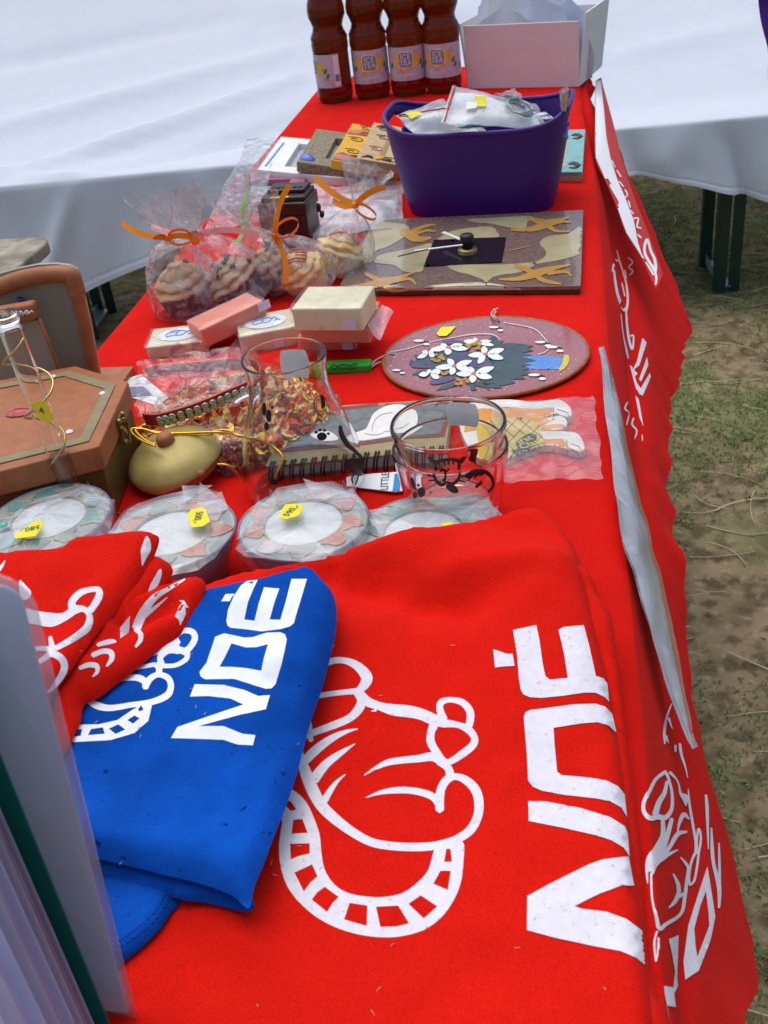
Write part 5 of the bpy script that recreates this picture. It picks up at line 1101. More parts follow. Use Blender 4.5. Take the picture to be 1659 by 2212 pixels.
# ---------- soaps
M_soapp = mat('pink_soap', (.80, .26, .17), rough=.4, var=.07, scale=40, sss=.15); M_soapc = mat('cream_soap', (.76, .69, .44), rough=.45, var=.06, scale=30, sss=.15, col2=(.62, .50, .33), mix_scale=60, mixpos=(.62, .75))
M_floral = mat('floral_wrap', (.70, .66, .46), rough=.5, var=.1, scale=50, col2=(.50, .34, .30), mix_scale=70, mixpos=(.60, .66)); M_soapbeige = mat('beige_soap', (.58, .46, .34), rough=.45, var=.08)
M_soapfilm = film_mat('soap_film', haze=.015, hazevar=.06, crinkle=.25, scale=35, gloss=.6)
def soap(fl, fr, z0, d, h, m, label, cat='soap', tilt=(0, 0), top=None, flap=False, sticker=None, film=True):
    A, B_ = Q(*fl, z0 + tilt[0]), Q(*fr, z0 + tilt[1]); ux = unit(B_ - A); uy = unit(np.cross(Zup, ux)); uz = np.cross(ux, uy); w = np.linalg.norm(B_ - A)
    o = thing('soap_bar', label, cat, A, 'wrapped soap bars'); c = A + ux * w / 2 + uy * d / 2 + uz * h / 2
    q = MB(); q.box(c, (w, d, h), (ux, uy, uz)); body = bevel(q.build('bar', m, o, smooth=False), .0018, 3)
    f = lambda u, v, k=0: A + ux * w * u + uy * d * v + uz * (h + k)
    if film:
        G = []
        for t in np.linspace(0, 2 * math.pi, 41):
            row = []
            for s in np.linspace(-.03, 1.03, 16):
                cs, sn = math.cos(t), math.sin(t); e = .28
                yy = math.copysign(abs(cs) ** e, cs) * (d / 2 + .0016); zz = math.copysign(abs(sn) ** e, sn) * (h / 2 + .0010)
                k = .0012 * noise.noise(Vector((s * 7, t * 2, w * 900)))
                row.append(c + ux * w * (s - .5) + uy * (yy + k) + uz * (zz + (k if sn > 0 else 0)))
            G.append(row)
        q = MB(); q.grid(G); q.build('wrapper', M_soapfilm, o)
    if flap:
        G = [[f(1 + .16 * s + .02 * t, t) - uz * (h * .75 * s + .004 * math.sin(s * 3 + t * 2)) for t in np.linspace(-.04, 1.0, 9)] for s in np.linspace(0, 1, 8)]
        q = MB(); q.grid(G); q.build('wrapper_flap', M_film_milky, o)
    if top:
        E_ = [f(.5 + .36 * math.cos(a), .5 + .34 * math.sin(a), .0004) for a in np.linspace(0, 6.28, 25)[:-1]]; q = MB(); q.prism(E_, .0003, uz); q.build('label', M_paper, o, smooth=False)
        q = MB()
        for s in ([(.30, .40), (.28, .52), (.36, .62), (.46, .58), (.44, .46), (.36, .42), (.30, .40)], [(.44, .58), (.52, .66), (.60, .60), (.58, .46), (.50, .40), (.44, .46)], [(.33, .64), (.40, .70), (.5, .68)]): q.tube([f(*p, .0010) for p in catmull(s, 4)], .0006, 5)
        q.build('label_drawing', M_bluep, o)
        q = MB()
        for s in ([(.62, .55), (.66, .62), (.70, .55)], [(.66, .44), (.72, .5), (.74, .42)]): q.tube([f(*p, .0010) for p in catmull(s, 4)], .0006, 5)
        q.build('label_writing', mat('teal_ink', (.1, .4, .38), rough=.5), o)
    if sticker:
        u, z_ = sticker; q = MB(); q.prism([A + ux * w * (u + a) - uy * .0024 + uz * (h * (z_ + b_)) for a, b_ in ((-.09, -.18), (.1, -.18), (.1, .25), (-.09, .25))], .0003, -uy); q.build('sticker', mat('lilac_sticker', (.66, .58, .68), rough=.5), o, smooth=False)
    return o
soap((652, 760), (770, 756), .0005, .050, .016, M_soapp, 'lowest pink soap of the stack under the cream soap', sticker=(.85, .3))
soap((652, 743), (800, 742), .018, .052, .020, M_soapp, 'upper pink soap directly under the cream soap, with white wrapper flap', flap=True)
soap((637, 716), (785, 716), .0395, .052, .0225, M_soapc, 'cream coloured soap on top of the stack of pink soaps', sticker=(.82, .3))
soap((525, 768), (650, 744), .001, .048, .020, M_floral, 'beige soap with floral band and white drawn label in the middle', top=True, sticker=(.62, .35))
soap((322, 778), (452, 764), .001, .045, .014, M_floral, 'thin soap with floral wrap and blue drawn label at the left end', top=True)
soap((447, 752), (580, 688), .006, .034, .020, M_soapp, 'pink soap lying slanted across the floral soaps', tilt=(.004, .012), sticker=(.97, .75))

# ---------- cellophane-wrapped cupcakes
M_choc = mat('chocolate_cup', (.035, .007, .006), rough=.5, var=.2, scale=80); M_mocha = mat('mocha_icing', (.56, .35, .18), rough=.45, var=.12, scale=60, sss=.1)
M_vcup = mat('pale_yellow_cup', (.68, .42, .08), rough=.5, var=.12, scale=80); M_vic = mat('vanilla_icing', (.80, .55, .20), rough=.45, var=.12, scale=60, sss=.1); M_chip = mat('chocolate_chip', (.035, .020, .016), rough=.4)
def basis(lx, ly):
    uz = unit((lx, ly, 1)); ux = unit(np.cross((0, 1, 0), uz)); return ux, np.cross(uz, ux), uz
def bow(o, c, m, view, s=.02, tails=((-.9, .3), (.9, .2)), loops=((-.6, .1), (.6, 0)), w=.0062):
    """a tied ribbon at c: knot, loops and tails fanned out in the plane facing view"""
    v = unit(view); ex = unit(np.cross(Zup, v)); ey = np.cross(v, ex)
    q = MB(); q.lathe([(0, -.004), (.0032, -.003), (.0042, 0), (.0032, .003), (0, .004)], c, 10, ax=(ey, v, ex)); q.build('knot', m, o)
    for (lx, ly) in loops:
        d = ex * lx + ey * ly; pr = np.cross(v, unit(d)); P = []
        for t in np.linspace(0, 1, 15):
            a = 2 * math.pi * t; P.append(c + d * s * (1 - math.cos(a)) * .9 + pr * s * .42 * math.sin(a) + v * (.003 + .004 * math.sin(a / 2)))
        q = MB(); q.strip(P, unit(v + ey * .3 + pr * .2), w); q.build('loop', m, o)
    for (lx, ly, *kk) in tails:
        d = ex * lx + ey * ly; pr = np.cross(v, unit(d)); P = [c + d * s * 2 * t + pr * s * .25 * math.sin(3 * t) + v * (.004 * math.sin(2.5 * t) + .001) for t in np.linspace(0, 1, 10)]
        q = MB(); q.strip(P, unit(pr + v * .35), w); q.build('tail', m, o)
def cupcake(px, py, label, kind, rib, lean=(0, 0), sc=1.0, tie=.080, seed=0, bw=None, bag=True, chips=10, top=.045, body=True, **bk_):
    p = Q(px, py); c = np.array([p[0], p[1] + .021 * sc, T + .003]); ux, uy, uz = basis(*lean); AX = (ux, uy, uz)
    o = thing('wrapped_cupcake', label, 'cupcake', c, 'cupcakes in cellophane bags'); cupm, icm = (M_choc, M_mocha) if kind == 'choc' else (M_vcup, M_vic)
    rr = random.Random(seed)
    if body:
        q = MB(); q.lathe([(0, .001), (.021 * sc, 0), (.0215 * sc, .001), (.0275 * sc, .024 * sc), (.0255 * sc, .0235 * sc)], c, 96, AX, fr=lambda a, z: 1 + .03 * math.cos(a * 24)); q.build('paper_cup', cupm, o)
        prof_ = []; nl = 3; NP = 44
        q = MB(); V = []; NA_ = 72
        for j in range(NP + 1):
            t = j / NP
            for i in range(NA_):
                a = 2 * math.pi * i / NA_; ph = t * nl - i / NA_; rid = abs(math.sin(math.pi * ph)) ** .75
                R_ = .0292 * sc * (1 - t ** 1.8 * .78) * (.80 + .20 * rid) * (1 + .05 * math.sin(a * 5 + 2 * math.floor(ph) + seed) * rid + .022 * math.sin(a * 14 + 9 * math.floor(ph) + seed) + .10 * noise.noise(Vector((math.cos(a) * 3 + seed, math.sin(a) * 3, t * 5))))
                V.append(c + ux * R_ * math.cos(a) + uy * R_ * math.sin(a) + uz * ((.0225 + .025 * t + .0008 * math.sin(a * 7 + 1.3 + 6 * t)) * sc))
        F = [(j * NA_ + i, j * NA_ + (i + 1) % NA_, (j + 1) * NA_ + (i + 1) % NA_, (j + 1) * NA_ + i) for j in range(NP) for i in range(NA_)] + [tuple(NP * NA_ + i for i in range(NA_))]
        q.add(V, F); q.build('icing', icm, o)
        for k in range(chips):
            a = rr.uniform(0, 6.28); t = rr.uniform(.35, .98); R_ = .0292 * sc * (1 - t ** 1.6 * .8); cc_ = c + ux * R_ * math.cos(a) + uy * R_ * math.sin(a) + uz * (.0235 + .024 * t) * sc; s = rr.uniform(.002, .0042) * sc
            A3 = basis(rr.uniform(-1, 1), rr.uniform(-1, 1)); q = MB(); q.lathe([(0, -s), (s * .8, -s * .5), (s, 0), (s * .6, s * .7), (0, s)], cc_, 6, A3); q.build('chocolate_chip', M_chip, o, smooth=False)
        if kind != 'choc':
            q = MB()
            for k in range(5): q.tube([c + ux * (x * sc) + uy * ((-.012 + .006 * k) * sc) + uz * ((.0475 - x * x * 28) * sc) for x in np.linspace(-.017, .017, 9)], .0012 * sc, 5)
            q.build('drizzle', mat('red_drizzle', (.55, .12, .06), rough=.4), o)
    # the bag: loose round the cake, gathered at the tie, flaring above it
    NB = 72; prof_ = [(.026 * sc, -.0015), (.033 * sc, .002), (.0345 * sc, .014 * sc), (.0345 * sc, .028 * sc), (.032 * sc, .042 * sc), (.025 * sc, .055 * sc), (.014 * sc, .068 * sc), (.0065, tie - .006), (.0040, tie), (.0055, tie + .006), (.012, tie + .016), (.021, tie + .028), (.029, tie + top)]
    pr2 = catmull(prof_, 4); V = []
    for (r0, z0) in pr2:
        g = max(0, (z0 - .03 * sc) / (tie - .03 * sc)); up = max(0, (z0 - tie) / top)
        for i in range(NB):
            a = 2 * math.pi * i / NB
            n1 = noise.noise(Vector((math.cos(a) * 2.2, math.sin(a) * 2.2, z0 * 38 + seed))) ; n2 = noise.noise(Vector((math.cos(a) * 3.5, math.sin(a) * 3.5, z0 * 45 + seed * 3)))
            r = r0 * (1 + .10 * n1 + .07 * n2 + .16 * min(1.2, g) * math.sin(a * 6 + seed + 3 * n1) * (.6 if up == 0 else .8)) if z0 > .003 else r0
            sq = .0025 * n1 if z0 > .003 else 0
            # flattened top of the bag
            V.append(c + ux * (r * math.cos(a) + sq) + uy * r * math.sin(a) * (1 - .55 * up) + uz * (z0 + .010 * up * n2))
    m = len(pr2); q = MB(); q.add(V, [(j * NB + i, j * NB + (i + 1) % NB, (j + 1) * NB + (i + 1) % NB, (j + 1) * NB + i) for j in range(m - 1) for i in range(NB)]); q.build('cellophane_bag', M_film, o)
    kt = c + uz * tie
    bow(o, kt + unit(CAM - kt) * .012, rib, CAM - kt, **bk_)
    return o
cupcake(398, 690, 'chocolate cupcake at far left, bag tied with orange ribbon', 'choc', M_orange, (-.05, -.10), 1.10, tie=.082, seed=1, chips=2, s=.018, loops=((.75, -.12), (-.55, -.22)), tails=((-1.15, .60), (.85, -.30)))
cupcake(522, 672, 'mocha cupcake with chocolate chips, bag tied with pale pink ribbon', 'choc', M_pink_rib, (-.42, -.10), 1.08, tie=.086, seed=2, chips=14, s=.017, loops=((-.85, -.35), (.5, .3)), tails=((-1.4, .45), (1.7, -.35)))
cupcake(592, 640, 'cupcake at the back by the dark chest, bag tied with pale green ribbon', 'choc', M_green_rib, (-.30, -.10), .95, tie=.080, seed=3, chips=8, s=.011, loops=((.5, .9),), tails=((.55, 1.5), (-.6, -.9)), w=.0045)
cupcake(715, 612, 'yellow cupcake beside the clock, bag tied with orange ribbon', 'van', M_orange, (.42, .30), 1.0, tie=.078, seed=4, chips=0, s=.013, loops=((.9, -.7),), tails=((1.3, .55), (-1.5, 1.3), (-.9, .3)), w=.007)
cupcake(668, 642, 'yellow cupcake behind the soaps, front bag tied with long orange ribbon', 'van', M_orange, (-.40, -.30), .95, tie=.074, seed=5, chips=0, s=.019, loops=((-1.0, -.45), (.75, .35)), tails=((.62, 1.25), (.05, -1.3)))

# ================================================================== LEFT SIDE: FRAMES, BOX, BUD VASE, ORNAMENT
M_gpanel = mat('grey_green_board', (.36, .34, .25), rough=.6, var=.08, scale=12)
YF = .80; tf = thing('standing_frame', 'tall standing terracotta frame with a grey back panel at the left edge', 'frame', (-.47, YF, T))
g7 = lambda x, y, yy=YF: Qy(x, y, yy)
outer = [(240, 935), (215, 809), (195, 700), (178, 625), (173, 600), (166, 583), (150, 574), (120, 570), (80, 572), (40, 580), (0, 591), (-60, 610), (-60, 980)]
inner = [(215, 935), (194, 803), (176, 712), (160, 645), (150, 609), (120, 610), (85, 616), (50, 624), (0, 646), (-40, 664), (-40, 980)]
O3 = [g7(*p) for p in outer]; I3 = [g7(*p) for p in inner]
q = MB(); q.prism([g7(*p, YF + .004) for p in [(236, 940)] + outer[1:-1] + [(-60, 960)]], .004, (0, 1, 0)); q.build('back_panel', M_gpanel, tf, smooth=False)
cen = [(a + b_) / 2 for a, b_ in zip([g7(*p) for p in outer[:12]], [g7(*p) for p in [inner[0], inner[1], inner[2], inner[3], inner[3], inner[4], inner[4], inner[5], inner[6], inner[7], inner[8], inner[9]]])]
C2 = catmull(cen, 5); q = MB(); q.tube([c - np.array([0, .002, 0]) for c in C2], [.0062 + (.0012 if c[2] > T + .105 else -.0005) for c in C2], 12); q.build('rim', M_terra, tf)
q = MB(); q.lathe([(0, .003), (.0025, .0025), (.0035, 0)], g7(45, 648) - np.array([0, .0005, 0]), 14, ax=(np.array([1, 0, 0]), Zup, np.array([0, -1, 0]))); q.build('blue_stone', mat('small_blue_stone', (.02, .06, .35), rough=.15, spec=.8), tf)
q = MB(); q.box((-.46, YF + .03, T + .0045), (.10, .07, .006)); q.build('foot', M_terra, tf, smooth=False)
YS = .773; sf = thing('standing_frame', 'small frame with white swirls on its terracotta top band, before the tall one', 'frame', (-.47, YS, T))
g8 = lambda x, y: Qy(x, y, YS)
q = MB(); q.prism([g8(*p) + np.array([0, .004, 0]) for p in ((-40, 712), (84, 690), (128, 800), (150, 880), (-40, 900))], .005, (0, -1, 0)); q.build('panel', mat('grey_brown_board', (.34, .27, .20), rough=.55, var=.1, scale=15), sf, smooth=False)
q = MB(); q.prism([g8(*p) + np.array([0, .006, 0]) for p in ((-40, 672), (0, 663), (40, 656), (72, 650), (78, 664), (83, 687), (40, 697), (0, 704), (-40, 712))], .012, (0, -1, 0)); bevel(q.build('top_band', M_terra, sf, smooth=False), .003, 3)
q = MB(); q.tube([g8(*p) for p in ((84, 690), (106, 742), (128, 800), (146, 870))], .0018, 8); q.build('edge', M_terra, sf)
q = MB(); o_ = np.array([0, -.0075, 0])
for k, x in enumerate((-14, 4, 20, 36, 52, 66)):
    y = 684 - (x + 14) * .22; s = 1 if k % 2 else -1
    q.tube([g8(x + (6 - .5 * t) * math.cos(t * .9 * s) * .8, y + (6 - .5 * t) * math.sin(t * .9 * s) * .8) + o_ for t in np.linspace(0, 9, 18)], .0006, 5)
    q.tube([g8(x + 5, y + 4) + o_, g8(x + 10, y - 3) + o_, g8(x + 14, y + 1) + o_], .0006, 5)
q.build('white_swirls', M_paper, sf)

# ---------- hexagonal box
HV = [(-.334, .616), (-.349, .720), (-.409, .754), (-.492, .722), (-.482, .622), (-.42, .571)]
hc = np.mean(np.array(HV), 0); hx = thing('hexagonal_box', 'hexagonal terracotta lidded box with gems, olive sides and brass clasp', 'box', (*hc, T))
def hexp(s, z): return [np.array([hc[0] + (x - hc[0]) * s, hc[1] + (y - hc[1]) * s, T + z]) for x, y in HV]
q = MB(); q.prism(hexp(.965, .003), .042); bevel(q.build('body', M_olive_d, hx, smooth=False), .001, 2)
q = MB(); q.prism(hexp(1.0, .043), .0195); lid = bevel(q.build('lid', M_terra, hx, smooth=False), .0012, 2)
nd = len(lid.data.polygons)
q = MB()
a_, b_ = hexp(.87, .0630), hexp(.76, .0630)
for i in range(6): q.prism([a_[i], a_[(i + 1) % 6], b_[(i + 1) % 6], b_[i]], .0004)
q.build('olive_band', mat('olive_band_paint', (.26, .21, .105), rough=.55, var=.12, scale=80), hx, smooth=False)
def gem(px, py, r, m, nm='gem', z=.0628, el=1.0, ang=0):
    p = Q(px, py, z); q = MB(); q.lathe([(0, r * .5), (r * .55, r * .45), (r, r * .12), (r * .95, 0)], p, 9, ax=(np.array([math.cos(ang), math.sin(ang), 0]) * el, np.array([-math.sin(ang), math.cos(ang), 0]), Zup)); q.build(nm, m, hx, smooth=False)
gem(115, 814, .0028, M_gem); gem(221, 850, .0028, M_gem); gem(150, 933, .0030, M_gem)
gem(42, 893, .0065, mat('red_gem', (.45, .008, .012), rough=.08, spec=1.0, var=.3, scale=300), 'red_gem', el=1.7, ang=.2)
# clasp on the right side face
d_ = unit(np.array([HV[1][0] - HV[0][0], HV[1][1] - HV[0][1], 0])); n_ = np.array([d_[1], -d_[0], 0]); mc_ = np.array([*(np.array(HV[0]) * .46 + np.array(HV[1]) * .54), T])
q = MB()
for (dy, z, w, h) in ((0, .052, .016, .010), (-.003, .040, .009, .010), (.004, .041, .006, .012)): q.box(mc_ + d_ * dy + n_ * .0012 + Zup * z, (w, .0018, h), (d_, n_, Zup))
q.build('clasp_plate', M_brass, hx, smooth=False)
q = MB()
for (dy, z) in ((-.006, .055), (.006, .055), (.006, .048), (-.006, .049), (0, .043), (-.004, .036), (.005, .037)): q.lathe([(0, .0028), (.0016, .0022), (.0024, .0008), (.0024, 0)], mc_ + d_ * dy + n_ * .002 + Zup * z, 8, ax=(d_, Zup, n_))
q.tube(catmull([mc_ + d_ * a + n_ * .005 + Zup * z for a, z in ((-.004, .056), (.002, .052), (.004, .045), (0, .038), (-.003, .034))], 4), .0012, 6)
q.build('clasp_hook', M_brass, hx)

# ---------- bud vase: a glass tube in a coil of gold wire
p = Q(186, 1140); vb = np.array([p[0], p[1], T]); lean = unit(np.array([-.075, .03, 1]))
A3 = (unit(np.cross((0, 1, 0), lean)), None, lean); A3 = (A3[0], np.cross(lean, A3[0]), lean)
bv_ = thing('bud_vase', 'tall glass test tube vase wrapped in a spiral of gold wire', 'vase', vb)
Hh = .168
q = MB(); q.lathe(catmull([(.0005, .0020), (.005, .003), (.0074, .008), (.0078, .016), (.0078, Hh - .01), (.0080, Hh - .004), (.0094, Hh), (.0090, Hh + .0012), (.0078, Hh - .002), (.0066, Hh - .008), (.0066, .016), (.006, .010), (.004, .006), (.0005, .005)], 3), vb, 28, A3); q.build('tube', M_glass, bv_)
P = []; 
for t in np.linspace(0, 1, 150):
    a = t * 2 * math.pi * 3.6 + 2.2; r = .0115 + .003 * math.sin(t * 9 + 1); P.append(vb + A3[0] * r * math.cos(a) + A3[1] * r * math.sin(a) + lean * (.004 + (Hh - .018) * t))
q = MB(); q.tube([vb + np.array([.03 * math.cos(a), .022 * math.sin(a), .0015]) for a in np.linspace(0, 5.9, 40)] + P, .00095, 6); q.build('wire', mat('gold_wire', (.50, .40, .16), rough=.3, metal=.85), bv_)
tagc = Qy(90, 887, vb[1] - .010)
ex = unit(np.array([.9, .25, -.1])); ey = unit(np.array([-.22, .1, 1])); f = frame3(tagc, ex, ey)
q = MB(); q.prism([f(x, y) for x, y in ((-.0040, -.0075), (.001, -.0098), (.0062, -.006), (.0050, .0070), (.0035, .0082), (-.0052, .0055))], .0004, unit(np.cross(ex, ey))); q.build('price_tag', M_yellow, bv_, smooth=False)
text('price_writing', '4', .007, lambda x, y: f(x, y) + unit(np.cross(ex, ey)) * .0007, M_ink, bv_)

# ---------- round ornament with a cap
p = Q(372, 1068); oc = np.array([p[0], p[1] + .026, T]); ux, uy, uz = basis(-.12, -.16); AX = (ux, uy, uz); oc = oc + Zup * .004
orn = thing('ornament', 'round olive capped terracotta hanging ornament with gold loop', 'ornament', oc)
q = MB(); q.lathe(catmull([(.001, 0), (.018, .001), (.031, .004), (.0365, .010), (.035, .0172), (.0265, .0250), (.012, .0297), (.001, .0308)], 4), oc, 48, AX); q.build('body', M_terra, orn)
V = []; NAo = 96; NP = 26
sph = catmull([(.0355, .007), (.0372, .0112), (.0356, .0182), (.0272, .0258), (.0127, .0308), (.0005, .0319)], 6); ph = np.array(sph)
for j in range(NP + 1):
    for i in range(NAo):
        a = 2 * math.pi * i / NAo; lo = .16 + .14 * abs(math.sin((a - 4.6) * 1.5)) ** .7 if True else 0
        t = lo + (1 - lo) * j / NP; k = t * (len(ph) - 1); k0 = int(min(len(ph) - 2, k)); rz = ph[k0] + (ph[k0 + 1] - ph[k0]) * (k - k0); r = rz[0] + .0009
        V.append(oc + ux * r * math.cos(a) + uy * r * math.sin(a) + uz * rz[1])
for i in range(NAo):
    a = 2 * math.pi * i / NAo; v = V[i]; d = (ux * math.cos(a) + uy * math.sin(a)); V.append(v - d * .0016 - uz * .0004)
F = [(j * NAo + i, j * NAo + (i + 1) % NAo, (j + 1) * NAo + (i + 1) % NAo, (j + 1) * NAo + i) for j in range(NP) for i in range(NAo)]
k = (NP + 1) * NAo; F += [(k + i, k + (i + 1) % NAo, (i + 1) % NAo, i) for i in range(NAo)]
q = MB(); q.add(V, F); q.build('cap', M_olive, orn)
q = MB(); q.lathe(catmull([(.0068, -.002), (.0072, .002), (.0060, .0065), (.003, .0085), (.0002, .009)], 4), oc + uz * .0312, 20, AX); q.build('knob', M_terra, orn)
dotp = BVHTree.FromPolygons([Vector(v) for v in V], F).ray_cast(Vector(CAM), Vector(ray(434, 1024)).normalized())
if dotp[0] is not None:
    nn = np.array(dotp[1]); nn = nn if nn @ (CAM - np.array(dotp[0])) > 0 else -nn; e1 = unit(np.cross(nn, Zup)); q = MB(); q.lathe([(0, .0026), (.002, .0022), (.0033, .0008), (.0034, -.0005)], np.array(dotp[0]), 14, ax=(e1, np.cross(nn, e1), nn)); q.build('bead', M_terra, orn)
zG = zoom(300, 860, .30139)
def cord(pts, r=.0009): q = MB(); q.tube(catmull([Q(*zG((x, y)), h) for x, y, h in pts], 6), r, 6); return q
cord([(310, 895, 0.0403), (200, 850, 0.0403), (120, 790, 0.0418), (108, 750, 0.0432), (180, 742, 0.0432), (260, 765, 0.0418), (330, 785, 0.0403), (500, 792, 0.0374), (760, 798, 0.0360), (800, 770, 0.0374), (880, 758, 0.0389), (950, 770, 0.0389), (975, 800, 0.0374)]).build('gold_loop', M_gold, orn)
cord([(310, 880, 0.0403), (220, 840, 0.0410), (140, 760, 0.0432), (200, 748, 0.0432), (300, 772, 0.0410), (480, 785, 0.0382), (780, 775, 0.0382), (900, 780, 0.0382), (1000, 800, .05)]).build('gold_loop', M_gold, orn)

# ---------- bag of red and gold wood-shaving potpourri
rr = random.Random(9)
pm = np.array([-.272, .748, T]); pp = thing('potpourri_bag', 'cellophane bag of red and gold potpourri shavings tied with gold cord', 'bag', pm)
def mound(x, y):
    dx, dy = (x - pm[0]), (y - pm[1]); c_, s_ = math.cos(.25), math.sin(.25); u, v = (dx * c_ + dy * s_) / .084, (-dx * s_ + dy * c_) / .074
    d = u * u + v * v; return .036 * math.sqrt(max(0, 1 - d)) * (1 + .12 * noise.noise(Vector((x * 60, y * 60, 0)))), d
sets = [MB() for _ in range(4)]
for k in range(2100):
    x, y = pm[0] + rr.uniform(-.09, .09), pm[1] + rr.uniform(-.08, .08); h, d = mound(x, y)
    if d > 1.0: continue
    c = np.array([x, y, T + h * rr.uniform(.8, 1.0) + .001]); s = rr.uniform(.0028, .0085); ax3 = basis(rr.gauss(0, .9), rr.gauss(0, .9)); ang = rr.uniform(0, 6.28)
    e1 = ax3[0] * math.cos(ang) + ax3[1] * math.sin(ang); e2 = np.cross(ax3[2], e1); w = rr.uniform(.35, .8)
    V = [c - e1 * s, c - e1 * s * .3 + e2 * s * w, c + e1 * s * .5 + e2 * s * w * .7, c + e1 * s + ax3[2] * s * .4, c + e1 * s * .5 - e2 * s * w * .7, c - e1 * s * .3 - e2 * s * w, c + ax3[2] * s * .35]
    sets[rr.choice((0, 0, 0, 1, 1, 2, 2, 3))].add(V, [(6, i, (i + 1) % 6) for i in range(6)])
for b, (nm, c) in zip(sets, (('red_shavings', (.62, .05, .012)), ('gold_shavings', (.88, .46, .06)), ('cream_shavings', (.76, .52, .20)), ('rust_shavings', (.72, .22, .02)))):
    b.build(nm, mat(nm, c, rough=.38 if nm[0] in 'gc' else .55, var=.2, scale=200, spec=.25, metal=.45 if nm[0] == 'g' else 0), pp, smooth=False, kind='stuff')
def filmdome(cx, sx, sy, h, seed, n=56):
    V = []; 
    for j in range(22):
        t = j / 21; a_ = t * math.pi / 2
        for i in range(n):
            a = 2 * math.pi * i / n; k = 1 + .10 * noise.noise(Vector((math.cos(a) * 3, math.sin(a) * 3, t * 4 + seed))) + .06 * noise.noise(Vector((math.cos(a) * 9, math.sin(a) * 9, t * 9 + seed)))
            V.append(cx + np.array([sx * math.cos(a) * math.cos(a_) ** .8 * k, sy * math.sin(a) * math.cos(a_) ** .8 * k, .001 + h * math.sin(a_) * k]))
    return V, [(j * n + i, j * n + (i + 1) % n, (j + 1) * n + (i + 1) % n, (j + 1) * n + i) for j in range(21) for i in range(n)]
q = MB(); q.add(*filmdome(pm, .090, .079, .041, 3)); q.build('cellophane', film_mat('pouch_film', haze=.005, hazevar=.03, crinkle=.5, scale=40, gloss=.45), pp)
pf2 = np.array([*Q(500, 1030)[:2], T]) + np.array([0, .022, 0])
sets = [MB(), MB()]
for k in range(260):
    a = rr.uniform(0, 6.28); d = math.sqrt(rr.random()); h = .026 * math.sqrt(max(0, 1 - d * d)); c = pf2 + np.array([.024 * d * math.cos(a), .022 * d * math.sin(a), .001 + h * rr.uniform(.7, 1)]); s = rr.uniform(.0018, .0048)
    ax3 = basis(rr.gauss(0, 1), rr.gauss(0, 1)); V = [c + ax3[0] * s, c + ax3[1] * s * .6, c - ax3[0] * s, c - ax3[1] * s * .6, c + ax3[2] * s * .4]
    sets[rr.choice((0, 0, 0, 1))].add(V, [(4, 0, 1), (4, 1, 2), (4, 2, 3), (4, 3, 0)])
for b, nm in zip(sets, ('red_foil', 'gold_foil')): b.build(nm, mat(nm, (.36, .012, .012) if nm == 'red_foil' else (.62, .36, .1), rough=.22, metal=.45, var=.3, scale=300), pp, smooth=False, kind='stuff')
q = MB(); q.add(*filmdome(pf2, .027, .024, .028, 8, 40)); q.build('cellophane', MATS['pouch_film'], pp)
cord([(960, 770, .050), (990, 800, .050), (1130, 835, .048), (1110, 870, .045), (1120, 950, .03), (1120, 1000, .02)], .0010).build('gold_cord', M_gold, pp)
cord([(975, 790, .05), (1060, 815, .05), (1130, 830, .049), (1230, 865, .040), (1300, 900, .035), (1380, 985, .030), (1340, 1100, .022), (1310, 1180, .015)], .0010).build('gold_cord', M_gold, pp)
cord([(830, 1045, .030), (900, 1050, .030), (960, 1080, .026), (1000, 1130, .018), (1060, 1210, .008)], .0009).build('gold_cord', M_gold, pp)

# ---------- red dog collar with green rhinestones in its own bag
M_collar = mat('red_collar_leather', (.50, .045, .04), rough=.35, var=.15, scale=120, spec=.5)
cp_ = [(215, 672, .036), (330, 675, .038), (450, 648, .041), (620, 596, .044), (780, 536, .047), (930, 470, .049), (1080, 408, .050), (1150, 360, .050), (1180, 280, .049), (1100, 215, .048), (960, 195, .047), (760, 212, .046), (540, 232, .045), (330, 252, .043), (235, 275, .040)]
cl = thing('dog_collar', 'red dog collar set with a double row of green rhinestones, in cellophane', 'collar', Q(*zG((700, 560)), .04))
C = catmull([Q(*zG((x, y)), h) for x, y, h in cp_], 8)
q = MB(); up = unit(np.array([.05, -.35, 1]))
G = [[c - up * .0065, c - up * .003, c + up * .003, c + up * .0065] for c in C]; q.grid(G); t_ = np.gradient(np.array(C), axis=0)
G2 = [[p + np.cross(up, unit(t)) * .0018 for p in r] for r, t in zip(G, t_)]; q.grid(G2)
for side in (0, 3): q.grid([[a[side], b_[side]] for a, b_ in zip(G, G2)])
q.build('band', M_collar, cl)
fr = np.linspace(.09, .435, 13)
for k, s in enumerate(fr):
    i = s * (len(C) - 1); c = C[int(i)] + (C[int(i) + 1] - C[int(i)]) * (i - int(i)); t = unit(t_[int(i)]); n = unit(np.cross(t, up)); n = n if n @ (CAM - c) > 0 else -n
    for dz in (.0027, -.0027):
        q = MB(); q.lathe([(0, .0020), (.0011, .0018), (.0021, .0008), (.0021, 0)], c + up * dz + n * .0022, 8, ax=(t, np.cross(n, t), n)); q.build('rhinestone', M_greengem, cl, smooth=False)
        q = MB(); q.lathe([(.0021, 0), (.0027, .0009), (.0028, -.0002)], c + up * dz + n * .0021, 10, ax=(t, np.cross(n, t), n)); q.build('setting', M_silver, cl)
for x, y in ((490, 228), (627, 216), (758, 208)):
    c = Q(*zG((x, y)), .0455); n = unit(CAM - c); e = unit(np.cross(n, Zup)); q = MB(); q.lathe([(.0009, .001), (.0018, .0016), (.0024, 0)], c + n * .002, 12, ax=(e, np.cross(n, e), n)); q.build('eyelet', M_silver if x != 758 else M_brass, cl)
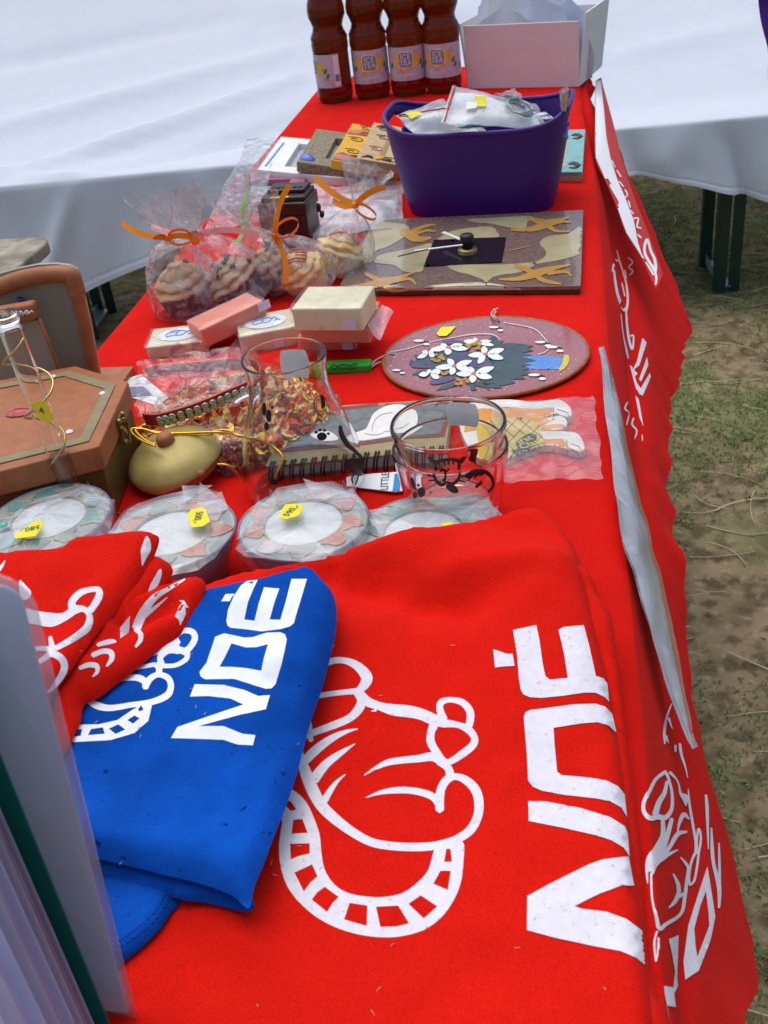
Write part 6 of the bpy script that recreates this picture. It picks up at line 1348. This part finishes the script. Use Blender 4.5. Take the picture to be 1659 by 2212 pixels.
c = Q(*zG((1060, 490)), .047); q = MB(); q.tube(catmull([Q(*zG(p), .050) for p in ((985, 540), (1010, 515), (1060, 490), (1110, 470))], 4), .0018, 8); q.build('buckle', M_silver, cl)
f, q = bagsheet('cellophane', [zG((140, 640)), zG((1150, 480)), zG((1010, 60)), zG((150, 200))], (.036, .052, .060, .052), '', '', 31, amp=.008, nn=34); q.build('cellophane', film_mat('clear_pouch', haze=.02, hazevar=.16, crinkle=.5, scale=50), cl)
q = MB(); G = []
for j, t in enumerate(np.linspace(0, 1, 12)):      # the bag's stiff upstanding corner
    G.append([Q(*zG((950 + 220 * s - 40 * t * (1 - s) + 60 * s * t * 0, 250 - 260 * t * (1 - abs(s - .35) * 1.1) - 30 * s)), .052 + .030 * t) for s in np.linspace(0, 1, 10)])
q.grid(G); q.build('cellophane', M_film_crisp, cl)

# pale card under the potpourri, by the box
q = MB(); q.prism([Q(*zG(p), .002) for p in ((10, 350), (190, 295), (420, 490), (330, 560), (110, 490))], .0008); cdo = q.build('card', mat('pale_grey_card', (.62, .63, .60), rough=.6), loc=Q(*zG((150, 400))), smooth=False, label='pale grey card with a blue grey stripe, poking out behind the hexagonal box', cat='card')
q = MB(); q.prism([Q(*zG(p), .0031) for p in ((85, 400), (210, 392), (290, 470), (110, 478))], .0004); q.build('printed_stripe', mat('slate_print', (.16, .16, .24), rough=.6), cdo, smooth=False)

# ================================================================== GLASS AND PAPER GOODS IN FRONT
# ---------- spiral notebook
NB_ = [Q(572, 1010, .013), Q(962, 972, .013), Q(979, 862, .013), Q(628, 884, .013)]
nbk = thing('notebook', 'spiral bound kraft notebook with a picture of white cats on its cover', 'notebook', sum(NB_) / 4)
dn = Zup
q = MB(); q.prism([p - dn * .0115 for p in NB_], .002); q.build('back_cover', mat('kraft_cover', (.34, .26, .13), rough=.7, var=.08, scale=90), nbk, smooth=False)
cen = sum(NB_) / 4; q = MB(); q.prism([cen + (p - cen) * .985 - dn * .0095 for p in NB_], .0085); q.build('pages', mat('page_block', (.62, .56, .44), rough=.8, var=.12, scale=400), nbk, smooth=False)
q = MB(); q.prism([p - dn * .001 for p in NB_], .0016); cov = q.build('front_cover', MATS['kraft_cover'], nbk, smooth=False)
BVn = bvh_of(cov); zN = zoom(600, 960, .57866)
decal('picture_border', mat('maroon_border', (.22, .055, .05), rough=.6), nbk, BVn, zN, polys=[[(175, 145), (430, 127), (800, 82), (950, 95), (905, 250), (700, 268), (560, 288), (140, 325)]], off=.0003)
decal('picture_ground', mat('slate_paint', (.16, .17, .18), rough=.6, var=.3, scale=120), nbk, BVn, zN, polys=[[(225, 165), (430, 143), (780, 100), (925, 108), (885, 238), (700, 256), (560, 275), (200, 306)]], off=.0005)
decal('picture_sand', mat('sand_paint', (.42, .36, .27), rough=.6, var=.15, scale=60), nbk, BVn, zN, polys=[[(380, 215), (560, 195), (760, 170), (905, 165), (885, 238), (700, 256), (560, 275), (300, 298)]], off=.00022)
M_catw = mat('cat_white_paint', (.74, .71, .66), rough=.6, var=.06, scale=90)
decal('painted_cat', M_catw, nbk, BVn, zN, polys=[catmull([(575, 200), (600, 150), (660, 118), (725, 115), (770, 140), (780, 190), (750, 230), (690, 248), (620, 262), (530, 272), (505, 245), (560, 222)], 3, True)], off=.0008)
decal('painted_cat', M_catw, nbk, BVn, zN, polys=[catmull([(330, 235), (400, 225), (440, 240), (450, 262), (380, 270), (330, 250)], 3, True)], off=.0008)
decal('cat_outline', mat('cat_shadow_paint', (.33, .30, .27), rough=.6), nbk, BVn, zN, strokes=[[(590, 235, 2), (600, 190, 3), (630, 160, 3), (680, 150, 3)], [(640, 235, 2), (690, 225, 3), (735, 200, 3)], [(555, 240, 2), (600, 248, 3), (640, 240, 2)]], step=5, off=.0010)
for i in range(17):
    t = (i + .6) / 17.2; p = NB_[0] + (NB_[1] - NB_[0]) * t; inw = unit(NB_[3] - NB_[0]); al = unit(NB_[1] - NB_[0])
    for kx in (-.0012, .0012):
        q = MB(); q.tube([p + al * (kx + .0012 * math.sin(a)) + inw * (.0006 + .0066 * math.cos(a)) + Zup * (-.0045 + .0078 * math.sin(a)) for a in np.linspace(-.9, 4.3, 18)], .00085, 5); q.build('wire_ring', M_black, nbk)
q = MB(); q.prism([Q(*zN(p), .004) for p in ((480, 430), (600, 415), (750, 405), (770, 485), (690, 495), (480, 470))], .0007); lf = q.build('leaflet', M_paper, loc=Q(*zN((650, 450))), smooth=False, label='white leaflet with a blue stripe lying under the notebook rings', cat='leaflet')
q = MB(); q.prism([Q(*zN(p), .0049) for p in ((690, 415), (720, 412), (712, 487), (680, 490))], .0003); q.build('blue_stripe', mat('blue_stripe_print', (.02, .22, .50), rough=.5), lf, smooth=False)
tb_ = Q(*zN((648, 445)), .0052); ex = unit(Q(*zN((650, 410)), .0052) - Q(*zN((644, 485)), .0052)); ey = np.cross(Zup, ex); f = frame3(tb_, ex, ey); text('lettering', 'LITTLE', .0085, lambda x, y: f(x, y), M_ink, lf)

# ---------- wooden cat in its clear bag
pb2 = [(1072, 872, .003), (1281, 854, .003), (1304, 1033, .004), (1085, 1040, .004)]
wc = thing('wooden_cat', 'flat wooden orange tabby cat in a yellow checked dress, in a clear bag', 'ornament', Q(1190, 950))
base = [(1020, 130), (1110, 120), (1200, 118), (1300, 128), (1385, 118), (1415, 120), (1455, 148), (1464, 186), (1440, 194), (1385, 180), (1340, 205), (1400, 190), (1432, 196), (1446, 222), (1425, 248), (1345, 256), (1420, 258), (1490, 268), (1520, 322), (1508, 346), (1450, 336), (1350, 318), (1240, 352), (1170, 382), (1080, 370), (1020, 320), (980, 220)]
P = [Q(*zN(p), .002) for p in catmull(base, 3, True)]
q = MB(); q.prism(P, .0065); wcb = bevel(q.build('board', mat('white_cut_wood', (.70, .66, .58), rough=.6), wc, smooth=False), .0006, 1)
BVw = bvh_of(wcb); M_tabby = mat('tabby_orange_paint', (.70, .27, .035), rough=.5, var=.12, scale=60); M_dress = mat('yellow_dress_paint', (.60, .42, .055), rough=.5, var=.08)
decal('coat_paint', M_tabby, wc, BVw, zN, polys=[[(1020, 132), (1110, 124), (1200, 122), (1300, 131), (1380, 124), (1382, 178), (1330, 205), (1200, 200), (1000, 230)]], step=7, off=.0003)
decal('coat_paint', M_tabby, wc, BVw, zN, polys=[[(1335, 262), (1425, 262), (1452, 300), (1446, 330), (1345, 312)]], step=7, off=.0003)
decal('coat_paint', M_tabby, wc, BVw, zN, polys=[[(1330, 208), (1400, 194), (1430, 200), (1440, 222), (1330, 228)]], step=7, off=.0003)
decal('stripe_paint', mat('dark_tabby_paint', (.42, .12, .015), rough=.5), wc, BVw, zN, strokes=[[(1240, 125, 4), (1255, 150, 8), (1245, 185, 4)], [(1290, 130, 4), (1300, 155, 8), (1290, 190, 4)], [(1340, 128, 4), (1348, 150, 7), (1340, 180, 4)], [(1380, 266, 4), (1392, 290, 7), (1385, 318, 4)], [(1420, 266, 4), (1428, 290, 6), (1420, 322, 3)], [(1190, 125, 4), (1200, 150, 8)]], step=5, off=.00022)
decal('dress_paint', M_dress, wc, BVw, zN, polys=[[(1060, 190), (1170, 172), (1230, 167), (1320, 192), (1342, 290), (1330, 318), (1240, 348), (1170, 375), (1090, 360)]], step=7, off=.0005)
decal('check_lines', M_black, wc, BVw, zN, strokes=[[(1170, 175, 3), (1330, 300, 3)], [(1130, 182, 3), (1290, 330, 3)], [(1225, 170, 3), (1340, 262, 3)], [(1100, 190, 3), (1240, 345, 3)], [(1110, 300, 3), (1230, 170, 3)], [(1120, 350, 3), (1280, 182, 3)], [(1170, 370, 3), (1322, 205, 3)], [(1240, 345, 3), (1335, 250, 3)]], step=6, off=.0007)
decal('sign_paint', M_black, wc, BVw, zN, polys=[[(1208, 282), (1278, 240), (1312, 248), (1306, 286), (1232, 306)]], step=6, off=.0009)
decal('sign_paint', M_black, wc, BVw, zN, polys=[[(1200, 315), (1300, 292), (1308, 302), (1260, 325), (1215, 338)]], step=6, off=.0009)
decal('paw_lines', M_black, wc, BVw, zN, strokes=[[(1400, 132, 3), (1440, 146, 3), (1458, 170, 3)], [(1395, 150, 2), (1430, 165, 3), (1450, 188, 3)], [(1460, 282, 3), (1495, 296, 3), (1514, 325, 3)], [(1450, 300, 2), (1480, 315, 3), (1500, 342, 3)], [(1385, 124, 3), (1384, 180, 3)], [(1442, 268, 3), (1448, 332, 3)]], step=5, off=.00022)
tb_ = Q(*zN((1258, 276)), .0098); ex = unit(Q(*zN((1300, 262)), .0098) - Q(*zN((1220, 290)), .0098)); ey = np.cross(Zup, ex); f = frame3(tb_, ex, ey)
text('lettering', 'First', .0105, lambda x, y: f(x * .9, y + .0038), M_yellow, wc); text('lettering', 'Class', .0105, lambda x, y: f(x * .9 + .003, y - .0044), M_yellow, wc)
f, q = bagsheet('clear_bag', [p[:2] for p in pb2][::-1], (.012, .011, .011, .012), '', '', 41, m=M_film_crisp, amp=.0022); q.build('clear_bag', film_mat('pinkish_bag_film', haze=.05, hazevar=.12, crinkle=.2, scale=40, rough=.14), wc)

# ---------- beaker-shaped glass carafe
gc = np.array([-.196, .652, T]); cf = thing('carafe', 'tall waisted glass carafe painted with black cats and paw prints', 'carafe', gc)
def glassprof(outer, th, foot):
    """closed glass section: outer wall up, rounded lip, inner wall down, floor"""
    o = [(float(a), float(b_)) for a, b_ in outer]; k = next(i for i, p in enumerate(o) if p[1] > foot)
    lip = [(o[-1][0] - th / 2 + th / 2 * math.cos(a), o[-1][1] + th / 2 * math.sin(a)) for a in np.linspace(.3, math.pi - .3, 9)]
    inn = [(r - th, z) for r, z in o[k:]][::-1]; r0 = inn[-1][0]
    fl = [(r0 * t, foot + .0012 * (t - 1) * 0 + .0010 * (t ** 3)) for t in (.97, .9, .75, .5, .25, .01)]
    return o + lip + inn + fl
po = catmull([(.0005, .0006), (.030, .0004), (.036, .0002), (.0415, .0025), (.0447, .010), (.0457, .022), (.0434, .040), (.0378, .058), (.0320, .074), (.0290, .088), (.0287, .099), (.0298, .107), (.0306, .1115)], 7)
q = MB(); q.lathe(glassprof(po, .0020, .0040), gc, 96); cfo = q.build('glass', M_glass, cf)
BVf = bvh_of(cfo)
zN2 = zN
decal('black_cat_paint', M_black, cf, BVf, zN, strokes=[[(450, 205, 14), (455, 240, 22), (480, 285, 22), (520, 320, 15), (555, 360, 14), (585, 400, 12), (590, 450, 8)]], polys=[[(470, 360), (495, 345), (540, 350), (585, 390), (560, 420), (525, 425), (505, 400), (478, 395)]], step=5, off=.0004)
for st in ([(510, 410, 8), (500, 435, 8), (505, 455, 5)], [(530, 415, 8), (520, 450, 7), (512, 462, 4)], [(480, 360, 6), (475, 340, 3)], [(575, 410, 6), (580, 452, 4)]): decal('black_cat_paint', M_black, cf, BVf, zN, strokes=[st], step=4, off=.0005)
for (x, y, a, b_) in ((370, 250, 22, 18), (345, 232, 8, 6), (362, 222, 7, 6), (382, 224, 7, 6), (398, 238, 7, 6), (165, 448, 16, 12), (120, 130, 10, 30), (140, 160, 12, 28), (130, 205, 10, 20), (155, 122, 5, 8)):
    decal('paw_print', M_black, cf, BVf, zN, polys=[[(x + a * math.cos(t), y + b_ * math.sin(t)) for t in np.linspace(0, 6.28, 15)[:-1]]], step=5, off=.0004)
decal('stamp', M_black, cf, BVf, zN, strokes=[[(364 + 27 * math.cos(t), 112 + 42 * math.sin(t), 3) for t in np.linspace(0, 6.4, 26)]], step=3, off=.0004)
decal('stamp', M_black, cf, BVf, zN, strokes=[[(364 + 18 * math.cos(t), 112 + 30 * math.sin(t), 2.5) for t in np.linspace(2, 8, 22)]], step=3, off=.0005)
decal('stamp', M_black, cf, BVf, zN, polys=[[(362, 70), (382, 78), (386, 120), (368, 130)]], step=4, off=.00022)
def sticker(c, r, a0, a1, z0, z1, par, m):
    G = []
    for j, z in enumerate(np.linspace(z0, z1, 7)):
        e = 1 - .16 * (abs(j - 3) / 3) ** 2 if j not in (0, 6) else .80
        G.append([np.array([c[0] + r * math.sin(a), c[1] + r * math.cos(a), c[2] + z]) for a in np.linspace(-(a1 - a0) / 2 * e, (a1 - a0) / 2 * e, 11) + (a0 + a1) / 2])
    q = MB(); q.grid(G); return q.build('label_sticker', m, par)
M_stk = backlit(mat('white_label_paper', (.80, .83, .82), rough=.7, var=.03), .5)
sticker(gc, .0268, -.42, .42, .082, .104, cf, M_stk)

# ---------- two stacked tumblers
tc2 = np.array([-.0775, .6035, T])
def tumbler(z0, rb, rt, h, label):
    o = thing('tumbler', label, 'glass', tc2 + Zup * z0, 'stacked painted tumblers'); c = tc2 + Zup * z0
    ou = catmull([(.0005, .0010), (rb * .6, .0010), (rb - .003, .0004), (rb - .0008, .0008), (rb + .0002, .003), (rb + (rt - rb) * .3, h * .3), (rb + (rt - rb) * .65, h * .65), (rt - .0001, h - .004), (rt, h)], 7)
    pr = glassprof(ou, .0022, .0062)
    q = MB(); q.lathe(pr, c, 96); g = q.build('glass', glass_mat('greenish_glass', (.98, .992, .985), ior=1.42), o); return o, g
t1, g1 = tumbler(0, .0305, .0392, .064, 'lower outer glass tumbler painted with a striped cat face'); t2, g2 = tumbler(.0165, .0262, .0385, .0655, 'upper glass tumbler nested inside the lower one, rim uppermost')
BVt = bvh_of(g1, g2); BVt2 = bvh_of(g2); M_cat = mat('dark_brown_glass_paint', (.035, .008, .007), rough=.35)
for st in ([(838, 340, 5), (850, 350, 14), (868, 368, 10), (870, 395, 8)], [(1000, 338, 5), (985, 350, 14), (972, 368, 10), (970, 392, 8)], [(868, 362, 12), (905, 352, 9), (950, 350, 9), (972, 360, 12)], [(880, 355, 8), (886, 375, 6)], [(905, 352, 8), (908, 372, 6)], [(925, 352, 8), (926, 370, 6)], [(948, 352, 8), (944, 370, 6)], [(888, 402, 4), (905, 396, 6), (922, 402, 4)], [(910, 398, 5), (912, 425, 7), (905, 445, 8)],
           [(860, 410, 7), (870, 440, 9), (895, 460, 10), (915, 450, 8)], [(975, 405, 6), (968, 435, 9), (945, 455, 9), (920, 450, 8)], [(862, 425, 5), (835, 418, 4)], [(865, 440, 5), (838, 442, 4)], [(972, 425, 5), (1000, 420, 4)], [(970, 440, 5), (998, 448, 4)], [(1000, 425, 12), (1040, 408, 16), (1085, 405, 12), (1112, 430, 10), (1118, 465, 8), (1100, 490, 8)], [(1010, 440, 5), (1030, 420, 6)], [(1035, 432, 5), (1055, 412, 6)], [(1060, 420, 6), (1080, 408, 6)], [(920, 465, 14), (945, 478, 22), (962, 490, 12)], [(1045, 470, 8), (1068, 448, 9)], [(765, 430, 6), (772, 455, 12), (780, 480, 6)]):
    decal('cat_face_paint', M_cat, t1, BVt, zN, strokes=[[(x, y, w_ * 1.55) for x, y, w_ in st]], step=4, off=.0004)
for (x, y, a, b_) in ((808, 492, 17, 22), (780, 505, 10, 16), (795, 462, 6, 7), (848, 494, 4, 5), (898, 393, 5, 5), (925, 393, 5, 5)): decal('paw_print', M_cat, t1, BVt, zN, polys=[[(x + a * math.cos(t), y + b_ * math.sin(t)) for t in np.linspace(0, 6.28, 13)[:-1]]], step=5, off=.0004)
for P in ([(995, 215), (1003, 210), (1020, 255), (1045, 250), (1056, 222), (1064, 225), (1066, 300), (1050, 340), (1050, 370), (1015, 350), (1025, 320), (1000, 290)],): decal('black_cat_paint', M_cat, t2, BVt2, zN, polys=[P], step=6, off=.0005, hit=3)
sticker(tc2 + Zup * .0165, .0345, -.15, .55, .044, .062, t2, M_stk)

# ---------- candle bowls in cellophane
M_bowl = mat('blue_grey_glass_bowl', (.17, .17, .25), rough=.12, var=.1, spec=.6, coat=.3)
M_ring = mat('grey_glass_ring', (.32, .34, .31), rough=.15, var=.18, scale=60, spec=.6)
PET = {'terra': mat('petal_terracotta', (.50, .16, .08), rough=.2, var=.2, scale=80), 'teal': mat('petal_teal', (.13, .30, .29), rough=.2, var=.2, scale=80), 'grey': mat('petal_grey', (.26, .29, .25), rough=.2, var=.15, scale=80), 'pale': mat('petal_pale', (.48, .36, .36), rough=.2, var=.15, scale=80)}
def candle(px, py, rz, film, cols, label, tag=None, price='', tagrot=0, star=False, seed=0, bead=None):
    c = Q(px, py, rz); c = np.array([c[0], c[1], T]); o = thing('candle_bowl', label, 'candle', c, 'candle bowls wrapped in cellophane'); rr = random.Random(seed)
    Rm = .0432
    q = MB(); q.lathe(catmull([(.0005, .0), (.020, .0), (.024, .002), (.032, .014), (.039, .027), (.0430, rz - .002), (.0436, rz), (.0420, rz + .0002), (.037, .029), (.030, .018), (.020, .010), (.0005, .009)], 3), c, 56); q.build('bowl', M_bowl, o)
    q = MB(); q.lathe([(.0262, rz - .0016), (.0262, rz + .0002), (.0428, rz + .0002), (.0428, rz - .0016)], c, 72); q.build('glass_ring', M_ring, o, smooth=False)
    q = MB(); q.lathe(catmull([(.0005, rz - .0010), (.018, rz - .0006), (.0255, rz - .0010), (.0262, rz - .004)], 3), c, 48); q.build('wax', M_wax, o)
    n = 9 if not star else 8; z = rz + .0005
    for k in range(n):
        a = 2 * math.pi * (k + rr.uniform(-.1, .1)) / n; r0, r1 = .0272, rr.uniform(.0395, .0425); w = (math.pi / n) * rr.uniform(.78, .95)
        if star: sh = [(r0, -w), (r0 + .004, -w * .6), (r1, 0), (r0 + .004, w * .6), (r0, w)]
        else:
            j_ = lambda v: v * rr.uniform(.75, 1.25)
            sh = [(r0, -w * .7), (r0 + j_(.0035), -w * 1.02), (r0 + j_(.0075), -w * j_(.55)), (r0 + j_(.0105), -w * j_(.42)), (r1, w * rr.uniform(-.5, .5)), (r0 + j_(.0105), w * j_(.40)), (r0 + j_(.007), w * j_(.62)), (r0 + j_(.0035), w * 1.02), (r0, w * .7)]
            sh = catmull(sh, 2)
        pts = [c + np.array([r * math.cos(a + d), r * math.sin(a + d), z]) for r, d in sh]
        q = MB(); q.prism(pts, .0004); q.build('petal', PET[cols[k % len(cols)]], o, smooth=False)
        q = MB(); q.tube([p + Zup * .0005 for p in pts], .00040, 5); q.build('gold_outline', M_goldline, o)
    q = MB(); q.tube([c + np.array([.0270 * math.cos(t), .0270 * math.sin(t), z + .0003]) for t in np.linspace(0, 2 * math.pi, 49)[:-1]], .0004, 5, closed=True); q.build('gold_ring', M_goldline, o)
    # cellophane stretched flat over the rim, gathered round the foot
    zt = rz + .0042; FP = np.array([Q(x, y, zt)[:2] for x, y in film]); FP = np.array(resample(FP, .006)); N_ = len(FP); V = []; rings = [0.0, .25, .5, .72, .88, 1.0]
    for s in rings[1:]:
        for p in FP: V.append((c[0] + (p[0] - c[0]) * s, c[1] + (p[1] - c[1]) * s, T + zt + .0010 * noise.noise(Vector((p[0] * 90 * s, p[1] * 90 * s, seed))) - (.003 * max(0, s - .88) / .12)))
    for (s, z_) in ((.985, zt - .009), (.93, zt - .018), (.84, zt * .42), (.78, .0012)):
        for i, p in enumerate(FP):
            k = 1 + .05 * noise.noise(Vector((i * .45, z_ * 60, seed))) ; V.append((c[0] + (p[0] - c[0]) * s * k, c[1] + (p[1] - c[1]) * s * k, T + z_ + .003 * noise.noise(Vector((i * .6, z_ * 40, seed + 3))) * (1 if z_ > .004 else 0)))
    V.append((c[0], c[1], T + zt)); L_ = 9
    F = [(j * N_ + i, j * N_ + (i + 1) % N_, (j + 1) * N_ + (i + 1) % N_, (j + 1) * N_ + i) for j in range(L_ - 1) for i in range(N_)] + [(L_ * N_, (i + 1) % N_, i) for i in range(N_)]
    q = MB(); q.add(V, F); fl = q.build('cellophane', M_film_crisp, o, smooth=False)
    q = MB()                                            # folded-over flaps of film catching the light
    for k in range(5):
        i = rr.randrange(N_); a = FP[i]; b_ = FP[(i + rr.randint(4, 9)) % N_]; m_ = c[:2] + (a + b_ - 2 * c[:2]) * rr.uniform(.1, .35)
        q.add([(*a, T + zt + .0006 + .0002 * k), (*b_, T + zt + .0006 + .0002 * k), (*m_, T + zt + .0014 + .0003 * k)], [(0, 1, 2)])
    q.build('film_fold', M_film_crisp, o, smooth=False)
    if tag:
        P = [Q(x, y, zt + .0030) for x, y in tag]; q = MB(); q.prism(P, .0004); q.build('price_tag', M_yellow, o, smooth=False)
        m_ = sum(P) / len(P) + Zup * .0008; ca, sa = math.cos(tagrot), math.sin(tagrot); f = frame3(m_, (ca, sa, 0), (-sa, ca, 0)); text('price_writing', price, .0068, lambda x, y: f(x, y), M_ink, o)
    if bead: p = Q(*bead, rz + .003); q = MB(); q.lathe([(0, .0035), (.0025, .003), (.0036, 0)], p, 14); q.build('bead', mat('turquoise_bead', (.15, .5, .42), rough=.15, spec=.8), o)
    return o
zH = zoom(0, 1200, .36166); zI = zoom(550, 1200, .45208); T_ = lambda z, P: [z(p) for p in P]
candle(105, 1118, .040, T_(zH, [(-90, 420), (0, 330), (195, 185), (420, 110), (620, 88), (690, 145), (795, 152), (775, 330), (735, 440), (560, 560), (300, 640), (60, 640), (-80, 560)]), ('teal', 'teal', 'grey'), 'leftmost candle bowl with teal petals and a tag reading 580', T_(zH, [(100, 432), (190, 372), (230, 335), (285, 326), (306, 360), (250, 437), (110, 455)]), '580,-', math.pi + .35, seed=1, bead=(10, 1138))
candle(370, 1150, .041, T_(zH, [(745, 440), (790, 330), (860, 230), (940, 180), (1150, 120), (1400, 62), (1540, 100), (1600, 230), (1612, 330), (1590, 430), (1500, 560), (1380, 640), (1150, 700), (900, 660), (780, 560)]), ('terra', 'pale', 'terra', 'grey'), 'candle bowl with terracotta petals behind the red pleats, tag reading 500', T_(zH, [(1310, 283), (1340, 250), (1432, 236), (1472, 335), (1420, 368), (1340, 378)]), '500,-', -1.45, seed=2)
candle(655, 1128, .041, T_(zI, [(95, 400), (150, 260), (230, 150), (320, 60), (480, 30), (640, 18), (740, 60), (830, 180), (850, 260), (830, 330), (770, 400), (640, 450), (460, 470), (280, 450), (150, 440)]), ('terra', 'terra', 'pale', 'grey'), 'candle bowl with terracotta petals before the carafe, tag reading 590', T_(zI, [(343, 243), (380, 172), (440, 168), (486, 183), (455, 235), (385, 256)]), '590,-', 1.2, seed=3)
candle(915, 1150, .036, T_(zI, [(800, 190), (950, 170), (1100, 140), (1300, 105), (1460, 75), (1520, 130), (1602, 212), (1560, 300), (1450, 420), (1250, 470), (1000, 440), (870, 360), (850, 260)]), ('teal', 'teal', 'terra'), 'rightmost candle bowl with a teal star ring, half covered by the red shirt', T_(zI, [(1255, 280), (1310, 268), (1330, 290), (1270, 305)]), '', 0, star=True, seed=4)
